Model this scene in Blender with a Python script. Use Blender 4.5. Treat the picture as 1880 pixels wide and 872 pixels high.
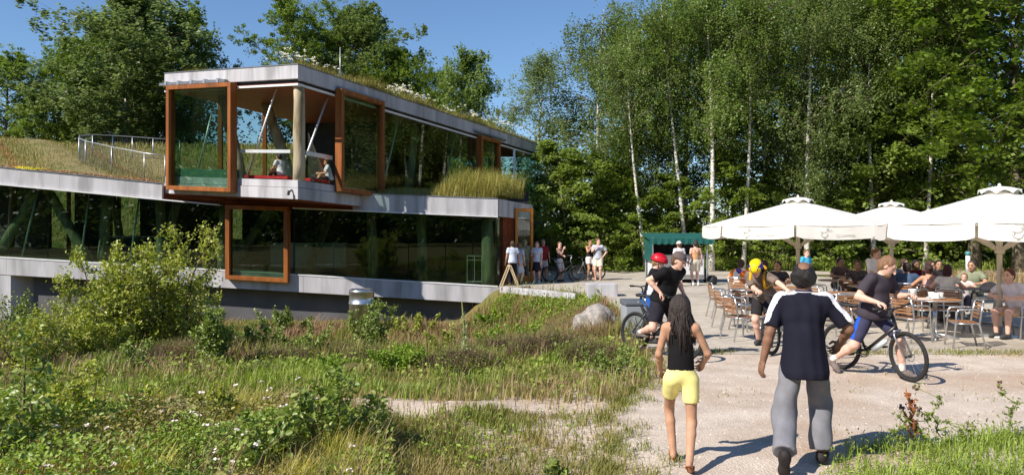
import bpy, math, random
import numpy as np
from mathutils import Vector, Matrix, Quaternion

for _o in list(bpy.data.objects):
    bpy.data.objects.remove(_o)
SC = bpy.context.scene
COL = SC.collection
R = math.radians

# ---------------------------------------------------------------- camera, sky, sun, exposure
F_PX = 1400.0            # focal length in photograph pixels (1880 wide)
CAM_Z = 2.0
HOR = 428.0              # horizon row in the photograph
_c = bpy.data.cameras.new('camera')
_c.sensor_width = 36.0
_c.lens = 36.0 * F_PX / 1880.0
_c.shift_y = -(436.0 - HOR) / 1880.0
_c.clip_start = 0.1
_c.clip_end = 3000.0
cam = bpy.data.objects.new('camera', _c)
cam.location = (0, 0, CAM_Z)
cam.rotation_euler = (R(90), 0, 0)
COL.objects.link(cam)
SC.camera = cam

SUN_H = Vector((-0.80, -0.60)).normalized()
SUN_EL = R(41)
TO_SUN = Vector((SUN_H.x * math.cos(SUN_EL), SUN_H.y * math.cos(SUN_EL), math.sin(SUN_EL)))
W = bpy.data.worlds.new('World')
SC.world = W
W.use_nodes = True
_n = W.node_tree.nodes
_bg = _n['Background']
_sky = _n.new('ShaderNodeTexSky')
_sky.sky_type = 'NISHITA'
_sky.sun_disc = False
_sky.sun_elevation = SUN_EL
_sky.sun_rotation = math.atan2(SUN_H.x, SUN_H.y)
_sky.altitude = 0
_sky.air_density = 1.0
_sky.dust_density = 0.0
_sky.ozone_density = 6.5
W.node_tree.links.new(_sky.outputs[0], _bg.inputs[0])
_bg.inputs[1].default_value = 0.10
_l = bpy.data.lights.new('sun', 'SUN')
_l.energy = 5.0
_l.angle = R(0.53)
_l.color = (1.0, 0.93, 0.83)
sun = bpy.data.objects.new('sun', _l)
sun.rotation_euler = TO_SUN.to_track_quat('Z', 'Y').to_euler()
sun.location = (-30, -20, 40)
COL.objects.link(sun)
SC.view_settings.view_transform = 'Standard'
SC.view_settings.look = 'None'
SC.view_settings.exposure = 0.5
SC.view_settings.gamma = 1.0
SC.cycles.max_bounces = 8
SC.cycles.transparent_max_bounces = 12
SC.cycles.use_denoising = True

# ---------------------------------------------------------------- helpers
def P(px, py, d):
    """world point seen at photograph pixel (px, py) at depth d"""
    return Vector(((px - 940.0) / F_PX * d, d, CAM_Z - (py - HOR) / F_PX * d))

def PX(px, d):
    return (px - 940.0) / F_PX * d

def smooth(a, b, t):
    t = np.clip((np.asarray(t) - a) / (np.asarray(b) - a), 0, 1)
    return t * t * (3 - 2 * t)

def props(o, label=None, cat=None, group=None, kind=None):
    if label: o['label'] = label
    if cat: o['category'] = cat
    if group: o['group'] = group
    if kind: o['kind'] = kind
    return o

def empty(name, loc=(0, 0, 0), rz=0.0, label=None, cat=None, group=None):
    o = bpy.data.objects.new(name, None)
    o.empty_display_size = 0.2
    o.location = loc
    o.rotation_euler = (0, 0, rz)
    COL.objects.link(o)
    return props(o, label, cat, group)

def link(name, me, parent=None, loc=None, rot=None):
    o = bpy.data.objects.new(name, me)
    COL.objects.link(o)
    if parent is not None: o.parent = parent
    if loc is not None: o.location = loc
    if rot is not None: o.rotation_euler = rot
    return o

def copy_tree(o, parent=None):
    c = o.copy()
    COL.objects.link(c)
    c.parent = parent
    for ch in o.children:
        copy_tree(ch, c)
    return c

class MB:
    """collects polygons and builds ONE mesh"""
    def __init__(s):
        s.v = []; s.f = []; s.m = []
    def add(s, verts, faces, mi=0):
        b = len(s.v)
        s.v.extend([tuple(v) for v in verts])
        s.f.extend([tuple(i + b for i in f) for f in faces])
        s.m.extend([mi] * len(faces))
        return s
    def box(s, c, size, rot=None, mi=0):
        hx, hy, hz = size[0] / 2, size[1] / 2, size[2] / 2
        vs = [Vector((x * hx, y * hy, z * hz)) for x in (-1, 1) for y in (-1, 1) for z in (-1, 1)]
        if rot is not None: vs = [rot @ v for v in vs]
        c = Vector(c)
        return s.add([v + c for v in vs], [(0, 1, 3, 2), (4, 6, 7, 5), (0, 4, 5, 1), (2, 3, 7, 6), (0, 2, 6, 4), (1, 5, 7, 3)], mi)
    def hexa(s, p, mi=0):
        """8 corners: bottom a b c d (ccw from above), then top"""
        return s.add(p, [(3, 2, 1, 0), (4, 5, 6, 7), (0, 1, 5, 4), (1, 2, 6, 5), (2, 3, 7, 6), (3, 0, 4, 7)], mi)
    def bar(s, a, b, w, h=None, up=(0, 0, 1), mi=0):
        a = Vector(a); b = Vector(b); h = h or w
        d = (b - a).normalized(); u = Vector(up)
        if abs(d.dot(u)) > 0.98: u = Vector((1, 0, 0))
        x = d.cross(u).normalized() * (w / 2); y = x.cross(d).normalized() * (h / 2)
        return s.add([a - x - y, a + x - y, a + x + y, a - x + y, b - x - y, b + x - y, b + x + y, b - x + y],
                     [(3, 2, 1, 0), (4, 5, 6, 7), (0, 1, 5, 4), (1, 2, 6, 5), (2, 3, 7, 6), (3, 0, 4, 7)], mi)
    def tube(s, pts, rad, n=8, mi=0, cap=True):
        pts = [Vector(p) for p in pts]
        if not hasattr(rad, '__len__'): rad = [rad] * len(pts)
        vs = []; fs = []; x = None
        for i, p in enumerate(pts):
            d = (pts[min(i + 1, len(pts) - 1)] - pts[max(i - 1, 0)])
            d = d.normalized() if d.length > 1e-9 else Vector((0, 0, 1))
            if x is None:
                u = Vector((0, 0, 1)) if abs(d.z) < 0.9 else Vector((1, 0, 0))
                x = d.cross(u).normalized()
            else:
                x = (x - d * x.dot(d)).normalized()
            y = d.cross(x)
            for k in range(n):
                a = 2 * math.pi * k / n
                vs.append(p + (x * math.cos(a) + y * math.sin(a)) * rad[i])
        for i in range(len(pts) - 1):
            for k in range(n):
                k2 = (k + 1) % n
                fs.append((i * n + k, i * n + k2, (i + 1) * n + k2, (i + 1) * n + k))
        if cap:
            fs.append(tuple(range(n - 1, -1, -1)))
            fs.append(tuple((len(pts) - 1) * n + k for k in range(n)))
        return s.add(vs, fs, mi)
    def lathe(s, prof, c=(0, 0, 0), n=16, mi=0, ang=2 * math.pi):
        """prof: list of (r, z)"""
        c = Vector(c); vs = []; fs = []
        for r, z in prof:
            for k in range(n):
                a = ang * k / n
                vs.append(c + Vector((r * math.cos(a), r * math.sin(a), z)))
        for i in range(len(prof) - 1):
            for k in range(n):
                k2 = (k + 1) % n
                fs.append((i * n + k, i * n + k2, (i + 1) * n + k2, (i + 1) * n + k))
        fs.append(tuple(range(n - 1, -1, -1)))
        fs.append(tuple((len(prof) - 1) * n + k for k in range(n)))
        return s.add(vs, fs, mi)
    def torus(s, c, axis, Rr, r, n=36, m=8, mi=0):
        q = Vector(axis).normalized().to_track_quat('Z', 'Y'); c = Vector(c)
        vs = []; fs = []
        for i in range(n):
            a = 2 * math.pi * i / n
            for j in range(m):
                b = 2 * math.pi * j / m
                rr = Rr + r * math.cos(b)
                vs.append(c + q @ Vector((rr * math.cos(a), rr * math.sin(a), r * math.sin(b))))
        for i in range(n):
            for j in range(m):
                fs.append((i * m + j, ((i + 1) % n) * m + j, ((i + 1) % n) * m + (j + 1) % m, i * m + (j + 1) % m))
        return s.add(vs, fs, mi)
    def mesh(s, name, mats, smooth_=False):
        me = bpy.data.meshes.new(name)
        me.from_pydata(s.v, [], s.f)
        if not isinstance(mats, (list, tuple)): mats = [mats]
        for m in mats: me.materials.append(m)
        if len(mats) > 1: me.polygons.foreach_set('material_index', s.m)
        if smooth_: me.polygons.foreach_set('use_smooth', [True] * len(me.polygons))
        me.update()
        return me
    def build(s, name, mats, parent=None, smooth_=False, loc=None, rot=None):
        return link(name, s.mesh(name, mats, smooth_), parent, loc, rot)

def np_mesh(name, verts, faces, mats, mi=None, smooth_=False):
    """fast mesh from numpy arrays; faces (n,k) all the same size"""
    me = bpy.data.meshes.new(name)
    verts = np.asarray(verts, np.float32); faces = np.asarray(faces, np.int32)
    k = faces.shape[1]
    me.vertices.add(len(verts)); me.vertices.foreach_set('co', verts.ravel())
    me.loops.add(faces.size); me.loops.foreach_set('vertex_index', faces.ravel())
    me.polygons.add(len(faces))
    me.polygons.foreach_set('loop_start', np.arange(0, faces.size, k, dtype=np.int32))
    me.polygons.foreach_set('loop_total', np.full(len(faces), k, np.int32))
    if not isinstance(mats, (list, tuple)): mats = [mats]
    for m in mats: me.materials.append(m)
    if mi is not None: me.polygons.foreach_set('material_index', np.asarray(mi, np.int32))
    if smooth_: me.polygons.foreach_set('use_smooth', np.ones(len(faces), bool))
    me.update(calc_edges=True)
    return me

def bevel(o, w=0.01, seg=2):
    m = o.modifiers.new('bevel', 'BEVEL'); m.width = w; m.segments = seg; m.limit_method = 'ANGLE'
    return o

# ---------------------------------------------------------------- materials
MATS = {}
def srgb(r, g, b):
    f = lambda c: (c / 255 / 12.92) if c / 255 <= 0.04045 else ((c / 255 + 0.055) / 1.055) ** 2.4
    return (f(r), f(g), f(b))

def pmat(name, c1, c2=None, scale=8.0, rough=0.7, bump=0.0, bscale=None, metal=0.0, spec=0.5, c3=None, scale3=1.5, detail=6.0, island=0.0, stretch=None, coord='Object', lo=0.35, hi=0.65, coat=0.0):
    m = bpy.data.materials.new(name); m.use_nodes = True
    nt = m.node_tree; n = nt.nodes; L = nt.links
    b = n['Principled BSDF']
    b.inputs['Roughness'].default_value = rough
    b.inputs['Metallic'].default_value = metal
    b.inputs['Specular IOR Level'].default_value = spec
    b.inputs['Coat Weight'].default_value = coat
    tc = n.new('ShaderNodeTexCoord'); vec = tc.outputs[coord]
    if stretch:
        mp = n.new('ShaderNodeMapping'); mp.inputs['Scale'].default_value = stretch
        L.new(vec, mp.inputs[0]); vec = mp.outputs[0]
    col = None
    if c2 is None:
        b.inputs['Base Color'].default_value = (*c1, 1)
    else:
        nz = n.new('ShaderNodeTexNoise'); nz.inputs['Scale'].default_value = scale; nz.inputs['Detail'].default_value = detail
        L.new(vec, nz.inputs['Vector'])
        cr = n.new('ShaderNodeValToRGB')
        cr.color_ramp.elements[0].position = lo; cr.color_ramp.elements[1].position = hi
        cr.color_ramp.elements[0].color = (*c1, 1); cr.color_ramp.elements[1].color = (*c2, 1)
        L.new(nz.outputs['Fac'], cr.inputs[0]); col = cr.outputs[0]
        if c3 is not None:
            nz3 = n.new('ShaderNodeTexNoise'); nz3.inputs['Scale'].default_value = scale3; nz3.inputs['Detail'].default_value = 5
            L.new(vec, nz3.inputs['Vector'])
            r3 = n.new('ShaderNodeMapRange'); r3.inputs[1].default_value = 0.48; r3.inputs[2].default_value = 0.68
            L.new(nz3.outputs['Fac'], r3.inputs[0])
            mx = n.new('ShaderNodeMix'); mx.data_type = 'RGBA'
            L.new(r3.outputs[0], mx.inputs['Factor']); L.new(col, mx.inputs[6]); mx.inputs[7].default_value = (*c3, 1)
            col = mx.outputs[2]
        L.new(col, b.inputs['Base Color'])
    if island:
        g = n.new('ShaderNodeNewGeometry')
        mr = n.new('ShaderNodeMapRange'); mr.inputs[3].default_value = 1 - island; mr.inputs[4].default_value = 1 + island
        L.new(g.outputs['Random Per Island'], mr.inputs[0])
        hs = n.new('ShaderNodeHueSaturation')
        L.new(mr.outputs[0], hs.inputs['Value'])
        if col is not None: L.new(col, hs.inputs['Color'])
        else: hs.inputs['Color'].default_value = (*c1, 1)
        L.new(hs.outputs[0], b.inputs['Base Color'])
    if bump:
        nb = n.new('ShaderNodeTexNoise'); nb.inputs['Scale'].default_value = bscale or scale * 3; nb.inputs['Detail'].default_value = 8
        L.new(vec, nb.inputs['Vector'])
        bp = n.new('ShaderNodeBump'); bp.inputs['Strength'].default_value = min(1.0, bump); bp.inputs['Distance'].default_value = 0.02
        L.new(nb.outputs['Fac'], bp.inputs['Height']); L.new(bp.outputs[0], b.inputs['Normal'])
    MATS[name] = m
    return m

def leafmat(name, c1, c2, trans=0.35, rough=0.45, c3=None, nscale=0.5, spec=0.35):
    """leaves: colour varies per leaf and softly over the plant; thin and translucent"""
    m = bpy.data.materials.new(name); m.use_nodes = True
    nt = m.node_tree; n = nt.nodes; L = nt.links
    b = n['Principled BSDF']; b.inputs['Roughness'].default_value = rough; b.inputs['Specular IOR Level'].default_value = spec
    g = n.new('ShaderNodeNewGeometry')
    cr = n.new('ShaderNodeValToRGB')
    cr.color_ramp.elements[0].color = (*c1, 1); cr.color_ramp.elements[1].color = (*c2, 1)
    L.new(g.outputs['Random Per Island'], cr.inputs[0]); col = cr.outputs[0]
    tc = n.new('ShaderNodeTexCoord')
    nz = n.new('ShaderNodeTexNoise'); nz.inputs['Scale'].default_value = nscale; nz.inputs['Detail'].default_value = 3
    L.new(tc.outputs['Object'], nz.inputs['Vector'])
    mr = n.new('ShaderNodeMapRange'); mr.inputs[1].default_value = 0.4; mr.inputs[2].default_value = 0.65
    L.new(nz.outputs['Fac'], mr.inputs[0])
    mx = n.new('ShaderNodeMix'); mx.data_type = 'RGBA'
    c3 = c3 or tuple((p * 1.25 + q * 0.2) for p, q in zip(c2, c1))
    L.new(mr.outputs[0], mx.inputs['Factor']); L.new(col, mx.inputs[6])
    mx2 = n.new('ShaderNodeMix'); mx2.data_type = 'RGBA'; mx2.inputs['Factor'].default_value = 0.5
    L.new(col, mx2.inputs[6]); mx2.inputs[7].default_value = (*c3, 1)
    L.new(mx2.outputs[2], mx.inputs[7])
    L.new(mx.outputs[2], b.inputs['Base Color'])
    t = n.new('ShaderNodeBsdfTranslucent')
    hs = n.new('ShaderNodeHueSaturation'); hs.inputs['Saturation'].default_value = 1.15; hs.inputs['Value'].default_value = 1.3
    L.new(mx.outputs[2], hs.inputs['Color']); L.new(hs.outputs[0], t.inputs['Color'])
    ms = n.new('ShaderNodeMixShader'); ms.inputs[0].default_value = trans
    L.new(b.outputs[0], ms.inputs[1]); L.new(t.outputs[0], ms.inputs[2])
    L.new(ms.outputs[0], n['Material Output'].inputs['Surface'])
    MATS[name] = m
    return m

def glassmat(name, tint, rough=0.0, ior=1.5, refl=1.0):
    m = bpy.data.materials.new(name); m.use_nodes = True
    nt = m.node_tree; n = nt.nodes; L = nt.links
    n.remove(n['Principled BSDF'])
    tr = n.new('ShaderNodeBsdfTransparent'); tr.inputs[0].default_value = (*tint, 1)
    gl = n.new('ShaderNodeBsdfGlossy'); gl.inputs['Roughness'].default_value = rough
    gl.inputs['Color'].default_value = (refl, refl, refl, 1)
    fr = n.new('ShaderNodeFresnel')
    ge = n.new('ShaderNodeNewGeometry'); bi = n.new('ShaderNodeMapRange')      # the same index seen from either face of the sheet
    bi.inputs[3].default_value = ior; bi.inputs[4].default_value = 1.0 / ior
    L.new(ge.outputs['Backfacing'], bi.inputs[0]); L.new(bi.outputs[0], fr.inputs[0])
    ms = n.new('ShaderNodeMixShader')
    mth = n.new('ShaderNodeMath'); mth.operation = 'MULTIPLY'; mth.inputs[1].default_value = 1.3; mth.use_clamp = True
    L.new(fr.outputs[0], mth.inputs[0])
    L.new(mth.outputs[0], ms.inputs[0]); L.new(tr.outputs[0], ms.inputs[1]); L.new(gl.outputs[0], ms.inputs[2])
    L.new(ms.outputs[0], n['Material Output'].inputs['Surface'])
    MATS[name] = m
    return m

RNG = np.random.default_rng(7)
random.seed(11)

def noise2(x, y, seed=0, scale=1.0):
    """cheap smooth value noise from summed sines, about -1..1"""
    r = np.random.default_rng(seed + 1000)
    v = 0
    for i in range(6):
        a = r.uniform(0, 6.28); f = scale * r.uniform(0.6, 1.9); p = r.uniform(0, 6.28)
        v = v + np.sin((x * np.cos(a) + y * np.sin(a)) * f + p)
    return v / 3.2
# ---------------------------------------------------------------- ground
_EY = np.array([-80, 0, 6, 8.7, 10.3, 13, 16, 20, 24, 26, 28.4, 33.5, 40, 60, 200.0])
_EX = np.array([0.3, 0.4, 0.8, 1.15, 1.85, 2.3, 2.5, 2.75, 2.7, 1.6, -0.4, 0.9, 1.5, 1.5, 1.5])
def edge_x(y):
    return np.interp(y, _EY, _EX)

def gz(x, y):
    """height of the terrain"""
    x = np.asarray(x, float); y = np.asarray(y, float)
    left = edge_x(y) - x
    dip = 1.3 * smooth(8.5, 24, y) * smooth(0.0, 3.2 - 1.2 * smooth(20, 27, y), left)
    bump = (0.05 * noise2(x, y, 3, 0.9) + 0.035 * noise2(x, y, 4, 2.6) + 0.015 + 0.02 * noise2(x, y, 6, 7.0)) * smooth(-0.05, 1.6, left) * (1 - smooth(40, 60, y))
    hill = 7.7 * smooth(41, 50, y) * (1 - smooth(-7, 7, x))
    back = 1.3 * smooth(39, 42, y) * smooth(0.0, 3.2, left)
    z = -dip + bump + hill + back
    z = z - 0.26 * smooth(0.02, 0.3, left) * smooth(15, 21, y) * (1 - smooth(28.2, 28.6, y))
    road = (left < 0.0)
    z = np.where(road, z - 0.012, z)
    # gentle rise of the verge past the far road
    z = z + 0.5 * smooth(42, 52, y) * smooth(2, 10, x)
    return z

M_ground = pmat('ground_soil', srgb(92, 96, 52), srgb(128, 112, 74), 0.9, 0.95, 0.8, 14, c3=srgb(74, 88, 40), scale3=2.2, detail=9, spec=0.1)
xs = np.concatenate([[-1500, -700, -300, -150, -90], np.arange(-60, -24, 3.0), np.arange(-24, -4, 0.4), np.arange(-4, 3.4, 0.15), np.arange(3.4, 8, 0.4), np.arange(8, 30, 1.5), np.arange(30, 70, 5), [90, 150, 300, 700, 1500]])
ys = np.concatenate([[-1500, -600, -200, -90], np.arange(-60, -6, 6.0), np.arange(-6, 5, 0.4), np.arange(5, 13.4, 0.15), np.arange(13.4, 30, 0.4), np.arange(30, 62, 0.8), np.arange(62, 100, 6), [150, 300, 700, 1500, 2200]])
gx, gy = np.meshgrid(xs, ys)
gzz = gz(gx, gy)
nvx, nvy = len(xs), len(ys)
ii = np.arange((nvy - 1) * nvx).reshape(nvy - 1, nvx)[:, :-1].ravel()
ground = link('ground', np_mesh('ground', np.stack([gx, gy, gzz], -1).reshape(-1, 3), np.stack([ii, ii + 1, ii + 1 + nvx, ii + nvx], -1), M_ground, smooth_=True))
lf = edge_x(gy) - gx
trk = np.abs(gy - (8.55 + 0.12 * np.sin(gx * 2.0) + 0.05 * (1.6 - gx))); trw = (0.30 + 0.10 * np.sin(gx * 5 + 1)) * smooth(-3.0, -1.4, gx) + 0.5 * np.clip(gx - 0.6, 0, 2)
nz_ = 0.5 * noise2(gx, gy, 101, 1.6) + 0.4 * noise2(gx, gy, 102, 4.0)
sand = np.maximum(1 - smooth(0.0, 1.5, lf + 0.75 * nz_ - 0.5 * (1 - smooth(7.6, 9.0, gy))), 1 - smooth(0.0, 0.45, trk - trw + 0.16 * nz_))
sand = np.maximum(sand, 1.25 * (1 - smooth(0.1, 0.7, lf + 0.25 * nz_)))
sand = np.clip(sand, 0, 1.25) * (1 - smooth(12.5, 14.5, gy)) * (gy > -5)
at_ = ground.data.attributes.new('sand', 'FLOAT', 'POINT'); at_.data.foreach_set('value', sand.astype(np.float32).ravel())
_nt = M_ground.node_tree; _nn = _nt.nodes; _b = _nn['Principled BSDF']; _src = _b.inputs['Base Color'].links[0].from_socket
_at = _nn.new('ShaderNodeAttribute'); _at.attribute_name = 'sand'
_tc = _nn.new('ShaderNodeTexCoord'); _n1 = _nn.new('ShaderNodeTexNoise'); _n1.inputs['Scale'].default_value = 7; _n1.inputs['Detail'].default_value = 8; _nt.links.new(_tc.outputs['Object'], _n1.inputs['Vector'])
_ma = _nn.new('ShaderNodeMath'); _ma.operation = 'MULTIPLY_ADD'; _ma.inputs[1].default_value = 1.2; _ma.inputs[2].default_value = -0.6; _nt.links.new(_n1.outputs['Fac'], _ma.inputs[0])
_ad = _nn.new('ShaderNodeMath'); _ad.operation = 'ADD'; _nt.links.new(_at.outputs['Fac'], _ad.inputs[0]); _nt.links.new(_ma.outputs[0], _ad.inputs[1])
_mr = _nn.new('ShaderNodeMapRange'); _mr.inputs[1].default_value = 0.25; _mr.inputs[2].default_value = 0.7; _nt.links.new(_ad.outputs[0], _mr.inputs[0])
_cr = _nn.new('ShaderNodeValToRGB'); _cr.color_ramp.elements[0].color = (*srgb(180, 162, 145), 1); _cr.color_ramp.elements[1].color = (*srgb(208, 192, 177), 1); _nt.links.new(_n1.outputs['Fac'], _cr.inputs[0])
_mx = _nn.new('ShaderNodeMix'); _mx.data_type = 'RGBA'; _nt.links.new(_mr.outputs[0], _mx.inputs['Factor']); _nt.links.new(_src, _mx.inputs[6]); _nt.links.new(_cr.outputs[0], _mx.inputs[7]); _nt.links.new(_mx.outputs[2], _b.inputs['Base Color'])
props(ground, 'rough grassy heath ground of the dip before the building', 'ground', kind='structure')

def strip_sheet(name, rows, mat, z, label, cat, thick=0.0, nseg=24):
    """rows: (y, xl, xr). a smooth sheet following the rows"""
    vs = []; fs = []
    for (y, a, b) in rows:
        for k in range(nseg + 1):
            vs.append((a + (b - a) * k / nseg, y, z))
    w = nseg + 1
    for i in range(len(rows) - 1):
        for k in range(nseg):
            fs.append((i * w + k, i * w + k + 1, (i + 1) * w + k + 1, (i + 1) * w + k))
    o = link(name, np_mesh(name, vs, fs, mat))
    return props(o, label, cat, kind='structure')

# gravel: pale pinkish sand with small stones
def gravelmat():
    m = pmat('gravel', srgb(182, 167, 152), srgb(209, 195, 180), 2.2, 0.95, 0.6, 60, c3=srgb(178, 154, 132), scale3=0.45, detail=10, spec=0.15, lo=0.3, hi=0.7)
    nt = m.node_tree; n = nt.nodes; L = nt.links
    b = n['Principled BSDF']
    v = n.new('ShaderNodeTexVoronoi'); v.inputs['Scale'].default_value = 55
    tc = n.new('ShaderNodeTexCoord'); L.new(tc.outputs['Object'], v.inputs['Vector'])
    sep = n.new('ShaderNodeSeparateColor'); L.new(v.outputs['Color'], sep.inputs[0])
    mr = n.new('ShaderNodeMapRange'); mr.inputs[3].default_value = 0.86; mr.inputs[4].default_value = 1.07
    L.new(sep.outputs[0], mr.inputs[0])
    src = b.inputs['Base Color'].links[0].from_socket
    hs = n.new('ShaderNodeHueSaturation'); L.new(src, hs.inputs['Color']); L.new(mr.outputs[0], hs.inputs['Value'])
    L.new(hs.outputs[0], b.inputs['Base Color'])
    old = b.inputs['Normal'].links[0].from_node
    bp = n.new('ShaderNodeBump'); bp.inputs['Strength'].default_value = 0.5; bp.inputs['Distance'].default_value = 0.01; bp.invert = True
    L.new(v.outputs['Distance'], bp.inputs['Height']); L.new(old.outputs[0], bp.inputs['Normal']); L.new(bp.outputs[0], b.inputs['Normal'])
    return m
M_gravel = gravelmat()
rows = []
for y in np.arange(-4, 13.61, 0.2):
    yy = min(y, 13.6)
    rows.append((yy, float(edge_x(yy)) + 0.02 + 0.05 * math.sin(yy * 3.1) + 0.03 * math.sin(yy * 7.3 + 1), 16.0))
gravel = strip_sheet('gravel_path', rows, M_gravel, 0.0, 'wide pale gravel path under the walking man and girl', 'path')
def pavmat():
    m = pmat('paving', srgb(172, 164, 152), srgb(192, 184, 172), 3.0, 0.9, 0.25, 60, c3=srgb(158, 148, 134), scale3=0.35, detail=8, spec=0.2)
    nt = m.node_tree; n = nt.nodes; L = nt.links
    b = n['Principled BSDF']
    br = n.new('ShaderNodeTexBrick'); br.inputs['Scale'].default_value = 1.0
    br.inputs['Mortar Size'].default_value = 0.006; br.inputs['Brick Width'].default_value = 0.22; br.inputs['Row Height'].default_value = 0.11
    br.inputs['Color1'].default_value = (0.9, 0.9, 0.9, 1); br.inputs['Color2'].default_value = (1.06, 1.05, 1.03, 1); br.inputs['Mortar'].default_value = (0.72, 0.70, 0.66, 1)
    tc = n.new('ShaderNodeTexCoord'); L.new(tc.outputs['Object'], br.inputs['Vector'])
    src = b.inputs['Base Color'].links[0].from_socket
    mx = n.new('ShaderNodeMix'); mx.data_type = 'RGBA'; mx.blend_type = 'MULTIPLY'; mx.inputs['Factor'].default_value = 1.0
    L.new(src, mx.inputs[6]); L.new(br.outputs['Color'], mx.inputs[7]); L.new(mx.outputs[2], b.inputs['Base Color'])
    return m
M_pave = pavmat()
rows = []
for y in np.concatenate([np.arange(12.6, 36.6, 0.4), [36.8]]):
    xr = 18.0 if y < 24 else 18.0 - 0.35 * (y - 24)
    rows.append((y, float(edge_x(y)) + (0.0 if y > 24 else 0.08), xr))
plaza = strip_sheet('pavement', rows, M_pave, 0.005, 'pale paved terrace in front of the visitor building', 'pavement')
rows = [(36.7, 1.0, 80), (38.0, 1.0, 80), (40.5, 1.2, 80)]
M_road = pmat('road_paving', srgb(168, 158, 146), srgb(186, 176, 164), 2.0, 0.92, 0.3, 30, spec=0.2)
road = strip_sheet('road', rows, M_road, 0.010, 'pale lane running behind the terrace along the woods', 'road')
# loose stones on the gravel
def stones():
    N = 5500
    y = 5.2 + 8.3 * RNG.random(N) ** 1.6
    x = edge_x(y) - 0.25 + RNG.random(N) * (6.5 * y / 10 + 0.5)
    s = 0.005 + 0.012 * RNG.random(N) ** 3
    base = np.array([[1, 0, 0], [0, 1, 0], [-1, 0, 0], [0, -1, 0], [0, 0, 0.8]])
    f = np.array([[0, 1, 4], [1, 2, 4], [2, 3, 4], [3, 0, 4]])
    jit = 1 + 0.35 * (RNG.random((N, 5, 3)) - 0.5)
    v = base[None] * jit * s[:, None, None]
    v[..., 0] += x[:, None]; v[..., 1] += y[:, None]; v[..., 2] += np.maximum(gz(x, y), 0)[:, None]
    fs = (f[None] + 5 * np.arange(N)[:, None, None]).reshape(-1, 3)
    m = pmat('pebble', srgb(178, 160, 144), srgb(208, 192, 176), 6, 0.9, island=0.3, spec=0.2)
    o = link('loose_gravel', np_mesh('loose_gravel', v.reshape(-1, 3), fs, m))
    props(o, 'scattered small loose stones lying on the gravel path', 'gravel', kind='stuff')
stones()

# added unseen rise behind the viewpoint, blocks the sky that the glass mirrors
hv = []; hf = []; NA, NR = 90, 7
for i in range(NA + 1):
    a = -3.75 + 3.75 * i / NA
    for j in range(NR):
        t = j / (NR - 1); r = 92 + 150 * t; hgt = 36 * math.sin(math.pi * min(1, t * 1.35 + 0.0) ) if t < 0.74 else 0
        hgt = 36 * (1 - (2 * t - 1) ** 2) * (0.85 + 0.15 * math.sin(a * 9)) * min(1, i / 6, (NA - i) / 6)
        if j == 1: hgt = 30 * (0.9 + 0.1 * math.sin(a * 31)) * min(1, i / 6, (NA - i) / 6)
        hv.append((r * math.cos(a), r * math.sin(a), hgt - 1.0))
for i in range(NA):
    for j in range(NR - 1):
        b = i * NR + j; hf.append((b, b + 1, b + NR + 1, b + NR))
M_backdrop = pmat('mirror_backdrop', (0.020, 0.032, 0.010), (0.055, 0.080, 0.022), 0.35, 0.95, 1.0, 0.8, detail=10, spec=0.05)
props(link('hill', np_mesh('hill', hv, hf, M_backdrop, smooth_=True)), 'added rise out of view, hiding the sky mirrored in glass', 'hill', kind='structure')
# ---------------------------------------------------------------- visitor building
M_conc = pmat('concrete', srgb(172, 170, 174), srgb(194, 192, 196), 1.2, 0.8, 0.15, 40, c3=srgb(150, 148, 150), scale3=1.0, stretch=(2.2, 2.2, 0.35), spec=0.3)
M_conc_shade = pmat('concrete_base_shade', srgb(84, 83, 86), srgb(100, 99, 102), 0.9, 0.9, 0.2, 30, spec=0.2)  # darker base concrete, with the deep shade under the slab painted in
M_trim = pmat('white_trim', srgb(214, 214, 214), srgb(226, 226, 226), 3, 0.4, spec=0.5)
M_zinc = pmat('zinc_edge', srgb(120, 122, 126), srgb(140, 142, 146), 4, 0.45, metal=0.6)
M_orange = pmat('larch_varnish', srgb(130, 73, 25), srgb(160, 94, 35), 5, 0.55, 0.1, 50, stretch=(1, 1, 0.15), spec=0.4, c3=srgb(112, 60, 20), scale3=3)
M_redwood = pmat('red_timber', srgb(122, 58, 24), srgb(146, 74, 34), 6, 0.55, 0.15, 40, spec=0.3)
M_log = pmat('peeled_log', srgb(150, 138, 112), srgb(186, 172, 146), 3, 0.8, 0.5, 14, stretch=(1.5, 1.5, 0.3), c3=srgb(118, 104, 80), scale3=2.5, spec=0.2)
M_steel = pmat('white_steel', srgb(206, 208, 208), srgb(220, 222, 222), 4, 0.35, metal=0.3)
M_galv = pmat('galvanised', srgb(170, 174, 176), srgb(192, 196, 198), 12, 0.4, metal=0.7)
M_alu = pmat('aluminium', srgb(190, 192, 194), srgb(214, 216, 218), 10, 0.28, metal=0.9)
M_floor = pmat('inner_floor', srgb(120, 124, 118), srgb(140, 142, 136), 2, 0.5)
M_dark = pmat('dark_wall_backing', srgb(46, 42, 40), srgb(60, 54, 50), 1.5, 0.8)
M_red = pmat('red_cushion', srgb(186, 16, 36), srgb(206, 26, 46), 8, 0.8)
M_black = pmat('black_matt', srgb(26, 26, 28), srgb(38, 38, 40), 6, 0.6)
M_soil = pmat('roof_soil', srgb(116, 104, 64), srgb(140, 124, 80), 3, 0.95, 0.7, 12, c3=srgb(96, 100, 44), scale3=1.2)
G_lower = glassmat('glass_lower', (0.58, 0.70, 0.63))
G_upper = glassmat('glass_upper', (0.68, 0.80, 0.74))
G_clear = glassmat('glass_clear', (0.86, 0.92, 0.88))

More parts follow.
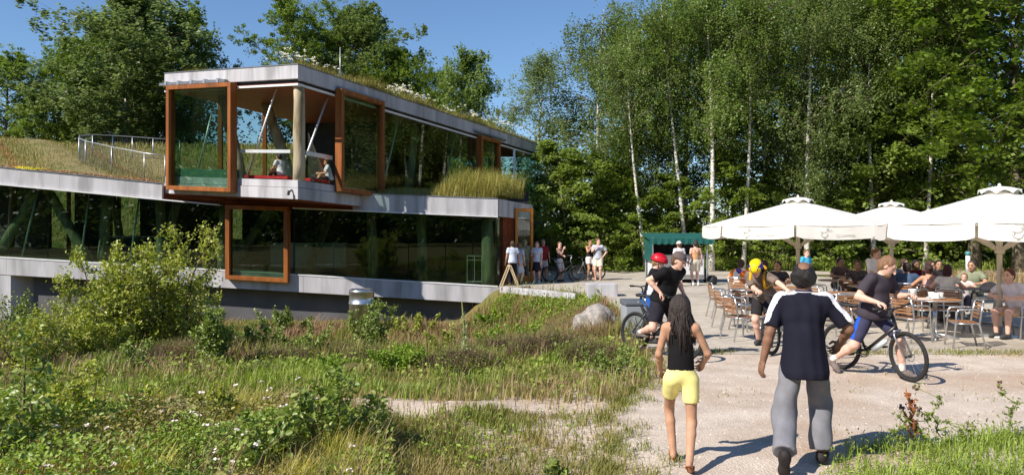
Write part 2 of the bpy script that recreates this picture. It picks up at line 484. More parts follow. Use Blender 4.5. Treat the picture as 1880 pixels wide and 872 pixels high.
def plankmat(name, c1, c2, w=0.14, ax=0):
    m = pmat(name, c1, c2, 5, 0.55, 0.1, 30, spec=0.3)
    nt = m.node_tree; n = nt.nodes; L = nt.links; b = n['Principled BSDF']
    tc = n.new('ShaderNodeTexCoord'); wv = n.new('ShaderNodeTexWave'); wv.wave_profile = 'SAW'; wv.bands_direction = 'X'
    mp = n.new('ShaderNodeMapping'); mp.inputs['Rotation'].default_value = (0, 0, ax)
    L.new(tc.outputs['Object'], mp.inputs[0]); L.new(mp.outputs[0], wv.inputs['Vector']); wv.inputs['Scale'].default_value = 0.314 / w
    bp = n.new('ShaderNodeBump'); bp.inputs['Strength'].default_value = 0.8; bp.inputs['Distance'].default_value = 0.02
    L.new(wv.outputs['Fac'], bp.inputs['Height']); L.new(bp.outputs[0], b.inputs['Normal'])
    return m
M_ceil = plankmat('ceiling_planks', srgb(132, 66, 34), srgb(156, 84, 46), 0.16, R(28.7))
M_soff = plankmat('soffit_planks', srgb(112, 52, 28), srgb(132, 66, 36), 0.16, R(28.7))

BLD = empty('visitor_building', (-7.0, 28.5, 0), 0, 'low concrete and glass visitor building with planted roofs and orange frames', 'building')
BO = Vector(BLD.location)
def bw(mb, name, mat, parent=None, sm=False, label=None):
    o = mb.build(name, mat, parent or BLD, sm)
    if parent is None or parent is BLD: o.location = -BO
    if label: o['label'] = label
    return o
def prism(mb, poly, zb, zt, mi=0):
    n = len(poly)
    zb_ = zb if callable(zb) else (lambda x, y: zb)
    zt_ = zt if callable(zt) else (lambda x, y: zt)
    vs = [(x, y, zb_(x, y)) for x, y in poly] + [(x, y, zt_(x, y)) for x, y in poly]
    fs = [tuple(range(n - 1, -1, -1)), tuple(range(n, 2 * n))] + [(i, (i + 1) % n, n + (i + 1) % n, n + i) for i in range(n)]
    return mb.add(vs, fs, mi)

YF = 28.5
XE = -0.53
slab_top = lambda x, y=0: -0.04 - 0.059 * (x - XE)
slab_bot = lambda x, y=0: slab_top(x) - 0.60
head_r = lambda x, y=0: 2.59 - 0.042 * (x - XE)
head_l = lambda x, y=0: 3.04 - 0.094 * (x + 11.13)
fas_l = lambda x, y=0: 4.44 - 0.10 * (x + 19.1)
fas_r = lambda x, y=0: 3.28 - 0.036 * (x - XE)
def roof_l(x, y): return fas_l(x) + 0.16 * (y - YF)
E1 = (0.9, 33.5)
# floor slab and its clad edge
m = MB(); prism(m, [(-27, YF + 0.16), (XE - 0.02, YF + 0.16), (0.86, E1[1]), (0.86, 38), (-27, 38)], slab_bot, slab_top)
bw(m, 'floor_slab', M_floor)
xs_ = [-27, -22.6, -18.9, -15.2, -11.5, -7.8, -4.15, XE]
for i in range(len(xs_) - 1):
    a, b = xs_[i] + 0.004, xs_[i + 1] - 0.004
    m = MB(); prism(m, [(a, YF), (b, YF), (b, YF + 0.15), (a, YF + 0.15)], slab_bot, lambda x, y: slab_top(x) + 0.02)
    bw(m, 'slab_panel', M_conc)
m = MB()
m.bar((-27, YF + 0.10, slab_top(-27) + 0.04), (XE, YF + 0.10, slab_top(XE) + 0.04), 0.24, 0.035); bw(m, 'sill', M_trim)
# plinth below, set back, and the white pier at the far end
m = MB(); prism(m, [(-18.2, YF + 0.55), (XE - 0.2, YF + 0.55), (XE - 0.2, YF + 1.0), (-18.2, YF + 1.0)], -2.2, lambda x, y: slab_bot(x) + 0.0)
bw(m, 'plinth_wall', M_conc_shade)
m = MB(); prism(m, [(-27, YF + 0.02), (-18.75, YF + 0.02), (-18.2, YF + 1.0), (-27, YF + 1.0)], -2.2, lambda x, y: slab_bot(x) - 0.003)
bw(m, 'pier_wall', M_conc)
# retaining edge at the entrance side
m = MB(); prism(m, [(XE, YF + 0.0), (XE + 0.14, YF), (E1[0], E1[1]), (E1[0] - 0.14, E1[1])], -0.6, -0.02); bw(m, 'edge_beam', M_conc)
# left wing: roof wedge, fascia panels, drip edge
U2 = Vector((0.46, 0.887)).normalized(); V2 = Vector((-0.877, 0.481)).normalized(); O2 = Vector((-7.16, 25.5)); LU, LV = 19.5, 6.78
def bxy(u, v): return O2 + U2 * u + V2 * v
def zb(u, v): return 3.13 - 0.039 * u + 0.055 * v
def B(u, v, h):
    p = bxy(u, v); return Vector((p.x, p.y, zb(u, v) + h))
pl = bxy(0.35, LV + 0.06); pr = bxy(13.0, LV + 0.06)
m = MB(); prism(m, [(-27, YF + 0.15), (pl.x - 0.15, YF + 0.15), (pl.x, pl.y + 0.1), (pr.x, pr.y), (-27, pr.y)], lambda x, y: head_l(x) + 0.02, lambda x, y: roof_l(x, y) - 0.12)
bw(m, 'roof_deck', M_ceil)
xs_ = [-27, -24.3, -20.6, -16.9, -13.08]
for i in range(4):
    a, b = xs_[i] + 0.004, xs_[i + 1] - 0.004
    m = MB(); prism(m, [(a, YF), (b, YF), (b, YF + 0.14), (a, YF + 0.14)], lambda x, y: head_l(x) + 0.05, fas_l); bw(m, 'fascia_panel', M_conc)
m = MB(); m.bar((-27, YF + 0.07, fas_l(-27) + 0.02), (-13.08, YF + 0.07, fas_l(-13.08) + 0.02), 0.2, 0.03); bw(m, 'roof_edge', M_zinc)
m = MB(); m.bar((-27, YF + 0.06, head_l(-27) + 0.025), (-10.9, YF + 0.06, head_l(-10.9) + 0.025), 0.26, 0.045); bw(m, 'drip_edge', M_trim)
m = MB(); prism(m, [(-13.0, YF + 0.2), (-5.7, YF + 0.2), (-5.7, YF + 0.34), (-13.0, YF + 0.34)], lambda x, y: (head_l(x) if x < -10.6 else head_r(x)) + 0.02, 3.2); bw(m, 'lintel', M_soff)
# right low roof with fascia round the corner
c = [(-5.75, YF + 0.14), (XE - 0.14, YF + 0.14), (E1[0] - 0.14, E1[1]), (-3.0, E1[1])]
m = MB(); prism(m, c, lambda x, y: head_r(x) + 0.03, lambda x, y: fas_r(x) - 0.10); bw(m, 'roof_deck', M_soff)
for a, b in ((-5.95, -3.28), (-3.272, XE)):
    m = MB(); prism(m, [(a, YF), (b, YF), (b, YF + 0.135), (a, YF + 0.135)], lambda x, y: head_r(x) + 0.05, fas_r); bw(m, 'fascia_panel', M_conc)
m = MB(); prism(m, [(XE - 0.135, YF + 0.137), (XE + 0.038, YF + 0.137), (E1[0], E1[1]), (E1[0] - 0.135, E1[1])], lambda x, y: head_r(x) + 0.04, lambda x, y: fas_r(x)); bw(m, 'fascia_panel', M_conc)
m = MB(); m.bar((-5.9, YF + 0.07, fas_r(-5.9) + 0.015), (XE, YF + 0.07, fas_r(XE) + 0.015), 0.18, 0.03); bw(m, 'roof_edge', M_zinc)
m = MB(); m.bar((-8.2, YF + 0.05, head_r(-8.2) + 0.02), (XE, YF + 0.05, head_r(XE) + 0.02), 0.2, 0.045); bw(m, 'drip_edge', M_trim)
# inner walls
m = MB(); prism(m, [(-9.5, 37.6), (0.8, 37.6), (0.8, 37.8), (-9.5, 37.8)], -0.6, 4.0); bw(m, 'dark_backing', M_dark)
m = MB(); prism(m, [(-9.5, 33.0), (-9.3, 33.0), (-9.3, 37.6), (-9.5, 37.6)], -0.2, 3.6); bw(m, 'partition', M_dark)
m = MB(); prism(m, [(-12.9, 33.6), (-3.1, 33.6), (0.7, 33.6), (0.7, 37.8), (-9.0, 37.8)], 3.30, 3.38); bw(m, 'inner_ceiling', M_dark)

def pane(name, a, b, zb_, zt_, mat, parent=None, t=0.02):
    """vertical glass sheet between plan points a and b"""
    a = Vector(a); b = Vector(b); d = (b - a).normalized(); nrm = Vector((-d.y, d.x)) * t
    f = (lambda p: zb_(p.x, p.y)) if callable(zb_) else (lambda p: zb_)
    g = (lambda p: zt_(p.x, p.y)) if callable(zt_) else (lambda p: zt_)
    a2, b2 = a + nrm, b + nrm
    m = MB(); m.hexa([(a.x, a.y, f(a)), (b.x, b.y, f(b)), (b2.x, b2.y, f(b)), (a2.x, a2.y, f(a)),
                      (a.x, a.y, g(a)), (b.x, b.y, g(b)), (b2.x, b2.y, g(b)), (a2.x, a2.y, g(a))])
    return bw(m, name, mat, parent)
YG = YF + 0.22
# left wing glazing, butt jointed panes
xj = [PX(p, YG) for p in (-210, -135, -60, 15, 88, 163, 238, 317, 387, 416)]
for i in range(len(xj) - 1):
    pane('glass_pane', (xj[i] + 0.012, YG), (xj[i + 1] - 0.012, YG), lambda x, y: slab_top(x) + 0.058, lambda x, y: head_l(x) + 0.0, G_lower)
xj = [PX(p, YG) for p in (537, 612, 683, 750, 818, 868, 912)]
for i in range(len(xj) - 1):
    pane('glass_pane', (xj[i] + 0.012, YG), (xj[i + 1] - 0.012, YG), lambda x, y: slab_top(x) + 0.058, head_r, G_lower)
e0 = Vector((XE - 0.12, YF + 0.30)); e1 = Vector(E1) - Vector((0.1, 0)); ed = e1 - e0
pane('glass_pane', e0 + ed * 0.01, e0 + ed * 0.20, 0.0, lambda x, y: head_r(x) + 0.02, G_lower)
# back glazing of the left wing with orange posts
for i in range(7):
    a = -27 + i * 2.5
    pane('glass_pane', (a + 0.05, 37.9), (a + 2.45, 37.9), lambda x, y: slab_top(x) + 0.02, lambda x, y: head_l(x) + 0.02, G_clear)
    m = MB(); m.box((a, 37.85, (slab_top(a) + head_l(a)) / 2), (0.14, 0.14, head_l(a) - slab_top(a))); bw(m, 'window_post', M_redwood)

for a, b in ((-27, -22.6), (-21.4, -19.6), (-18.2, -14.4), (-13.2, -9.6)):  # dark sheets added before the back glazing, standing in for shaded trees
    m = MB(); prism(m, [(a, 37.3), (b, 37.3), (b, 37.45), (a, 37.45)], slab_top, lambda x, y: head_l(x) + 0.015); bw(m, 'dark_backing', M_dark)
# orange box window on the lower front
def box_window(name, a, b, zb_, zt_, out, w, mat, glass, nrm, hbar=None):
    """a projecting timber frame; a,b plan points on the face, nrm outward"""
    a = Vector(a); b = Vector(b); nrm = Vector(nrm).normalized(); d = (b - a).normalized()
    root = empty(name); root.parent = BLD; root.location = -BO
    def fr(nm, p, q, z0p, z1p, z0q, z1q):
        m = MB(); po, qo = p + nrm * out, q + nrm * out; pi, qi = p - nrm * 0.12, q - nrm * 0.12
        m.hexa([(po.x, po.y, z0p), (qo.x, qo.y, z0q), (qi.x, qi.y, z0q), (pi.x, pi.y, z0p), (po.x, po.y, z1p), (qo.x, qo.y, z1q), (qi.x, qi.y, z1q), (pi.x, pi.y, z1p)])
        o = m.build(nm, mat, root); return bevel(o, 0.008, 1)
    za0, za1, zb0, zb1 = zb_(a), zt_(a), zb_(b), zt_(b)
    lerp = lambda z0, z1, t: z0 + (z1 - z0) * t
    L = (b - a).length; t = w / L
    fr('frame_bottom', a, b, za0, za0 + w, zb0, zb0 + w)
    fr('frame_top', a, b, za1 - w, za1, zb1 - w, zb1)
    fr('frame_side', a, a + d * w, za0 + w, za1 - w, lerp(za0, zb0, t) + w, lerp(za1, zb1, t) - w)
    fr('frame_side', b - d * w, b, lerp(za0, zb0, 1 - t) + w, lerp(za1, zb1, 1 - t) - w, zb0 + w, zb1 - w)
    ga, gb = a + d * w + nrm * out * 0.35, b - d * w + nrm * out * 0.35
    m = MB(); n2 = nrm * 0.02
    z = [lerp(za0, zb0, t) + w, lerp(za0, zb0, 1 - t) + w, lerp(za1, zb1, t) - w, lerp(za1, zb1, 1 - t) - w]
    m.hexa([(ga.x, ga.y, z[0]), (gb.x, gb.y, z[1]), ((gb - n2).x, (gb - n2).y, z[1]), ((ga - n2).x, (ga - n2).y, z[0]),
            (ga.x, ga.y, z[2]), (gb.x, gb.y, z[3]), ((gb - n2).x, (gb - n2).y, z[3]), ((ga - n2).x, (ga - n2).y, z[2])])
    m.build('pane', glass, root)
    return root
xa, xb_ = PX(418, YF), PX(532, YF)
box_window('window', (xa, YF - 0.005), (xb_, YF - 0.005), lambda p: slab_top(p.x) - 0.26, lambda p: 3.05 - 0.03 * (p.x - xa), 0.26, 0.155, M_orange, G_lower, (0, -1))

# inner logs and rods of the left wing
def log_col(a, b, r=0.17, parent=None, n=10, name='log_column', mat=None):
    a = Vector(a); b = Vector(b); k = 7; pts = []; rr = []
    for i in range(k):
        t = i / (k - 1); p = a.lerp(b, t)
        j = 0.02 if 0 < i < k - 1 else 0
        pts.append(p + Vector((random.uniform(-j, j), random.uniform(-j, j), 0))); rr.append(r * (1.05 - 0.15 * t) * random.uniform(0.96, 1.05))
    m = MB(); m.tube(pts, rr, n); return bw(m, name, mat or M_log, parent, True)
def rod(a, b, r=0.035):
    m = MB(); m.tube([a, b], r, 8); return bw(m, 'steel_rod', M_steel, None, True)
D = 31.0
def on_floor(px, d): x = PX(px, d); return Vector((x, d, slab_top(x)))
def at_ceil(px, d, right=False):
    x = PX(px, d); return Vector((x, d, (head_r(x) if right else head_l(x)) + 0.06))
for a, b, d in ((-5, 72, 29.7), (165, 84, 29.7), (188, 195, 29.9), (298, 294, 29.7), (300, 325, 30.2), (408, 411, 29.6), (18, 28, 34.0), (228, 205, 34), (-80, -30, 31), (-110, -160, 31)):
    log_col(on_floor(a, d), at_ceil(b, d), 0.19 if d < 33 else 0.17)
for a, b, d in ((40, 71, 29.4), (148, 164, 29.4), (238, 256, 29.4)):
    p = on_floor(a, d); q = at_ceil(b, d); rod(p, q)
for px, d in ((681, 29.8), (772, 29.8), (893, 29.2)):
    log_col(on_floor(px + 4, d), at_ceil(px, d, True) + Vector((0, 0, 0.4)), 0.2 if px != 893 else 0.24)
log_col(on_floor(425, 31.5), on_floor(470, 32.5) + Vector((0.9, 0, 2.9)), 0.19)
log_col(on_floor(565, 32), at_ceil(610, 34, True), 0.17)
m = MB(); m.box((PX(565, 33), 33.0, 1.55), (3.4, 0.5, 0.07)); m.box((PX(565, 33), 33.1, 1.0), (3.2, 0.3, 1.0)); bw(m, 'counter', [M_trim], None)
m = MB(); m.box((PX(250, 34), 34.0, 1.35), (2.6, 0.6, 0.9)); bw(m, 'counter', pmat('blue_counter', srgb(40, 88, 96), srgb(52, 100, 108), 3, 0.5))
m = MB(); m.box((PX(250, 34), 34.0, 1.84), (2.8, 0.75, 0.07)); bw(m, 'counter_top', M_trim)

# ---- upper cantilevered box
m = MB()
def ub(m, u0, u1, v0, v1, h0, h1, mi=0):
    p = [B(u0, v0, h0), B(u1, v0, h0), B(u1, v1, h0), B(u0, v1, h0), B(u0, v0, h1), B(u1, v0, h1), B(u1, v1, h1), B(u0, v1, h1)]
    return m.hexa(p, mi)
m = MB(); ub(m, 0.16, LU - 0.16, 0.16, LV - 0.16, 0.04, 0.60); bw(m, 'floor_slab', M_floor)
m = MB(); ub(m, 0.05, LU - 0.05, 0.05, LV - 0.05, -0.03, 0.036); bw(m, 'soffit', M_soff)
# clad slab edges, in panels
for (h0, h1, ins) in ((0.0, 0.385, 0.0), (0.40, 0.64, 0.035)):
    for a, b in ((0.0, 3.25), (3.258, LV)):
        m = MB(); ub(m, ins, 0.155, a if a else ins, b, h0, h1); bw(m, 'slab_panel', M_conc)
    for a, b in ((0.16, 3.9), (3.91, 8.6), (8.61, 13.2), (13.21, LU)):
        m = MB(); ub(m, a, b, ins, 0.155, h0, h1); bw(m, 'slab_panel', M_conc)
    m = MB(); ub(m, LU - 0.155, LU - 0.0, 0.16, LV, h0, h1); bw(m, 'slab_panel', M_conc)
# roof: fascia panels, dark recess, ceiling
m = MB(); ub(m, 0.145, LU - 0.145, 0.145, LV - 0.145, 3.93, 4.36); bw(m, 'roof_deck', M_black)
m = MB(); ub(m, 0.12, LU - 0.12, 0.12, LV - 0.12, 3.86, 3.925); bw(m, 'ceiling', M_ceil)
for a, b in ((0.0, 3.39), (3.40, LV)):
    m = MB(); ub(m, 0.0, 0.14, a, b, 4.04, 4.5); bw(m, 'fascia_panel', M_conc)
for a, b in ((0.143, 4.9), (4.91, 9.7), (9.71, 14.6), (14.61, LU)):
    m = MB(); ub(m, a, b, 0.0, 0.14, 4.0, 4.5); bw(m, 'fascia_panel', M_conc)
m = MB(); ub(m, LU - 0.14, LU, 0.143, LV, 4.0, 4.5); bw(m, 'fascia_panel', M_conc)
m = MB(); ub(m, -0.02, LU + 0.02, -0.02, 0.10, 4.503, 4.53); ub(m, -0.02, 0.10, 0.103, LV + 0.02, 4.503, 4.53); bw(m, 'roof_edge', M_zinc)
# sliding tracks
m = MB(); m.bar(B(0.03, 0.0, 3.84), B(0.03, LV, 3.84), 0.07, 0.07); bw(m, 'track', M_trim)
m = MB(); m.bar(B(0.0, 0.03, 3.84), B(LU, 0.03, 3.84), 0.07, 0.07); bw(m, 'track', M_trim)
m = MB(); m.bar(B(-0.12, 3.3, 4.06), B(-0.12, LV + 0.05, 4.06), 0.16, 0.10); bw(m, 'slide_housing', M_zinc)
for v in (3.6, 4.3, 5.0, 5.7, 6.4):
    m = MB(); m.bar(B(-0.12, v, 4.08), B(-0.12, v + 0.12, 4.08), 0.20, 0.15); bw(m, 'bracket', M_galv)
m = MB(); m.bar(B(1.9, -0.10, 4.13), B(4.6, -0.10, 4.13), 0.12, 0.07); bw(m, 'slide_housing', M_zinc)
m = MB(); m.bar(B(11.6, -0.10, 4.10), B(14.6, -0.10, 4.10), 0.12, 0.07); bw(m, 'slide_housing', M_zinc)
# glazing of the box
def upane(u0, v0, u1, v1, h0, h1, mat, name='glass_pane'):
    m = MB(); du = Vector((u1 - u0, v1 - v0)).normalized(); n_ = Vector((-du.y, du.x)) * 0.02
    m.hexa([B(u0, v0, h0), B(u1, v1, h0), B(u1 + n_.x, v1 + n_.y, h0), B(u0 + n_.x, v0 + n_.y, h0),
            B(u0, v0, h1), B(u1, v1, h1), B(u1 + n_.x, v1 + n_.y, h1), B(u0 + n_.x, v0 + n_.y, h1)])
    return bw(m, name, mat)
upane(0.10, 6.0, 0.10, 6.76, 0.65, 3.85, G_upper)
for i in range(4):
    a = 4.35 + i * 1.87; upane(a + 0.01, 0.10, a + 1.86, 0.10, 0.65, 3.85, G_upper)
upane(16.3, 0.10, 17.9, 0.10, 0.65, 3.85, G_upper); upane(17.92, 0.10, 19.4, 0.10, 0.65, 3.85, G_upper)
upane(19.42, 0.12, 19.42, 3.3, 0.65, 3.85, G_upper); upane(19.42, 3.32, 19.42, 6.7, 0.65, 3.85, G_upper)
for i in range(3):
    a = 0.1 + i * 2.4; upane(a, 6.70, a + 2.38, 6.70, 0.65, 3.85, G_clear)
m = MB(); ub(m, 7.4, 19.0, 6.4, 6.6, 0.62, 3.85); bw(m, 'dark_backing', M_dark)  # dark sheet added inside so the side windows look dark
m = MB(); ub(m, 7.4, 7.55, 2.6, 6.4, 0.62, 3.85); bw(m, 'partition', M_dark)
m = MB(); ub(m, 10.6, 10.75, 0.9, 6.4, 0.62, 3.85); bw(m, 'partition', M_redwood)
for u, v in ((2.5, 6.62), (4.9, 6.62), (7.3, 6.62)):
    m = MB(); m.bar(B(u, v, 0.62), B(u, v, 3.86), 0.16, 0.16); bw(m, 'window_post', M_orange)
# box windows (sliding orange frames)
def ubox(u0, v0, u1, v1, h0, h1, nrm, mat, glass, w=0.155):
    a, b = bxy(u0, v0), bxy(u1, v1); za = zb(u0, v0); zc = zb(u1, v1)
    ln = (b - a).length
    f0 = lambda p: za + (zc - za) * ((p - a).length / ln) + h0
    f1 = lambda p: za + (zc - za) * ((p - a).length / ln) + h1
    return box_window('window', a, b, f0, f1, 0.19, w, mat, glass, nrm)
ubox(-0.14, 6.28, -0.14, 2.86, 0.13, 3.97, -U2, M_orange, G_upper)
ubox(1.85, -0.13, 4.37, -0.13, 0.42, 4.07, -V2, M_orange, G_upper)
ubox(11.9, -0.10, 13.8, -0.10, 0.42, 3.95, -V2, M_orange, G_upper)
m = MB(); ub(m, 0.06, 0.12, 2.86, 6.25, 0.642, 0.95); bw(m, 'sill', pmat('green_sill', srgb(70, 104, 84), srgb(84, 118, 96), 4, 0.5))
# corner log, posts, rods, rail
cl = log_col(B(0.28, 0.22, 0.62), B(0.28, 0.22, 3.9), 0.20, n=14)
rod(B(0.42, 0.45, 0.62), B(2.0, 0.45, 3.86), 0.036)
rod(B(0.6, 3.1, 0.62), B(0.6, 1.6, 3.86), 0.036)
rod(B(0.5, 5.6, 0.75), B(0.5, 4.8, 3.0), 0.03)
log_col(B(3.2, 3.3, 0.62), B(3.0, 4.6, 3.9), 0.22); log_col(B(1.4, 4.2, 0.62), B(1.4, 5.2, 3.9), 0.22)
log_col(B(8.0, 1.2, 0.62), B(8.6, 1.2, 3.9), 0.18); rod(B(5.2, 0.5, 0.62), B(6.4, 0.5, 3.86)); rod(B(9.6, 0.5, 0.62), B(10.8, 0.5, 3.86))
log_col(B(14.0, 0.4, 0.62), B(14.0, 0.4, 3.9), 0.16)
m = MB(); m.bar(B(15.9, 0.05, 0.62), B(15.9, 0.05, 3.86), 0.12, 0.12); bw(m, 'post', M_steel)
m = MB(); m.bar(B(0.2, 0.5, 1.62), B(0.2, 2.9, 1.62), 0.10, 0.11); bw(m, 'rail', M_steel)
m = MB(); m.bar(B(0.55, 0.2, 1.62), B(1.9, 0.2, 1.62), 0.10, 0.14); bw(m, 'rail', M_steel)
upane(0.22, 0.5, 0.22, 2.85, 0.65, 1.54, G_clear, 'rail_glass'); upane(0.55, 0.2, 1.85, 0.2, 0.65, 1.54, G_clear, 'rail_glass')
# planter soil on the roofs (mounded)
def mound(poly_fn, nu, nv, name):
    vs = []; fs = []
    for i in range(nu + 1):
        for j in range(nv + 1):
            vs.append(poly_fn(i / nu, j / nv))
    for i in range(nu):
        for j in range(nv):
            a = i * (nv + 1) + j; fs.append((a, a + nv + 1, a + nv + 2, a + 1))
    o = link(name, np_mesh(name, vs, fs, M_soil, smooth_=True), BLD); o.location = -BO; return o
def up_soil(s, t):
    u, v = 0.15 + s * (LU - 0.3), 0.15 + t * (LV - 0.3)
    e = min(u, LU - u, v, LV - v)
    return B(u, v, 4.40 + 0.38 * float(smooth(0.0, 1.6, e)) + 0.05 * math.sin(u * 2.1 + v * 3))
mound(up_soil, 50, 18, 'roof_soil')
def lf_soil(s, t):
    y = YF + 0.15 + t * (pr.y - YF - 0.15)
    xr = pl.x - 0.1 + (pr.x - pl.x) * max(0, (y - pl.y) / (pr.y - pl.y))
    x = -27 + s * (xr + 27)
    return (x, y, roof_l(x, y) - 0.05 + 0.08 * math.sin(x * 1.3 + y))
mound(lf_soil, 40, 20, 'roof_soil')
def rt_soil(s, t):
    y = YF + 0.14 + t * (E1[1] - YF - 0.2); fr = (y - YF) / 5.0
    a = -5.6 + 2.6 * fr; b = XE - 0.14 + 1.43 * fr
    x = a + s * (b - a); return (x, y, fas_r(x) - 0.06 + 0.35 * float(smooth(0, 1.5, min(y - YF, b - x))))
mound(rt_soil, 16, 12, 'roof_soil')
# entrance: timber posts and an opened glazed door leaf
for t, w in ((0.225, 0.16), (0.30, 0.10), (0.36, 0.10), (0.42, 0.16)):
    p = e0 + ed * t; m = MB(); m.box((p.x + 0.05, p.y, 1.40), (w, 0.22, 2.80)); bw(m, 'door_post', M_redwood)
p = e0 + ed * 0.96; m = MB(); m.box((p.x, p.y, 1.40), (0.14, 0.2, 2.8)); bw(m, 'door_post', M_redwood)
door = empty('door'); door.parent = BLD; door.location = -BO
M_door = pmat('door_larch', srgb(170, 106, 28), srgb(190, 124, 40), 4, 0.45, stretch=(1, 1, 0.2))
h0 = Vector((0.14, 30.55)); h1 = Vector((0.86, 30.9)); dd = (h1 - h0).normalized()
for nm, p, q, z0, z1 in (('stile', h0, h0 + dd * 0.11, 0.03, 3.0), ('stile', h1 - dd * 0.11, h1, 0.03, 3.0), ('bottom_rail', h0 + dd * 0.11, h1 - dd * 0.11, 0.03, 0.28), ('top_rail', h0 + dd * 0.11, h1 - dd * 0.11, 2.86, 3.0)):
    m = MB(); n_ = Vector((-dd.y, dd.x)) * 0.07
    m.hexa([(p.x, p.y, z0), (q.x, q.y, z0), ((q + n_).x, (q + n_).y, z0), ((p + n_).x, (p + n_).y, z0), (p.x, p.y, z1), (q.x, q.y, z1), ((q + n_).x, (q + n_).y, z1), ((p + n_).x, (p + n_).y, z1)])
    m.build(nm, M_door, door)
p, q = h0 + dd * 0.11, h1 - dd * 0.11; n_ = Vector((-dd.y, dd.x)) * 0.03; n2 = Vector((-dd.y, dd.x)) * 0.045; m = MB()
m.hexa([((p + n_).x, (p + n_).y, 0.28), ((q + n_).x, (q + n_).y, 0.28), ((q + n2).x, (q + n2).y, 0.28), ((p + n2).x, (p + n2).y, 0.28), ((p + n_).x, (p + n_).y, 2.86), ((q + n_).x, (q + n_).y, 2.86), ((q + n2).x, (q + n2).y, 2.86), ((p + n2).x, (p + n2).y, 2.86)])
m.build('pane', G_clear, door)
# small camera lamp under the corner
m = MB(); m.tube([B(-0.02, 0.25, 0.30), B(-0.16, 0.25, 0.22)], 0.03, 8); m.tube([B(-0.16, 0.25, 0.26), B(-0.20, 0.25, 0.12)], 0.05, 8); bw(m, 'spot_lamp', M_black)
# rooftop mast and hoop
mast = MB(); q = B(4.0, 1.6, 4.45); mast.tube([q, q + Vector((0, 0, 1.75))], 0.018, 6)
props(mast.build('roof_mast', M_galv, None, True), 'thin pale mast standing in the grass of the upper roof', 'mast')
hp = B(17.6, 1.0, 4.5); pts = [hp + Vector((0, 0, 0)), hp + Vector((0, 0, 1.5))] + [hp + Vector((0.28 - 0.28 * math.cos(a), 0, 1.5 + 0.28 * math.sin(a))) for a in np.linspace(0.2, 4.0, 14)]
hm = MB(); hm.tube(pts, 0.02, 6); props(hm.build('roof_hook', M_black, None, True), 'thin dark hooked pipe above the far end of the upper roof', 'pipe')

# ---- railing on the left roof
RL = empty('roof_railing', (PX(303, 29.2), 29.2, 3.9), 0, 'galvanised mesh railing curving across the grassy left roof', 'railing')
path = []
near = [(303, 29.1), (265, 29.3), (205, 30.4), (157, 31.8), (145, 32.8), (146, 34.0)]
far = [(170, 35.2), (207, 35.8), (243, 36.2), (281, 36.6), (330, 37.0)]
pp = [Vector((PX(a, d), d, roof_l(PX(a, d), d))) for a, d in near + far]
for i, p in enumerate(pp):
    m = MB(); m.tube([p - RL.location - Vector((0, 0, 0.1)), p - RL.location + Vector((0, 0, 1.0))], 0.024, 6); m.build('post', M_galv, RL, True)
m = MB(); m.tube([p - RL.location + Vector((0, 0, 1.0)) for p in pp], 0.022, 6); m.build('top_rail', M_galv, RL, True)
def meshmat():
    m = bpy.data.materials.new('wire_mesh'); m.use_nodes = True; nt = m.node_tree; n = nt.nodes; L = nt.links; b = n['Principled BSDF']
    b.inputs['Base Color'].default_value = (0.12, 0.13, 0.13, 1); b.inputs['Metallic'].default_value = 0.5
    return m
M_wire = meshmat()
m = MB()
for i in range(len(pp) - 1):
    a, b = pp[i] - RL.location, pp[i + 1] - RL.location
    n_ = max(2, int((b - a).length / 0.10))
    for k in range(n_):
        q = a.lerp(b, k / n_); m.bar(q, q + Vector((0, 0, 0.96)), 0.006)
    for h in np.arange(0.08, 0.96, 0.11): m.bar(a + Vector((0, 0, h)), b + Vector((0, 0, h)), 0.006)
m.build('wire_infill', M_wire, RL)
# ---------------------------------------------------------------- plants: generators
def leaf_quads(c, size, rng, flat=0.0, aspect=0.62, droop=None):
    """rhombic leaves; flat 0..1 biases the normals upwards"""
    N = len(c)
    n = rng.normal(size=(N, 3)); n[:, 2] = np.abs(n[:, 2]) + flat * 1.6
    n += np.array([-0.45, -0.45, 0.25])        # leaves turn towards the light
    n /= np.linalg.norm(n, axis=1)[:, None]
    t = rng.normal(size=(N, 3))
    if droop is not None: t[:, 2] -= droop
    t -= n * (t * n).sum(1)[:, None]; t /= np.linalg.norm(t, axis=1)[:, None] + 1e-9
    b = np.cross(n, t)
    s = (np.asarray(size) * np.ones(N))[:, None]
    v = np.stack([c - t * s * 0.5, c + b * s * aspect * 0.5, c + t * s * 0.5, c - b * s * aspect * 0.5], 1)
    return v.reshape(-1, 3), np.arange(4 * N).reshape(N, 4)

def leaf_fold(c, size, rng, flat=0.3, aspect=0.6, droop=0.4):
    """folded leaves: two quads either side of the midrib"""
    N = len(c)
    n = rng.normal(size=(N, 3)); n[:, 2] = np.abs(n[:, 2]) + flat * 2.0
    n /= np.linalg.norm(n, axis=1)[:, None]
    t = rng.normal(size=(N, 3)); t[:, 2] -= droop
    t -= n * (t * n).sum(1)[:, None]; t /= np.linalg.norm(t, axis=1)[:, None] + 1e-9
    b = np.cross(n, t); s = (np.asarray(size) * np.ones(N))[:, None]; w = s * aspect * 0.5
    base = c - t * s * 0.5; tip = c + t * s * 0.55 - n * s * 0.12
    l1 = c - t * s * 0.12 + b * w + n * w * 0.35; r1 = c - t * s * 0.12 - b * w + n * w * 0.35
    l2 = c + t * s * 0.22 + b * w * 0.75 + n * w * 0.2; r2 = c + t * s * 0.22 - b * w * 0.75 + n * w * 0.2
    v = np.stack([base, l1, l2, tip, r2, r1], 1).reshape(-1, 3)
    k = 6 * np.arange(N)[:, None]
    f = np.concatenate([k + np.array([[0, 1, 2, 3]]), k + np.array([[0, 3, 4, 5]])], 0)
    return v, f

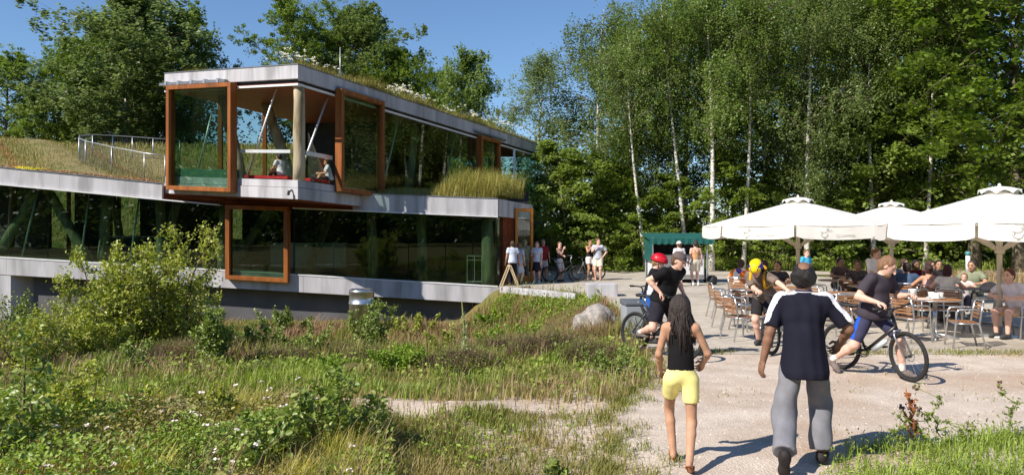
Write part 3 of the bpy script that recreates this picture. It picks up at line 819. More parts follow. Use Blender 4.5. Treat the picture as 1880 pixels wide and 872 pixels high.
def blades(x, y, z, h, w, rng, lean=0.35, wind=(0.15, 0.05)):
    N = len(x); a = rng.random(N) * 6.283; h = h * np.ones(N); w = w * np.ones(N)
    dx, dy = np.cos(a), np.sin(a); px, py = -dy, dx
    l = lean * h * (0.3 + rng.random(N))
    o = np.stack([x, y, z], 1)
    side = np.stack([px, py, 0 * px], 1) * w[:, None] * 0.5
    mid = o + np.stack([dx * l * 0.35 + wind[0] * h * 0.3, dy * l * 0.35 + wind[1] * h * 0.3, h * 0.6], 1)
    tip = o + np.stack([dx * l + wind[0] * h, dy * l + wind[1] * h, h * (1 - 0.12 * rng.random(N))], 1)
    v = np.stack([o - side, o + side, mid - side * 0.8, mid + side * 0.8, tip], 1).reshape(-1, 3)
    k = 5 * np.arange(N)[:, None]
    f = np.concatenate([k + np.array([[0, 1, 3]]), k + np.array([[0, 3, 2]]), k + np.array([[2, 3, 4]])], 0)
    return v, f

M_birchbark = pmat('birch_bark', srgb(196, 190, 178), srgb(226, 222, 212), 2.0, 0.7, 0.3, 12, stretch=(2, 2, 5), c3=srgb(40, 36, 32), scale3=2.6, spec=0.2)
M_bark = pmat('grey_bark', srgb(88, 80, 66), srgb(128, 118, 98), 4, 0.9, 0.8, 12, stretch=(2, 2, 0.5), spec=0.1)
M_twig = pmat('twig_bark', srgb(96, 76, 58), srgb(120, 98, 76), 8, 0.85)
L_birch = leafmat('birch_leaf', (0.100, 0.155, 0.032), (0.205, 0.275, 0.066), 0.48, 0.42)
L_birchL = leafmat('birch_leaf_grey', (0.102, 0.148, 0.044), (0.205, 0.258, 0.086), 0.48, 0.42)
L_oak = leafmat('broad_leaf', (0.092, 0.150, 0.026), (0.210, 0.285, 0.052), 0.46, 0.45)
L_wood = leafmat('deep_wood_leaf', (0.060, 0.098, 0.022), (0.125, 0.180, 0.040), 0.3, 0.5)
L_under = leafmat('undergrowth_leaf', (0.105, 0.162, 0.028), (0.250, 0.320, 0.066), 0.48, 0.42)

def tree_mesh(kind, seed, H, nleaf, lsize, bark, leaf, cb0=None):
    """returns (trunk mesh, crown mesh), base at the origin"""
    rng = np.random.default_rng(seed)
    mb = MB()
    drift = rng.normal(size=2) * 0.05
    nt = 12; tp = []
    ph = rng.random(2) * 6
    for i in range(nt):
        t = i / (nt - 1)
        wob = 0.02 * H * np.array([math.sin(3.0 * t + ph[0]), math.sin(2.6 * t + ph[1])]) * t
        tp.append(Vector((drift[0] * H * t + wob[0], drift[1] * H * t + wob[1], H * 0.97 * t)))
    r0 = {'full': 0.0105, 'birch': 0.0092, 'weep': 0.0085, 'oak': 0.017, 'young': 0.008}[kind] * H
    tr = [r0 * (1.25 if i == 0 else 1.0) * (1 - (i / (nt - 1)) ** 1.1) + 0.012 for i in range(nt)]
    mb.tube(tp, tr, 9)
    def tpt(t):
        f = t * (nt - 1); i = min(int(f), nt - 2); return tp[i].lerp(tp[i + 1], f - i)
    if kind == 'oak': nb, cb, Rm = 36, 0.10, 0.36 * H
    elif kind == 'full': nb, cb, Rm = 44, 0.05, 0.25 * H
    elif kind == 'young': nb, cb, Rm = 26, 0.06, 0.36 * H
    elif kind == 'weep': nb, cb, Rm = 26, 0.20, 0.22 * H
    else: nb, cb, Rm = 32, 0.20, 0.19 * H
    if cb0 is not None: cb = cb0
    pts = []; wts = []
    for k in range(nb):
        t = cb + (0.97 - cb) * (k + rng.random() * 0.8) / nb
        az = k * 2.39996 + rng.normal() * 0.5
        s = (t - cb) / (1 - cb)
        if kind == 'oak': prof = math.sqrt(max(0.05, 1 - (2 * s - 0.75) ** 2 / 1.7)) * (0.75 + 0.5 * rng.random())
        elif kind == 'young': prof = (1 - s) ** 0.7 * (0.6 + 0.7 * rng.random()) + 0.12
        else: prof = (0.30 + 0.85 * math.sin(math.pi * min(1, s * 0.95 + 0.12)) ) * (0.6 + 0.65 * rng.random())
        L = max(0.35, Rm * prof)
        el = {'full': 0.7, 'birch': 0.85, 'weep': 0.75, 'oak': 0.45, 'young': 0.4}[kind] + rng.normal() * 0.15 + (0.4 * s if kind == 'oak' else 0.25 * s)
        p = tpt(t).copy(); path = [p.copy()]; nseg = 6
        sag = {'full': 0.2, 'birch': 0.20, 'weep': 0.34, 'oak': 0.02, 'young': 0.10}[kind]
        e = el
        for j in range(nseg):
            st = L / nseg * 1.15
            az += rng.normal() * 0.16
            p = p + Vector((math.cos(az) * math.cos(e), math.sin(az) * math.cos(e), math.sin(e))) * st
            e -= sag + rng.normal() * 0.08
            path.append(p.copy())
        rb = max(0.012, r0 * 0.42 * (1 - 0.6 * s))
        mb.tube(path, [rb * 0.8 * (1 - 0.85 * j / nseg) + 0.006 for j in range(nseg + 1)], 5, 1)
        # side twigs
        for j in range(1, nseg + 1):
            q = path[j]; pts.append(q); wts.append(0.5 + 0.25 * j)
            for w_ in range(2 if kind in ('birch', 'weep', 'full') else 3):
                aa = az + rng.normal() * 1.2
                ll = L * (0.16 + 0.22 * rng.random())
                q2 = q + Vector((math.cos(aa) * ll, math.sin(aa) * ll, ll * rng.normal() * 0.45))
                if rng.random() < 0.5: mb.tube([q, q.lerp(q2, 0.5) + Vector((0, 0, 0.06 * ll)), q2], [0.012, 0.008, 0.004], 4, 1)
                pts.append(q2); wts.append(0.8 + 0.2 * j)
    for k in range(6):
        pts.append(tpt(0.9 + 0.1 * k / 6)); wts.append(0.6)
    pts = np.array([tuple(p) for p in pts]); wts = np.array(wts) * (0.35 + rng.random(len(wts)) ** 1.5 * 1.6)
    idx = rng.choice(len(pts), nleaf, p=wts / wts.sum())
    if kind in ('birch', 'weep', 'full'):
        rad = 0.024 * H
        # hanging strands: leaves share a few strand offsets per point
        ns = 5
        so = rng.normal(size=(len(pts), ns, 3)) * rad * 0.9
        sl = rng.random((len(pts), ns)) * (0.11 if kind == 'weep' else 0.065) * H
        si = rng.integers(0, ns, nleaf)
        c = pts[idx] + so[idx, si] + rng.normal(size=(nleaf, 3)) * 0.10
        c[:, 2] -= sl[idx, si] * rng.random(nleaf)
        v, f = leaf_quads(c, lsize * (0.7 + 0.6 * rng.random(nleaf)), rng, 0.15, 0.7, 0.6)
    else:
        rad = (0.034 if kind == 'oak' else 0.045) * H
        o = rng.normal(size=(nleaf, 3)); o /= np.linalg.norm(o, axis=1)[:, None]
        o *= (rng.random(nleaf) ** 0.45)[:, None] * rad * (0.7 + 0.8 * rng.random(len(pts)))[idx][:, None]
        o[:, 2] *= 0.55
        c = pts[idx] + o
        v, f = leaf_quads(c, lsize * (0.7 + 0.6 * rng.random(nleaf)), rng, 0.45, 0.75, 0.2)
    return mb.mesh('trunk', [bark, M_bark], True), np_mesh('crown', v, f, leaf)

TREES = {
    'b1': tree_mesh('birch', 1, 17, 34000, 0.125, M_birchbark, L_birch, 0.40),
    'b2': tree_mesh('birch', 2, 18, 36000, 0.125, M_birchbark, L_birchL, 0.22),
    'b3': tree_mesh('birch', 3, 16, 34000, 0.125, M_birchbark, L_birch, 0.34),
    'f1': tree_mesh('full', 14, 17, 44000, 0.235, M_birchbark, L_birchL),
    'f2': tree_mesh('full', 15, 16, 38000, 0.235, M_birchbark, L_birch),
    's1': tree_mesh('birch', 21, 17, 15000, 0.13, M_birchbark, L_birch, 0.58),
    'w1': tree_mesh('weep', 4, 16, 30000, 0.125, M_birchbark, L_birchL),
    'w2': tree_mesh('weep', 5, 15, 24000, 0.125, M_birchbark, L_birchL),
    'o1': tree_mesh('oak', 6, 14, 40000, 0.215, M_bark, L_oak),
    'o2': tree_mesh('oak', 7, 15, 38000, 0.175, M_bark, L_oak),
    'y1': tree_mesh('young', 8, 7, 15000, 0.145, M_bark, L_under),
    'y2': tree_mesh('young', 9, 6, 14000, 0.145, M_bark, L_under),
}
TH = {'s1': 17, 'f1': 17, 'f2': 16, 'b1': 17, 'b2': 18, 'b3': 16, 'w1': 16, 'w2': 15, 'o1': 14, 'o2': 15, 'y1': 7, 'y2': 6}
def tree(name, kind, px, d, top, label, group, rz=None, wide=1.0, lean=0.0, cat='tree', z0=None):
    x = PX(px, d); z = float(gz(x, d)) - 0.05 if z0 is None else z0
    h = CAM_Z + (HOR - top) / F_PX * d - z
    s = h / TH[kind]
    e = empty(name, (x, d, z), 0, label, cat, group)
    e.rotation_euler = (0, lean, random.uniform(0, 6.28) if rz is None else rz)
    e.scale = (s * wide, s * wide, s)
    link('trunk', TREES[kind][0], e); link('crown', TREES[kind][1], e)
    return e
GF = 'trees at the edge of the wood'
for a in (
    # behind the building and on the hill
    ('birch_tree', 'f1', 225, 54, -28, 'huge grey-green birch rising behind the left roof railing', 'trees behind the building', 1.0, 1.65),
    ('birch_tree', 'f2', 330, 58, 12, 'birch crown just left of the upper box, beside the huge birch', 'trees behind the building', 2.2, 1.0),
    ('birch_tree', 'f2', 128, 57, 60, 'lower birch on the shoulder left of the huge birch', 'trees behind the building', 4.0, 1.0),
    ('birch_tree', 'f1', 280, 61, 30, 'birch behind the huge one, filling its right shoulder', 'trees behind the building', 5.2, 1.25),
    ('birch_tree', 'f2', 175, 62, 45, 'birch behind the huge one, filling its left shoulder', 'trees behind the building', 3.3, 1.3),
    ('oak_tree', 'o2', 618, 64, 34, 'second oak crown filling between round oak and paler birch', 'trees behind the building', 1.7, 0.8),
    ('broadleaf_tree', 'o1', 830, 63, 150, 'bushy crown low between the two trees above the sloping roof', 'trees behind the building', 2.8, 0.8),
    ('broadleaf_tree', 'o1', 5, 56, 105, 'dark tree at the left frame edge beyond the grassy roof', 'trees behind the building', 0.3, 1.1),
    ('broadleaf_tree', 'o2', 72, 66, 130, 'small dark tree between left edge tree and huge birch', 'trees behind the building', 1.3, 0.8),
    ('oak_tree', 'o1', 555, 60, 16, 'round dark oak crown above the corner of the upper roof', 'trees behind the building', 2.0, 0.80),
    ('birch_tree', 'f1', 668, 62, 2, 'paler birch crown merging with the oak behind the roof mast', 'trees behind the building', 3.0, 1.3),
    ('birch_tree', 'f2', 735, 61, 78, 'shorter birch on the right flank of the oak behind the roof', 'trees behind the building', 5.0, 1.2),
    ('birch_tree', 'f2', 872, 58, 92, 'loose birch in the sky gap above the sloping roof edge', 'trees behind the building', 0.5, 0.95),
    ('broadleaf_tree', 'o2', 800, 60, 140, 'low rounded tree left of the loose birch above the roof', 'trees behind the building', 4.1, 0.7),
    # forest edge, left to right
    ('birch_tree', 'w2', 985, 46, 92, 'weeping birch right of the sky gap past the roof hook', GF, 0.9, 1.25),
    ('birch_tree', 'w1', 1098, 44, 6, 'tall weeping birch with feathery top nearest the open sky', GF, 2.0, 1.2),
    ('birch_tree', 'b3', 1168, 42, 40, 'leaning white birch right of the tall weeping birch', GF, 3.4, 1.0, R(-7)),
    ('birch_tree', 'b1', 1196, 43, 20, 'slender birch just right of the leaning birch, above the couple', GF, 5.2, 0.9),
    ('birch_tree', 'b2', 1258, 45, -30, 'thin-stemmed birch left of the bright white trunk', GF, 1.1, 1.0),
    ('birch_tree', 'b1', 1306, 39.5, -60, 'birch with the brightest white trunk over the green stall', GF, 0.2, 0.95),
    ('birch_tree', 'b3', 1352, 45, -30, 'birch behind and right of the brightest white trunk', GF, 2.6, 1.0),
    ('birch_tree', 'w1', 1402, 44, -40, 'drooping birch above the left slope of the first parasol', GF, 4.4, 1.1),
    ('birch_tree', 'b2', 1482, 40, -70, 'white-stemmed birch rising straight above the first parasol cap', GF, 5.5, 0.95),
    ('broadleaf_tree', 'o1', 1545, 47, -60, 'dark broadleaf right of the white stem above the first parasol', GF, 0.4, 0.9),
    ('birch_tree', 'b1', 1604, 43, -50, 'bare-stemmed birch above the rear parasol cap', GF, 3.9, 1.0),
    ('broadleaf_tree', 'o2', 1668, 46, -90, 'broadleaf with dark hollow below, between rear and right parasols', GF, 1.9, 0.9),
    ('birch_tree', 'b3', 1722, 44, -70, 'birch left of the right parasol cap', GF, 4.9, 1.05),
    ('broadleaf_tree', 'o1', 1790, 41, -120, 'big leafy tree over the left slope of the right parasol', GF, 2.9, 0.95),
    ('broadleaf_tree', 'o2', 1872, 39, -140, 'big leafy tree at the right frame edge', GF, 0.8, 0.95),
    ('birch_tree', 's1', 1186, 40.2, 60, 'slim bare-stemmed birch close to the leaning one', GF, 0.7, 0.8, R(-5)),
    ('birch_tree', 's1', 1262, 40.4, -20, 'slim bare stem left of the brightest trunk', GF, 1.9, 0.8, R(3)),
    ('birch_tree', 's1', 1364, 40.3, -30, 'slim bare stem above the left corner of the first parasol', GF, 3.1, 0.8, R(-2)),
    ('birch_tree', 's1', 1606, 40.2, -50, 'slim bare stem just left of the rear parasol cap', GF, 0.1, 0.8),
    ('birch_tree', 's1', 1698, 40.4, -40, 'slim bare stem right of the rear parasol cap', GF, 2.4, 0.8, R(-4)),
    ('young_tree', 'y1', 1040, 40.5, 255, 'young bright green tree beside the far end of the building', GF, 0.4, 1.1),
    ('young_tree', 'y2', 1090, 42, 285, 'bushy young tree behind the standing couple', GF, 2.4, 1.2),
    ('young_tree', 'y1', 1138, 41, 300, 'young tree between the couple and the green stall', GF, 4.4, 1.0),
    ('young_tree', 'y2', 1235, 41.5, 320, 'low young tree behind the green stall', GF, 1.4, 1.2),
    ('young_tree', 'y1', 1350, 41, 265, 'young tree left of the first parasol, right of white trunk', GF, 5.4, 1.0),
    ('young_tree', 'y1', 1425, 42, 290, 'young tree above the left part of the first parasol', GF, 3.4, 1.0),
    ('young_tree', 'y2', 1600, 41, 180, 'bright young tree behind the rear parasol', GF, 0.9, 0.9),
    ('young_tree', 'y1', 1740, 42, 290, 'low young tree in front of the dark hollow, right side', GF, 2.9, 1.2),
):
    tree(*a)

# masses that read as one: the wood behind, undergrowth at its edge
def mass(name, pts, size, leaf, label, cat, rng, flat=0.3):
    v, f = leaf_quads(pts, size, rng, flat, 0.75, 0.2)
    return props(link(name, np_mesh(name, v, f, leaf)), label, cat, kind='stuff')
rng = np.random.default_rng(21)
cl = []
for k in range(480):          # blobs of the deep wood
    x = rng.uniform(3, 56); y = rng.uniform(47, 62); z = rng.uniform(0.5, 15.5) * (0.62 if x < 8 else 1.0)
    cl.append((x, y, z, rng.uniform(0.9, 2.0)))
for k in range(130):
    x = rng.uniform(-60, -8); y = rng.uniform(58, 72); z = 7.0 + rng.uniform(0.5, 3.5); cl.append((x, y, z, rng.uniform(1.2, 2.2)))
for k in range(60):
    x = rng.uniform(-9, 4); y = rng.uniform(50, 62); z = rng.uniform(0.5, 6.0); cl.append((x, y, z, rng.uniform(1.2, 2.0)))
cl = np.array(cl); N = 75000
i_ = rng.integers(0, len(cl), N); o = rng.normal(size=(N, 3)); o /= np.linalg.norm(o, axis=1)[:, None]; o *= (rng.random(N) ** 0.4)[:, None] * cl[i_, 3][:, None]; o[:, 2] *= 0.7
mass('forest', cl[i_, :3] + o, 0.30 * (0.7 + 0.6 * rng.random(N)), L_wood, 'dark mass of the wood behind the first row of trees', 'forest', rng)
# woods across the field behind the viewpoint, mirrored in the glass
cl = []
for k in range(560):
    a = rng.uniform(-3.55, -0.25); r = rng.uniform(62, 84); z = rng.uniform(0.5, 21) * (0.75 + 0.25 * math.sin(a * 23)); cl.append((r * math.cos(a), r * math.sin(a), z, rng.uniform(1.8, 3.6)))
cl = np.array(cl); N = 30000
i_ = rng.integers(0, len(cl), N); o = rng.normal(size=(N, 3)); o /= np.linalg.norm(o, axis=1)[:, None]; o *= (rng.random(N) ** 0.4)[:, None] * cl[i_, 3][:, None]
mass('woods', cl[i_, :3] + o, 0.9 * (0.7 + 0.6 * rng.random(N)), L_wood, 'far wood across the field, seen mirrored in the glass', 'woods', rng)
cl = []
for k in range(360):          # undergrowth along the lane
    x = rng.uniform(2.6, 42) if k < 280 else rng.uniform(2.8, 11); y = 42.6 + rng.random() ** 1.5 * 5.0
    h = 0.6 + (y - 42.2) * 0.95 * rng.uniform(0.5, 1.3)
    if x < 9: y -= 1.2 * rng.random(); h *= 1.25
    for q in range(3): cl.append((x + rng.normal() * 0.5, y + rng.normal() * 0.4, h * (0.35 + 0.3 * q), rng.uniform(0.45, 0.95)))
cl = np.array(cl); N = 95000
i_ = rng.integers(0, len(cl), N); o = rng.normal(size=(N, 3)); o /= np.linalg.norm(o, axis=1)[:, None]; o *= (rng.random(N) ** 0.45)[:, None] * cl[i_, 3][:, None]; o[:, 2] *= 0.6
mass('undergrowth', cl[i_, :3] + o, 0.155 * (0.7 + 0.7 * rng.random(N)), L_under, 'sunlit leafy undergrowth along the edge of the wood', 'undergrowth', rng)

# ---------------------------------------------------------------- grasses
G_green = leafmat('grass_green', srgb(92, 106, 42), srgb(152, 152, 78), 0.35, 0.6, c3=srgb(168, 146, 96), nscale=1.1)
G_fresh = leafmat('grass_fresh', srgb(90, 118, 40), srgb(148, 164, 68), 0.3, 0.5, nscale=1.2)
G_dry = leafmat('grass_dry', srgb(148, 126, 90), srgb(184, 164, 120), 0.25, 0.6, c3=srgb(130, 100, 78))
G_pink = leafmat('grass_heath', srgb(134, 104, 84), srgb(184, 150, 122), 0.3, 0.7, c3=srgb(132, 120, 70))
G_roof = leafmat('grass_roof', srgb(126, 122, 62), srgb(170, 156, 92), 0.25, 0.6, c3=srgb(104, 116, 50))
def grass(name, x, y, h, w, mat, label, rng, zf=gz, lean=0.4, cat='grass', wind=(0.03, 0.0), parent=None):
    v, f = blades(x, y, zf(x, y) - 0.01, h, w, rng, lean, wind)
    o = link(name, np_mesh(name, v, f, mat), parent)
    if parent is not None: o.location = -Vector(parent.location)
    props(o, label if parent is None else None, cat if parent is None else None, kind='stuff')
    return o
G_verge = leafmat('grass_verge', srgb(104, 128, 48), srgb(164, 172, 84), 0.35, 0.55, nscale=0.6)
rng = np.random.default_rng(33)
def field(n, y0, y1, pw=1.5, xl=-0.82, xoff=0.0):
    """points in view left of the gravel, denser near the viewer"""
    y = y0 + (y1 - y0) * rng.random(n) ** pw
    a = xl * y - 0.6; b = edge_x(y) + xoff
    return a + (b - a) * rng.random(n), y
def clump(x, y, frac, sig, n):
    """pull part of the points into tussocks"""
    k = rng.integers(0, len(x), n); m = rng.random(len(x)) < frac
    d = k[rng.integers(0, n, len(x))]; near = np.abs(y[d] - y) < 9
    m &= near; cx, cy = x[d].copy(), y[d].copy()
    x = np.where(m, cx + rng.normal(size=len(x)) * sig, x); y = np.where(m, cy + rng.normal(size=len(y)) * sig, y)
    return np.minimum(x, edge_x(y) - 0.02), y
def on_track(x, y):
    return (np.abs(y - (8.55 + 0.12 * np.sin(x * 2.0) + 0.05 * (1.6 - x))) < 0.34 + 0.10 * np.sin(x * 5 + 1)) & (x > -2.6)
x, y = field(115000, 6.0, 16.0); x, y = clump(x, y, 0.5, 0.07, 1500)
den = 0.50 + 0.55 * noise2(x, y, 8, 1.7) + 0.55 * noise2(x, y, 18, 4.5)
wear = smooth(-2.4, 0.8, x) * (1 - smooth(8.0, 9.6, y))      # bare by the gravel corner
keep = (rng.random(len(x)) < np.clip(den + 0.1 * wear, 0.06, 1) * (1 - 0.18 * wear)) & ~(on_track(x, y) & (rng.random(len(x)) < 0.94))
x, y = x[keep], y[keep]
hh = (0.05 + 0.075 * np.clip(noise2(x, y, 9, 0.8) + 0.5 * noise2(x, y, 19, 3.5) + 0.6, 0, 2)) * (0.5 + 0.9 * rng.random(len(x))) * (1 - 0.5 * wear[keep])
grass('meadow_grass', x, y, hh, 0.009 + 0.0011 * (y - 6), G_green, 'short green meadow grass left of the gravel path', rng)
# fresher, taller grass band above the sandy track
x, y = field(36000, 9.0, 13.8, 1.0, -0.62, -0.1); x, y = clump(x, y, 0.75, 0.12, 260)
keep = (rng.random(len(x)) < np.clip(0.25 + 0.6 * noise2(x, y, 5, 1.1) + 0.5 * noise2(x, y, 25, 3.2), 0.0, 1)); x, y = x[keep], y[keep]
grass('tall_grass', x, y, (0.10 + 0.20 * rng.random(len(x))) * (0.8 + 0.4 * noise2(x, y, 26, 2.0)), 0.012, G_fresh, 'fresh taller grass between the sandy track and the shrubs', rng)
# dry stalks all over the dip
x, y = field(52000, 8.5, 27.5, 1.0); x, y = clump(x, y, 0.6, 0.12, 500)
keep = rng.random(len(x)) < np.clip(0.28 + 0.7 * noise2(x, y, 12, 0.9), 0.03, 1) * (1 - 0.85 * (smooth(-1.2, 1.2, x) * (1 - smooth(8, 10, y)))); x, y = x[keep], y[keep]
grass('dry_grass', x, y, 0.10 + 0.26 * rng.random(len(x)) ** 2.0, 0.006 + 0.0009 * (y - 6), G_dry, 'dry straw coloured stalks scattered through the dip', rng, lean=0.6)
# green rough in the dip towards the building
x, y = field(34000, 14.0, 28.3, 1.0); x, y = clump(x, y, 0.6, 0.22, 420)
keep = rng.random(len(x)) < np.clip(0.55 + 0.7 * noise2(x, y, 15, 0.7), 0.05, 1); x, y = x[keep], y[keep]
grass('rough_grass', x, y, 0.18 + 0.35 * rng.random(len(x)), 0.02, G_green, 'rough green grass in the dip before the building', rng)
# heathery brown-pink tufts round the boulder and left
def tufts(cs, n, rad, h, w, mat, name, label, zf=gz):
    cs = np.array(cs); i = rng.integers(0, len(cs), n); r = rad * (0.5 + 0.8 * rng.random(len(cs)))[i]
    a = rng.random(n) * 6.283; q = np.sqrt(rng.random(n)) * r
    x = cs[i, 0] + q * np.cos(a); y = cs[i, 1] + q * np.sin(a)
    return grass(name, x, y, h * (0.5 + 0.7 * rng.random(n)) * (1 - 0.4 * q / r), w, mat, label, rng, zf, 0.7)
cs = []
for px, py, sp, n in ((960, 625, 90, 26), (1080, 640, 60, 20), (900, 590, 60, 16), (1020, 585, 60, 22), (1100, 590, 40, 14), (850, 620, 70, 12), (760, 600, 60, 10), (1120, 560, 40, 8), (620, 590, 80, 14), (470, 580, 60, 12), (60, 600, 90, 20), (180, 640, 90, 14), (330, 640, 90, 14), (20, 640, 60, 10)):
    for k in range(n):
        a = px + rng.normal() * sp * 0.6; b = py + rng.normal() * 14
        d = 2.35 * F_PX / max(60.0, b - HOR); d = min(max(d, 9.5), 25); x_ = PX(a, d)
        if x_ < edge_x(d) - 0.35: cs.append((x_, d))
tufts(cs, 38000, 0.40, 0.50, 0.010, G_pink, 'heath_tufts', 'brown-pink heathery tufts around the boulder and across the dip')
# small plants (leafy) filling the ground
L_herb = leafmat('herb_leaf', srgb(84, 108, 40), srgb(146, 158, 72), 0.3, 0.5, nscale=1.2)
x, y = field(26000, 8.5, 27, 0.9)
den = np.clip(0.25 + 0.7 * noise2(x, y, 30, 1.0), 0, 1) * (1 - on_track(x, y)); keep = rng.random(len(x)) < den; x, y = x[keep], y[keep]
c = np.stack([x, y, gz(x, y) + 0.03 + 0.22 * rng.random(len(x))], 1)
v, f = leaf_fold(c, (0.035 + 0.0026 * y) * (0.6 + 0.7 * rng.random(len(x))), rng, 0.3)
props(link('ground_herbs', np_mesh('ground_herbs', v, f, L_herb)), 'low leafy herbs growing among the grass of the dip', 'herbs', kind='stuff')
# short worn turf at the corner between track and gravel
n = 26000; y = 6.0 + 2.5 * rng.random(n); x = -1.9 + 3.4 * rng.random(n); x, y = clump(x, y, 0.75, 0.10, 300)
keep = (x < edge_x(y) - 0.05) & ~on_track(x, y) & (rng.random(n) < np.clip(0.45 + 0.7 * noise2(x, y, 110, 2.0) + 0.4 * noise2(x, y, 111, 5.0), 0.05, 1) * smooth(0.0, 1.2, edge_x(y) - x)); x, y = x[keep], y[keep]
grass('worn_turf', x, y, 0.03 + 0.10 * rng.random(len(x)) ** 1.5, 0.008, G_green, 'short worn turf between the sandy track and the gravel', rng, lean=0.8)
keep = rng.random(len(x)) < 0.35; x, y = x[keep] + 0.03, y[keep] + 0.02
grass('dry_turf', x, y, 0.03 + 0.12 * rng.random(len(x)) ** 1.5, 0.007, G_dry, 'dry bleached turf between the sandy track and the gravel', rng, lean=0.9)
# tufts creeping from the turf out over the gravel
n = 5200; y = 6.0 + 7.0 * rng.random(n) ** 1.3; x = edge_x(y) - 0.15 + np.abs(rng.normal(size=n)) * 0.05; x0_, y0_ = x.copy(), y.copy(); ci = rng.integers(0, n, 90); di = ci[rng.integers(0, 90, n)]
off = np.abs(np.random.default_rng(5).normal(size=n)) * 0.22; x = x0_[di] + off[di] + rng.normal(size=n) * 0.07; y = y0_[di] + rng.normal(size=n) * 0.10
grass('creeping_grass', x, y, 0.03 + 0.10 * rng.random(n) ** 1.6, 0.008, G_green, 'grass tufts creeping from the turf onto the gravel', rng, zf=lambda x, y: np.maximum(gz(x, y), 0.0), lean=0.8)
# ranker growth along the foot of the building
n = 11000; y = 23.5 + 4.7 * rng.random(n); x = -19 + 19.0 * rng.random(n); x, y = clump(x, y, 0.7, 0.25, 260); keep = x < edge_x(y) - 0.9; x, y = x[keep], y[keep]; sel = noise2(x, y, 115, 0.9) > 0.0
grass('foot_grass', x[sel], y[sel], 0.25 + 0.40 * rng.random(sel.sum()), 0.026, G_green, 'rank green grass along the foot of the building', rng)
grass('foot_heath', x[~sel], y[~sel], 0.25 + 0.40 * rng.random((~sel).sum()), 0.024, G_pink, 'brown grass along the foot of the building', rng, lean=0.6)
# verge beyond the lane, tall grass
n = 30000; x = rng.uniform(2.2, 36, n); y = 40.6 + 3.2 * rng.random(n); 
grass('verge_grass', x, y, (0.35 + 0.55 * rng.random(n)) * (0.9 + 0.3 * noise2(x, y, 40, 0.8)), 0.04, G_verge, 'tall green verge grass between the lane and the wood', rng, lean=0.3)
n = 9000; x = rng.uniform(15.5, 30, n); y = rng.uniform(24, 36.4, n); keep = x > 18.3 - 0.35 * (y - 24); x, y = x[keep], y[keep]
grass('verge_grass', x, y, 0.15 + 0.35 * rng.random(len(x)), 0.03, G_dry, 'dry grassy bank between the terrace and the far lane', rng)
# thin grass line where gravel meets paving, right half
n = 5000; x = rng.uniform(2.6, 13, n); y = 12.75 + 0.16 * rng.normal(size=n); keep = rng.random(n) < np.clip(noise2(x, y, 41, 2.0) * 0.9 + 0.25 + 0.4 * (x > 7), 0, 1); x, y = x[keep], y[keep]
grass('edge_grass', x, y, 0.03 + 0.07 * rng.random(len(x)), 0.012, G_green, 'thin grass seam between the gravel and the terrace paving', rng, zf=lambda x, y: 0 * x)
n = 2500; x = rng.uniform(2.5, 10, n); y = rng.uniform(6.6, 11.5, n); keep = noise2(x, y, 44, 3.0) > 0.5; x, y = x[keep], y[keep]
grass('sparse_grass', x, y, 0.02 + 0.04 * rng.random(len(x)), 0.010, G_green, 'sparse tiny grass sprigs in the open gravel', rng, zf=lambda x, y: 0 * x)
# grass on the hill behind and on the roofs
n = 16000; x = rng.uniform(-34, -1, n); y = rng.uniform(42, 52, n)
grass('hill_grass', x, y, 0.12 + 0.25 * rng.random(n), 0.05, G_roof, 'dry yellow-green grass on the hill behind the roof', rng)
n = 24000; x = rng.uniform(-26.8, -8, n); y = YF + 0.25 + (pr.y - YF - 0.3) * rng.random(n)
keep = x < pl.x - 0.15 + (pr.x - pl.x) * np.clip((y - pl.y) / (pr.y - pl.y), 0, 1); x, y = x[keep], y[keep]
grass('roof_grass', x, y, (0.06 + 0.17 * rng.random(len(x))) * smooth(-0.2, 2.0, y - YF), 0.02, G_roof, None, rng, zf=lambda x, y: fas_l(x) + 0.16 * (y - YF) - 0.06, parent=BLD)
def ucoord(u, v): return O2.x + U2.x * u + V2.x * v, O2.y + U2.y * u + V2.y * v
n = 9000; u = 0.2 + (LU - 0.4) * rng.random(n); v_ = 0.2 + (LV - 0.5) * rng.random(n) ** 1.8
x, y = ucoord(u, v_); e_ = np.minimum(np.minimum(u, LU - u), np.minimum(v_, LV - v_))
zz = 3.13 - 0.039 * u + 0.055 * v_ + 4.38 + 0.36 * smooth(0, 1.6, e_)
hh = (0.12 + 0.30 * rng.random(n)) * (0.35 + 0.65 * smooth(0.3, 2.5, u)) * (0.7 + 0.5 * noise2(u, v_, 50, 1.2))
grass('roof_grass', x, y, np.maximum(hh, 0.05), 0.016, G_roof, None, rng, zf=lambda a, b: zz, parent=BLD)
n = 12000; u = 0.15 + (LU - 0.3) * rng.random(n); v_ = 0.12 + np.abs(rng.normal(size=n)) * 0.28; fr_ = rng.random(n) < 0.25
u, v_ = np.where(fr_, 0.12 + np.abs(rng.normal(size=n)) * 0.3, u), np.where(fr_, 0.2 + (LV - 0.4) * rng.random(n), v_)
x, y = ucoord(u, v_); zz2 = 3.13 - 0.039 * u + 0.055 * v_ + 4.42 + 0.15 * np.minimum(u, v_)
hh = (0.16 + 0.34 * rng.random(n) ** 1.4) * (0.55 + 0.6 * np.clip(noise2(u, v_, 51, 1.4) + 0.6, 0, 1.6)) * np.where(fr_, 0.45, 1.0)
grass('roof_grass', x, y, np.maximum(hh, 0.06), 0.014, G_roof, None, rng, zf=lambda a, b: zz2, parent=BLD, lean=0.8)
n = 7500; s_ = rng.random(n); y = YF + 0.25 + 4.4 * rng.random(n); fr = (y - YF) / 5.0
a = -5.5 + 2.6 * fr; b = XE - 0.25 + 1.43 * fr; x = a + (b - a) * s_
hh = (0.35 + 0.65 * rng.random(n)) * (0.25 + 1.0 * smooth(-3.4, -2.0, x))
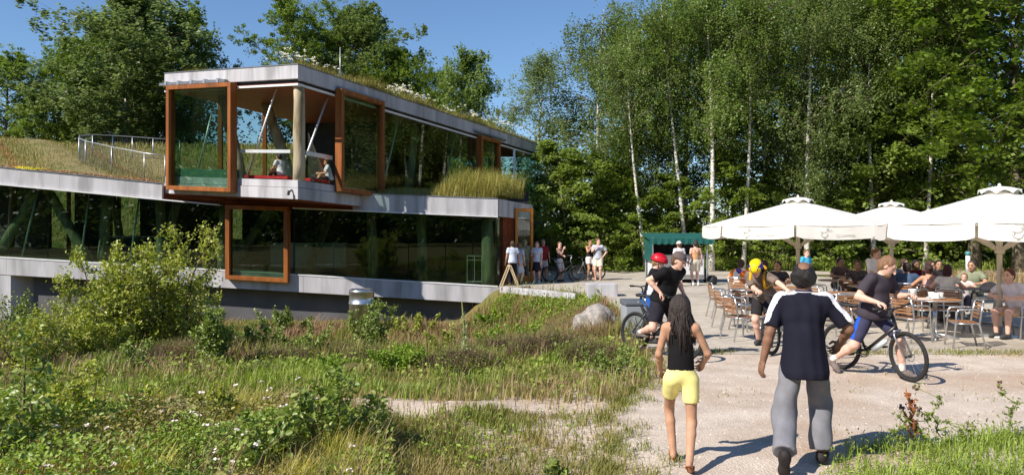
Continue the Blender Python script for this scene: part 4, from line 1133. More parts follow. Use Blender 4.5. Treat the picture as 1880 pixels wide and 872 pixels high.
G_tallroof = leafmat('grass_tall_roof', srgb(134, 132, 60), srgb(180, 168, 96), 0.3, 0.6, c3=srgb(110, 122, 50))
grass('roof_grass', x, y, hh, 0.015, G_tallroof, None, rng, zf=lambda x, y: fas_r(x) - 0.06 + 0.3 * smooth(0, 1.5, y - YF), parent=BLD, lean=0.5)
# sedum cushions and white umbels on the roofs
def dots(name, pts, size, mat, parent=None, label=None, cat=None, flat=1.0):
    v, f = leaf_quads(np.array(pts), size, rng, flat, 1.0)
    o = link(name, np_mesh(name, v, f, mat), parent)
    if parent is not None: o.location = -Vector(parent.location); o['kind'] = 'stuff'
    else: props(o, label, cat, kind='stuff')
    return o
M_umbel = leafmat('white_umbel', srgb(226, 222, 206), srgb(244, 240, 226), 0.3)
M_sedum = leafmat('yellow_sedum', srgb(186, 178, 30), srgb(212, 200, 60), 0.2)
M_sedred = leafmat('red_sedum', srgb(128, 100, 70), srgb(156, 124, 88), 0.2)
pts = []; stalk = MB()
for u0, v0, n in ((0.6, 1.0, 10), (1.2, 1.2, 12), (2.3, 0.9, 9), (6.6, 0.7, 26), (7.4, 0.8, 22), (8.6, 0.8, 12), (11.2, 0.7, 10), (13.0, 0.6, 12), (14.4, 0.6, 10), (15.2, 0.6, 8), (16.3, 0.5, 6)):
    for k in range(n):
        u, v0_ = u0 + rng.normal() * 0.42, abs(v0 + rng.normal() * 0.3) + 0.1
        q = B(u, v0_, 4.62 + 0.12 * rng.random()); h = 0.30 + 0.28 * rng.random(); tp_ = q + Vector((rng.normal() * 0.05, rng.normal() * 0.05, h))
        stalk.tube([q - Vector((0, 0, 0.2)), tp_], 0.004, 3, cap=False)
        for r_ in range(16): pts.append((tp_.x + rng.normal() * 0.035, tp_.y + rng.normal() * 0.035, tp_.z + rng.normal() * 0.018))
dots('white_flowers', pts, 0.048, M_umbel, BLD)
so = stalk.build('flower_stalks', G_roof, BLD); so.location = -BO; so['kind'] = 'stuff'
pts = []; pts2 = []
for k in range(2600):
    x = rng.uniform(-20, -13.4); y = YF + 0.2 + abs(rng.normal()) * 0.28
    if noise2(x, y, 61, 1.6) > 0.25: pts.append((x, y, roof_l(x, y) - 0.01 + 0.05 * rng.random()))
    elif noise2(x, y, 62, 1.4) > 0.1: pts2.append((x, y, roof_l(x, y) - 0.01 + 0.05 * rng.random()))
for k in range(5000):
    v0_ = rng.uniform(0.15, LV - 0.15); u = 0.15 + abs(rng.normal()) * 0.35; q = B(u, v0_, 4.42 + 0.12 * rng.random() + 0.15 * min(u, 1)); (pts if noise2(v0_, u, 63, 1.5) > 0.55 else pts2).append(tuple(q))
dots('yellow_sedum', pts, 0.05, M_sedum, BLD, flat=0.4); dots('red_sedum', pts2, 0.055, M_sedred, BLD, flat=0.3)

# ---------------------------------------------------------------- shrubs and saplings
L_sap = leafmat('sapling_leaf', srgb(108, 126, 44), srgb(178, 182, 90), 0.38, 0.35, nscale=1.0, spec=0.5)
L_dark = leafmat('dark_shrub_leaf', srgb(82, 108, 44), srgb(146, 160, 80), 0.3, 0.4, nscale=1.0, spec=0.5)
L_bright = leafmat('bright_herb_leaf', srgb(92, 128, 40), srgb(150, 172, 66), 0.32, 0.5, nscale=1.5)
def sapling(px, d, h, spread, stems, nleaf, ls, mat, name, label, cat='shrub', seed=0, group=None, twigs=7):
    rg = np.random.default_rng(seed + 500)
    x = PX(px, d); z = float(gz(x, d)) - 0.03
    e = empty(name, (x, d, z), 0, label, cat, group)
    mb = MB(); pts = []; w = []
    for s in range(stems):
        a = s * 2.4 + rg.normal() * 0.4; sp = spread * (0.25 + 0.8 * rg.random()); hh = h * (0.55 + 0.45 * rg.random()) if s else h; sp = sp if s else sp * 0.3
        path = [Vector((0.06 * math.cos(a), 0.06 * math.sin(a), 0))]
        for j in range(1, 7):
            t = j / 6; path.append(Vector((math.cos(a) * sp * t ** 0.8, math.sin(a) * sp * t ** 0.8, hh * t ** 1.1)) + Vector((rg.normal(), rg.normal(), 0)) * 0.03 * h)
        mb.tube(path, [0.012 * h * (1 - 0.85 * j / 6) + 0.002 for j in range(7)], 5)
        for j in range(1, 7):
            for k in range(twigs):
                b = rg.random() * 6.28; ll = h * (0.09 + 0.13 * rg.random()) * (1.25 - 0.13 * j)
                q = path[j - 1].lerp(path[j], rg.random()); q2 = q + Vector((math.cos(b) * ll, math.sin(b) * ll, ll * (0.4 + 0.5 * rg.normal())))
                if k < 4: mb.tube([q, q2], [0.003 * h, 0.001 * h], 3, cap=False)
                for r_ in np.linspace(0.3, 1.05, 4): pts.append(tuple(q.lerp(q2, r_))); w.append(1)
    pts = np.array(pts); i = rg.integers(0, len(pts), nleaf)
    c = pts[i] + rg.normal(size=(nleaf, 3)) * 0.035 * h ** 0.5
    c[:, 2] = np.maximum(c[:, 2], 0.02)
    v, f = leaf_fold(c, ls * (0.6 + 0.7 * rg.random(nleaf)), rg, 0.15, 0.72, 0.5)
    mb.build('stem', M_twig, e, True); link('foliage', np_mesh('foliage', v, f, mat), e)
    return e
for k, a in enumerate((
    (290, 15.5, 2.75, 1.3, 13, 12000, 0.062, L_sap, 'birch_sapling', 'tall many-stemmed birch sapling before the left glazing'),
    (205, 15.0, 2.2, 1.15, 10, 8000, 0.060, L_sap, 'birch_sapling', 'birch sapling left of and lower than the tallest one'),
    (160, 13.2, 1.25, 0.75, 8, 5200, 0.052, L_sap, 'birch_sapling', 'small birch sapling low before the white slab, over dark heather'),
    (352, 17.0, 1.85, 0.9, 8, 5600, 0.060, L_sap, 'birch_sapling', 'birch sapling close right of the tallest, before orange window'),
    (395, 13.4, 1.05, 0.75, 8, 5000, 0.050, L_dark, 'leafy_shrub', 'spreading green shrub below and right of the tall sapling'),
    (682, 21.0, 1.55, 0.85, 8, 4200, 0.066, L_dark, 'leafy_shrub', 'shrub hiding part of the shiny metal drum'),
    (560, 15.2, 0.72, 0.55, 6, 2000, 0.052, L_dark, 'leafy_shrub', 'low dark shrub midway between sapling clump and metal drum'),
    (480, 16.5, 0.8, 0.6, 6, 2200, 0.055, L_dark, 'leafy_shrub', 'low shrub left of the midway shrub under the orange window'),
    (822, 16.0, 0.75, 0.5, 5, 1500, 0.05, L_sap, 'leafy_shrub', 'thin shrub left of the pale mullein spike'),
    (730, 12.4, 0.46, 0.55, 14, 4600, 0.035, L_bright, 'nettle_clump', 'bright green rounded clump in the middle of the grass'),
    (612, 11.4, 0.34, 0.3, 8, 1400, 0.032, L_bright, 'nettle_clump', 'small bright green clump near the sapling at the lower middle'),
    (1130, 10.6, 0.42, 0.5, 10, 2600, 0.034, L_dark, 'leafy_shrub', 'dark green tuft at the gravel edge below the boulder'),
    (45, 6.3, 1.25, 0.16, 2, 420, 0.062, L_dark, 'poplar_sapling', 'single upright sapling near the left frame edge, foreground'),
    (25, 5.9, 0.75, 0.35, 4, 700, 0.062, L_dark, 'poplar_sapling', 'short sapling at the bottom left corner'),
    (600, 6.7, 0.74, 0.42, 7, 1500, 0.056, L_dark, 'poplar_sapling', 'bushy sapling cluster at the bottom, right end of the brambles'),
    (520, 6.2, 0.55, 0.35, 5, 900, 0.056, L_dark, 'poplar_sapling', 'lower sapling left of the bushy cluster at the bottom'),
    (135, 7.0, 0.80, 0.40, 6, 1500, 0.046, L_sap, 'leafy_shrub', 'light green leafy shrub in the brambles near left'),
    (265, 7.4, 0.55, 0.38, 6, 1300, 0.044, L_sap, 'leafy_shrub', 'light shrub in the brambles, second from the left edge'),
    (400, 7.5, 0.52, 0.36, 6, 1200, 0.044, L_sap, 'leafy_shrub', 'light shrub in the brambles left of the bushy sapling cluster'),
    (690, 7.1, 0.45, 0.32, 5, 800, 0.046, L_dark, 'leafy_shrub', 'small shrub at the right tip of the brambles'),
    (62, 11.5, 1.0, 0.5, 6, 2200, 0.048, L_sap, 'leafy_shrub', 'light shrub behind the upright sapling at far left'),
    (235, 11.8, 0.5, 0.42, 6, 1300, 0.044, L_dark, 'leafy_shrub', 'low shrub in the grass below the tall saplings'),
    (25, 19.0, 1.6, 0.9, 7, 3000, 0.064, L_dark, 'leafy_shrub', 'shrub against the white pier at the left frame edge'),
    (105, 20.5, 1.7, 0.9, 7, 3000, 0.064, L_sap, 'leafy_shrub', 'shrub before the dark plinth just right of the pier'),
    (455, 21.0, 1.0, 0.8, 6, 2000, 0.066, L_dark, 'leafy_shrub', 'shrub at the plinth right of the lower orange window'),
    (900, 17.5, 0.75, 0.6, 6, 1700, 0.055, L_bright, 'leafy_shrub', 'green shrub on the bank left of the boulder'),
    (985, 20.0, 0.7, 0.7, 6, 1700, 0.06, L_bright, 'leafy_shrub', 'green shrub on the bank behind the boulder'),
    (520, 25.5, 1.1, 0.9, 8, 1800, 0.08, L_dark, 'leafy_shrub', 'shrub at the wall foot midway between orange window and drum'),
    (760, 25.0, 0.9, 0.9, 8, 1800, 0.08, L_sap, 'leafy_shrub', 'shrub at the wall foot right of the metal drum'),
    (902, 27.2, 0.55, 0.7, 7, 1500, 0.08, L_bright, 'leafy_shrub', 'low shrub at the building corner below the A-shaped sign'),
    (868, 26.4, 0.6, 0.8, 7, 1500, 0.08, L_dark, 'leafy_shrub', 'low shrub at the wall foot left of the glass corner'),
    (940, 25.6, 0.45, 0.8, 7, 1500, 0.08, L_bright, 'leafy_shrub', 'low shrub under the kerb below the entrance'),
    (1020, 6.15, 0.17, 0.16, 5, 150, 0.06, L_dark, 'bramble_shoot', 'low leafy shoot at the bottom edge right of the brambles', 'plant'),
)):
    sapling(*a[:10], cat=(a[10] if len(a) > 10 else 'shrub'), seed=k)
# dark heather cushions under and around the saplings
M_heath = leafmat('heather_twig', srgb(84, 66, 54), srgb(128, 104, 84), 0.15, 0.8, c3=srgb(84, 84, 44))
def heather(px, d, r, hgt, label, seed):
    rg = np.random.default_rng(seed + 900); x = PX(px, d); e = empty('heather_bush', (x, d, float(gz(x, d)) - 0.03), 0, label, 'shrub', 'brown heather cushions in the dip')
    n = int(3000 * r); a = rg.random(n) * 6.283; q = np.sqrt(rg.random(n)) * r; hh = hgt * np.sqrt(np.maximum(0.06, 1 - (q / r) ** 2)) * (0.55 + 0.5 * rg.random(n))
    v, f = blades(q * np.cos(a), q * np.sin(a), 0 * q, hh, 0.008, rg, 0.8, (0, 0)); link('twigs', np_mesh('twigs', v, f, M_heath), e)
    m = int(1400 * r); a = rg.random(m) * 6.283; q = np.sqrt(rg.random(m)) * r; c = np.stack([q * np.cos(a), q * np.sin(a), hgt * np.sqrt(np.maximum(0.05, 1 - (q / r) ** 2)) * (0.5 + 0.5 * rg.random(m))], 1); v, f = leaf_fold(c, 0.03, rg, 0.1, 0.4); link('foliage', np_mesh('foliage', v, f, L_herb), e)
for k, a in enumerate(((95, 13.6, 0.95, 0.75, 'dark brown heather left of the small sapling'), (40, 15.5, 1.0, 0.8, 'brown heather at the left frame edge under the pier'), (270, 13.3, 0.9, 0.55, 'brown heather at the foot of the tall sapling'), (335, 14.2, 0.8, 0.5, 'brown heather right of the tall sapling foot'), (450, 17.5, 0.8, 0.6, 'heather under the lower orange window'), (620, 17.2, 0.9, 0.5, 'heather left of the shrub before the drum'), (770, 17.5, 0.8, 0.45, 'heather right of the shrub before the drum'), (930, 14.2, 0.8, 0.5, 'brown-pink heather midway to the boulder'), (1010, 13.2, 0.8, 0.5, 'brown-pink heather left below the boulder'), (1045, 17.0, 0.7, 0.45, 'heather just behind and left of the boulder'), (480, 11.6, 0.42, 0.22, 'low pile of dead twigs in the grass'), (20, 12.2, 0.9, 0.55, 'pinkish heather at the left frame edge, nearest of all'), (210, 12.2, 0.7, 0.42, 'heather below the small birch sapling'), (520, 14.0, 0.7, 0.42, 'heather between spreading shrub and midway shrub'), (680, 14.2, 0.7, 0.40, 'heather below the shrub before the drum'), (850, 12.6, 0.75, 0.42, 'pinkish heather right of the bright green clump'), (1085, 12.2, 0.6, 0.42, 'pinkish heather right below the boulder near the gravel'))): heather(*a, k)
# mixed rough growth on the bank before the entrance
n = 16000; y = 15.5 + 12.6 * rng.random(n); x = edge_x(y) - 0.05 - 5.0 * rng.random(n) ** 1.3; x, y = clump(x, y, 0.7, 0.16, 260)
sel = noise2(x, y, 95, 1.1) + 0.5 * noise2(x, y, 96, 3.0); el_ = 0.35 + 0.65 * smooth(0.2, 1.6, edge_x(y) - x)
grass('bank_grass', x[sel > 0.1], y[sel > 0.1], (0.14 + 0.30 * rng.random((sel > 0.1).sum())) * el_[sel > 0.1], 0.018, G_green, 'rough green tussocks on the bank before the entrance', rng)
grass('bank_heath', x[sel <= 0.1], y[sel <= 0.1], (0.18 + 0.34 * rng.random((sel <= 0.1).sum())) * el_[sel <= 0.1], 0.016, G_pink, 'brown-pink grass heads on the bank before the entrance', rng, lean=0.7)
n = 5200; y = 15.5 + 12.6 * rng.random(n); x = edge_x(y) - 0.05 - 5.5 * rng.random(n); keep = noise2(x, y, 97, 1.6) > 0.1; x, y = x[keep], y[keep]
c = np.stack([x, y, gz(x, y) + 0.05 + 0.28 * rng.random(len(x))], 1); v, f = leaf_fold(c, 0.075 * (0.5 + 0.8 * rng.random(len(x))), rng, 0.3)
props(link('bank_herbs', np_mesh('bank_herbs', v, f, L_herb)), 'leafy herbs on the bank before the entrance', 'herbs', kind='stuff')
# ivy-like ground cover along the paved edge before the entrance
n = 4200; y = rng.uniform(22.5, 28.0, n); x = edge_x(y) - 0.1 - np.abs(rng.normal(size=n)) * 0.75
c = np.stack([x, y, gz(x, y) + 0.02 + 0.20 * rng.random(n) * (0.6 + 0.5 * noise2(x, y, 70, 1.3))], 1)
v, f = leaf_fold(c, 0.085 * (0.6 + 0.7 * rng.random(n)), rng, 0.5)
props(link('ground_cover', np_mesh('ground_cover', v, f, L_bright)), 'leafy green ground cover along the terrace edge before the entrance', 'ground cover', kind='stuff')
L_bramg = leafmat('bramble_leaf_green', srgb(86, 116, 44), srgb(158, 176, 82), 0.35, 0.45, nscale=2.0, spec=0.45)
# brambles of the near corner
n = 44000; y = 4.7 + 3.5 * rng.random(n); x = -0.72 * y - 0.4 + rng.random(n) * (0.72 * y + 0.4 - 0.155 * y)
hc = np.clip(0.34 + 0.24 * noise2(x, y, 71, 1.6) + 0.10 * noise2(x, y, 72, 4.0), 0.06, 0.8) * (1 - smooth(7.4, 8.3, y + 0.3 * noise2(x, y, 73, 1.5)))
keep = (hc > 0.05) & (rng.random(n) < np.clip(0.75 + 0.5 * noise2(x, y, 74, 2.2), 0.25, 1)); x, y, hc = x[keep], y[keep], hc[keep]
c = np.stack([x, y, gz(x, y) + hc * (0.25 + 0.75 * rng.random(len(x)) ** 0.7)], 1)
L_bram = leafmat('bramble_leaf', srgb(98, 112, 40), srgb(176, 172, 92), 0.35, 0.45, c3=srgb(168, 138, 104), nscale=2.0, spec=0.45)
v, f = leaf_fold(c, 0.036 * (0.5 + 0.9 * rng.random(len(x))), rng, 0.3, 0.62)
props(link('brambles', np_mesh('brambles', v, f, [L_bram, L_bramg], mi=np.tile((noise2(x, y, 75, 2.4) + 0.6 * noise2(x, y, 76, 6.0) > -0.3).astype(int), 2))), 'tangled low brambles filling the near left corner', 'brambles', kind='stuff')
n = 6500; y = 4.9 + 3.6 * rng.random(n); x = -0.72 * y - 0.4 + rng.random(n) * (0.72 * y + 0.4 - 0.17 * y)
grass('bramble_stalks', x, y, 0.15 + 0.35 * rng.random(n) ** 2, 0.006, G_dry, 'dry stalks standing among the near brambles', rng, lean=0.9)
M_petal = leafmat('bramble_petal', srgb(226, 200, 206), srgb(240, 228, 228), 0.3)
pts = []
for k in range(46):
    yy = rng.uniform(5.2, 7.8); xx = rng.uniform(-0.66 * yy, -0.2 * yy); zz_ = float(gz(xx, yy)) + rng.uniform(0.22, 0.5)
    for r_ in range(5): pts.append((xx + rng.normal() * 0.016, yy + rng.normal() * 0.016, zz_ + rng.normal() * 0.006))
dots('bramble_flowers', pts, 0.026, M_petal, None, 'small pale pink bramble flowers in the near corner', 'flowers', 0.6)
# mixed leafy herbs low in the near grass, with yellowish grass tufts among the brambles
n = 9000; y = 6.0 + 4.5 * rng.random(n); x = -0.70 * y + rng.random(n) * (edge_x(y) + 0.70 * y - 0.3)
keep = (noise2(x, y, 90, 2.2) + 0.5 * noise2(x, y, 91, 5.0) > 0.25) & ~on_track(x, y); x, y = x[keep], y[keep]
c = np.stack([x, y, gz(x, y) + 0.02 + 0.10 * rng.random(len(x))], 1); v, f = leaf_fold(c, 0.03 * (0.5 + 0.9 * rng.random(len(x))), rng, 0.4, 0.6)
props(link('low_herbs', np_mesh('low_herbs', v, f, L_bright)), 'low bright herbs scattered through the near grass', 'herbs', kind='stuff')
cs2 = [(rng.uniform(-0.68, -0.2) * yy, yy) for yy in rng.uniform(5.6, 8.2, 34)]
G_yel = leafmat('grass_yellow', srgb(150, 150, 58), srgb(190, 182, 88), 0.35, 0.5)
tufts(cs2, 7000, 0.20, 0.42, 0.006, G_yel, 'yellow_grass', 'yellow-green grass tufts among the near brambles')
# weeds in the lower right corner
def corner(n, seed):
    y = 5.0 + 2.75 * rng.random(n); x = 0.33 * y + rng.random(n) * (0.36 * y + 0.8)
    lim = 7.15 + 0.28 * (x - 3.6) + 0.18 * noise2(x, y, seed, 3.0) - 1.2 * np.clip(3.1 - x, 0, 1)
    return x, y, (y < lim) & (x > 2.55 + 0.1 * noise2(x, y, seed + 1, 4.0))
x, y, k_ = corner(22000, 80); k_ &= rng.random(len(x)) < np.clip(0.55 + 0.6 * noise2(x, y, 83, 4.0), 0.1, 1); x, y = x[k_], y[k_]
grass('weed_grass', x, y, (0.04 + 0.17 * rng.random(len(x)) ** 1.6) * np.clip((x - 2.5) / 0.5, 0.3, 1), 0.009, G_fresh, 'green grass of the weedy corner at lower right', rng, zf=lambda x, y: 0 * x, lean=0.6)
x, y, k_ = corner(2200, 80); x, y = x[k_], y[k_]
c = np.stack([x, y, 0.04 + 0.2 * rng.random(len(x))], 1); v, f = leaf_fold(c, 0.036 * (0.6 + 0.8 * rng.random(len(x))), rng, 0.1, 0.4)
props(link('weed_leaves', np_mesh('weed_leaves', v, f, L_herb)), 'narrow weed leaves in the lower right corner', 'weeds', kind='stuff')
M_thistle = pmat('thistle_head', srgb(92, 62, 66), srgb(122, 84, 90), 30, 0.8)
M_dock = pmat('dock_seed', srgb(138, 82, 44), srgb(172, 110, 66), 20, 0.85)
M_wstem = pmat('weed_stem', srgb(104, 112, 58), srgb(134, 134, 76), 10, 0.8)
def weed(px, base_d, top, kind, label, name, seed):
    rg = np.random.default_rng(seed); d = base_d; x = PX(px, d); h = CAM_Z - (top - HOR) / F_PX * d
    e = empty(name, (x, d, 0), 0, label, 'plant', 'tall weeds at lower right')
    mb = MB(); lv = []; path = [Vector((rg.normal() * 0.012 * j, rg.normal() * 0.012 * j, h * j / 7)) for j in range(8)]
    mb.tube(path, [0.008 * (1 - 0.6 * j / 7) for j in range(8)], 5); heads = MB()
    if kind == 'thistle':
        for j in range(2, 7):
            for q in range(3):
                a = rg.random() * 6.28; l = h * 0.22 * (1 - j / 9); p = path[j]
                p2 = p + Vector((math.cos(a) * l, math.sin(a) * l, l * 0.5)); mb.tube([p, p2], 0.003, 3, cap=False)
                for t in np.linspace(0.1, 1, 6): lv.append(tuple(p.lerp(p2, t)))
        for q in range(5):
            p = path[7] + Vector((rg.normal() * 0.025, rg.normal() * 0.025, rg.normal() * 0.02)); s = 0.011 * rg.uniform(0.7, 1.2)
            heads.lathe([(s * 0.5, -s), (s, -s * 0.3), (s * 0.9, s * 0.5), (s * 1.15, s * 1.3), (s * 0.3, s * 1.4)], p, 7)
        heads.build('flower_head', M_thistle, e, True)
        for j in range(1, 8):
            for q in range(10): lv.append(tuple(path[j] + Vector((rg.normal() * 0.02, rg.normal() * 0.02, rg.normal() * 0.03))))
    else:
        for j in range(2, 8):
            for q in range(2):
                a = rg.random() * 6.28; l = h * 0.26 * (1 - (j - 2) / 7); p = path[j - 1]
                p2 = p + Vector((math.cos(a) * l * 0.55, math.sin(a) * l * 0.55, l))
                heads.tube([p, p.lerp(p2, 0.4), p.lerp(p2, 0.7), p2], [0.006, 0.013, 0.011, 0.004], 5)
                for t in np.linspace(0.2, 1, 10):
                    w_ = p.lerp(p2, t); heads.box(w_ + Vector((rg.normal() * 0.010, rg.normal() * 0.010, 0)), (0.014, 0.014, 0.012))
        heads.tube(path[4:], [0.010, 0.014, 0.011, 0.004], 5)
        heads.build('seed_head', M_dock, e)
        for q in range(30): lv.append((rg.normal() * 0.08, rg.normal() * 0.08, rg.random() * h * 0.35))
    mb.build('stem', M_wstem, e)
    v, f = leaf_fold(np.array(lv), 0.05 * (0.5 + 0.6 * rg.random(len(lv))), rg, 0.0, 0.3)
    link('foliage', np_mesh('foliage', v, f, L_herb), e)
weed(1676, 7.1, 714, 'dock', 'reddish brown dock seed stalk in the weedy corner', 'dock_plant', 1)
weed(1648, 7.0, 752, 'thistle', 'short thistle just left of the reddish dock stalk', 'thistle', 2)
weed(1700, 7.1, 750, 'thistle', 'short purple-topped thistle just right of the dock stalk', 'thistle', 3)
weed(1727, 7.15, 719, 'thistle', 'tall thistle midway along the weedy corner', 'thistle', 4)
weed(1765, 7.2, 775, 'thistle', 'lowest thistle right of the tall midway one', 'thistle', 5)
weed(1857, 7.4, 712, 'thistle', 'tallest thistle near the right frame edge', 'thistle', 6)
# pale mullein spike in the dip
mx_, md = PX(855, 13.6), 13.6; mz = float(gz(mx_, md))
e = empty('mullein', (mx_, md, mz), 0, 'pale green mullein spike standing before the boulder grass', 'plant')
mb = MB(); mb.tube([(0, 0, 0), (-0.02, 0, 0.4), (-0.04, 0, 0.75), (-0.07, 0, 1.05)], [0.016, 0.016, 0.022, 0.006], 6); mb.build('stem', M_wstem, e, True)
c = np.array([(rng.normal() * 0.05 * (1.2 - t) - 0.05 * t, rng.normal() * 0.05 * (1.2 - t), t * 0.95) for t in rng.random(160)])
v, f = leaf_fold(c, 0.09 * (1.15 - c[:, 2]), rng, 0.2, 0.4, 0.2); L_mull = leafmat('mullein_leaf', srgb(140, 156, 112), srgb(172, 184, 138), 0.2)
link('foliage', np_mesh('foliage', v, f, L_mull), e)
# ---------------------------------------------------------------- parasols
M_canvas = pmat('cream_canvas', srgb(234, 231, 223), srgb(244, 242, 236), 1.8, 0.85, 0.45, 4, spec=0.2)
_nt = M_canvas.node_tree; _b = _nt.nodes['Principled BSDF']; _t = _nt.nodes.new('ShaderNodeBsdfTranslucent'); _t.inputs[0].default_value = (0.80, 0.74, 0.62, 1)
_ms = _nt.nodes.new('ShaderNodeMixShader'); _ms.inputs[0].default_value = 0.22
_nt.links.new(_b.outputs[0], _ms.inputs[1]); _nt.links.new(_t.outputs[0], _ms.inputs[2]); _nt.links.new(_ms.outputs[0], _nt.nodes['Material Output'].inputs['Surface'])
M_pole = pmat('pale_painted_wood', srgb(196, 186, 166), srgb(214, 204, 186), 6, 0.6, 0.1, 30, stretch=(1, 1, 0.2))
M_print = pmat('grey_print', srgb(150, 148, 140), srgb(164, 162, 154), 8, 0.9)

def emblem_mesh(P0, ex, ez, n):
    """faint bird-like emblem with a line of lettering, flat strokes on the valance"""
    m = MB()
    def st(pts, w):
        for i in range(len(pts) - 1):
            a = P0 + ex * pts[i][0] + ez * pts[i][1] + n * 0.006; b = P0 + ex * pts[i + 1][0] + ez * pts[i + 1][1] + n * 0.006
            m.bar(a, b, w, 0.003, up=n)
    st([(0, 0.10), (0.03, 0.05), (0.09, 0.02), (0.15, 0.04), (0.17, 0.10)], 0.009)
    st([(0.05, 0.13), (0.11, 0.13), (0.16, 0.17), (0.14, 0.22), (0.20, 0.17), (0.26, 0.19)], 0.009)
    st([(0.0, 0.15), (0.05, 0.13), (0.03, 0.08)], 0.008); st([(0.07, 0.0), (0.13, 0.0)], 0.008); st([(0.16, 0.24), (0.17, 0.29)], 0.007)
    return m

def parasol(px, d, apex, r, phase, label, logo=True, rim=2.17):
    x = PX(px, d); e = empty('parasol', (x, d, 0.005), 0, label, 'parasol', 'large cream parasols over the terrace tables')
    def cor(k, rr, z, sag=0): a = R(phase + 45 * k); return Vector((rr * math.cos(a), rr * math.sin(a), z))
    # canopy: eight slightly hollow panels
    rc = 0.36; zc = apex - 0.17
    m = MB(); NS = 5; NT = 6
    for k in range(8):
        vs = []; fs = []
        for i in range(NS + 1):
            t = i / NS; rr = rc * 0.4 + (r - rc * 0.4) * t; z = zc + 0.05 - (zc + 0.05 - rim) * t
            for j in range(NT + 1):
                s = j / NT; p = cor(k, rr, z).lerp(cor(k + 1, rr, z), s); p.z -= 0.03 * t * math.sin(math.pi * s) * (1 - 0.3 * t); vs.append(p)
        for i in range(NS):
            for j in range(NT):
                a = i * (NT + 1) + j; fs.append((a, a + NT + 1, a + NT + 2, a + 1))
        m.add(vs, fs)
    can = m.build('canopy', M_canvas, e, True)
    # valance: hanging flap, eight pieces with a split at each corner
    m = MB()
    for k in range(8):
        vs = []; fs = []; NJ = 12
        for j in range(NJ + 1):
            s = 0.015 + 0.97 * j / NJ; p = cor(k, r, rim).lerp(cor(k + 1, r, rim), s); p.z -= 0.042 * math.sin(math.pi * s)
            out = Vector((p.x, p.y, 0)).normalized(); w = math.sin(s * 21 + k * 2) * 0.012
            edge_ = 0.05 * (1 - min(1, min(s, 1 - s) / 0.12)) ** 2
            vs += [p, p - Vector((0, 0, 0.15)) + out * (0.01 + w * 0.6), p - Vector((0, 0, 0.285 - edge_)) + out * (0.012 + w)]
        for j in range(NJ):
            for q in range(2): a = 3 * j + q; fs.append((a, a + 1, a + 4, a + 3))
        m.add(vs, fs)
    va = m.build('valance', M_canvas, e, True)
    # vent cap with arched openings
    m = MB()
    for k in range(8):
        vs = []; fs = []; NJ = 8
        for j in range(NJ + 1):
            s = j / NJ; p = cor(k, rc, zc + 0.10).lerp(cor(k + 1, rc, zc + 0.10), s)
            q = p - Vector((0, 0, 0.085 - 0.07 * math.sin(math.pi * s) ** 1.3)); tp = Vector((0, 0, apex))
            vs += [tp.lerp(p, 0.04), tp.lerp(p, 0.5) + Vector((0, 0, 0.012)), p, q + Vector((p.x, p.y, 0)).normalized() * 0.012]
        for j in range(NJ):
            for q in range(3): a = 4 * j + q; fs.append((a, a + 1, a + 5, a + 4))
        m.add(vs, fs)
    m.build('vent_cap', M_canvas, e, True)
    m = MB(); m.lathe([(0.03, 0), (0.035, 0.03), (0.012, 0.07)], (0, 0, apex - 0.015), 8); m.build('finial', M_pole, e, True)
    m = MB(); m.tube([(0, 0, 0.02), (0, 0, apex - 0.02)], 0.048, 12); m.build('pole', M_pole, e, True)
    m = MB(); m.lathe([(0.075, 1.60), (0.085, 1.62), (0.085, 1.72), (0.07, 1.74)], (0, 0, 0), 12); m.build('hub', M_pole, e, True)
    for k in range(8):
        m = MB(); a = cor(k, 0.07, 1.68); b = cor(k, r * 0.52, zc + (rim - zc) * 0.52 - 0.05); m.bar(a, b, 0.035, 0.05); m.build('strut', M_pole, e)
        m = MB(); m.bar(cor(k, 0.05, zc + 0.02), cor(k, r * 0.985, rim - 0.03), 0.03, 0.04); m.build('rib', M_pole, e)
    m = MB(); m.lathe([(0.30, 0.0), (0.30, 0.03), (0.07, 0.045), (0.06, 0.2), (0.052, 0.2)], (0, 0, 0.0), 16); m.build('base', M_galv, e, True)
    if logo:
        for k in range(8):
            mid = cor(k, r, 0).lerp(cor(k + 1, r, 0), 0.5); n = Vector((mid.x, mid.y, 0)).normalized()
            if n.y > -0.55: continue
            ex = Vector((-n.y, n.x, 0)) ; ez = Vector((0, 0, 1))
            P0 = mid + n * 0.022 - ex * 0.35 + Vector((0, 0, rim - 0.29)); emblem_mesh(P0, ex, ez, n).build('emblem', M_print, va)
            c = bpy.data.curves.new('lettering', 'FONT'); c.body = 'natuurmonumenten'; c.size = 0.055; c.extrude = 0.001
            t = bpy.data.objects.new('lettering_text', c); COL.objects.link(t); me = bpy.data.meshes.new_from_object(t.evaluated_get(bpy.context.evaluated_depsgraph_get()))
            bpy.data.objects.remove(t); me.materials.clear(); me.materials.append(M_print)
            o = link('lettering', me, va); o.matrix_local = Matrix.Translation(mid + n * 0.035 + ex * -0.02 + Vector((0, 0, rim - 0.235))) @ Matrix((ex, ez, n)).transposed().to_4x4()
    return e
parasol(1465, 19.1, 2.90, 2.35, -112, 'cream parasol nearest the green stall, over the left tables')
parasol(1637, 22.5, 2.92, 2.30, -100, 'cream parasol at the back, between the other two', False)
parasol(1835, 14.7, 2.90, 2.25, -131, 'nearest cream parasol, cut by the right frame edge')

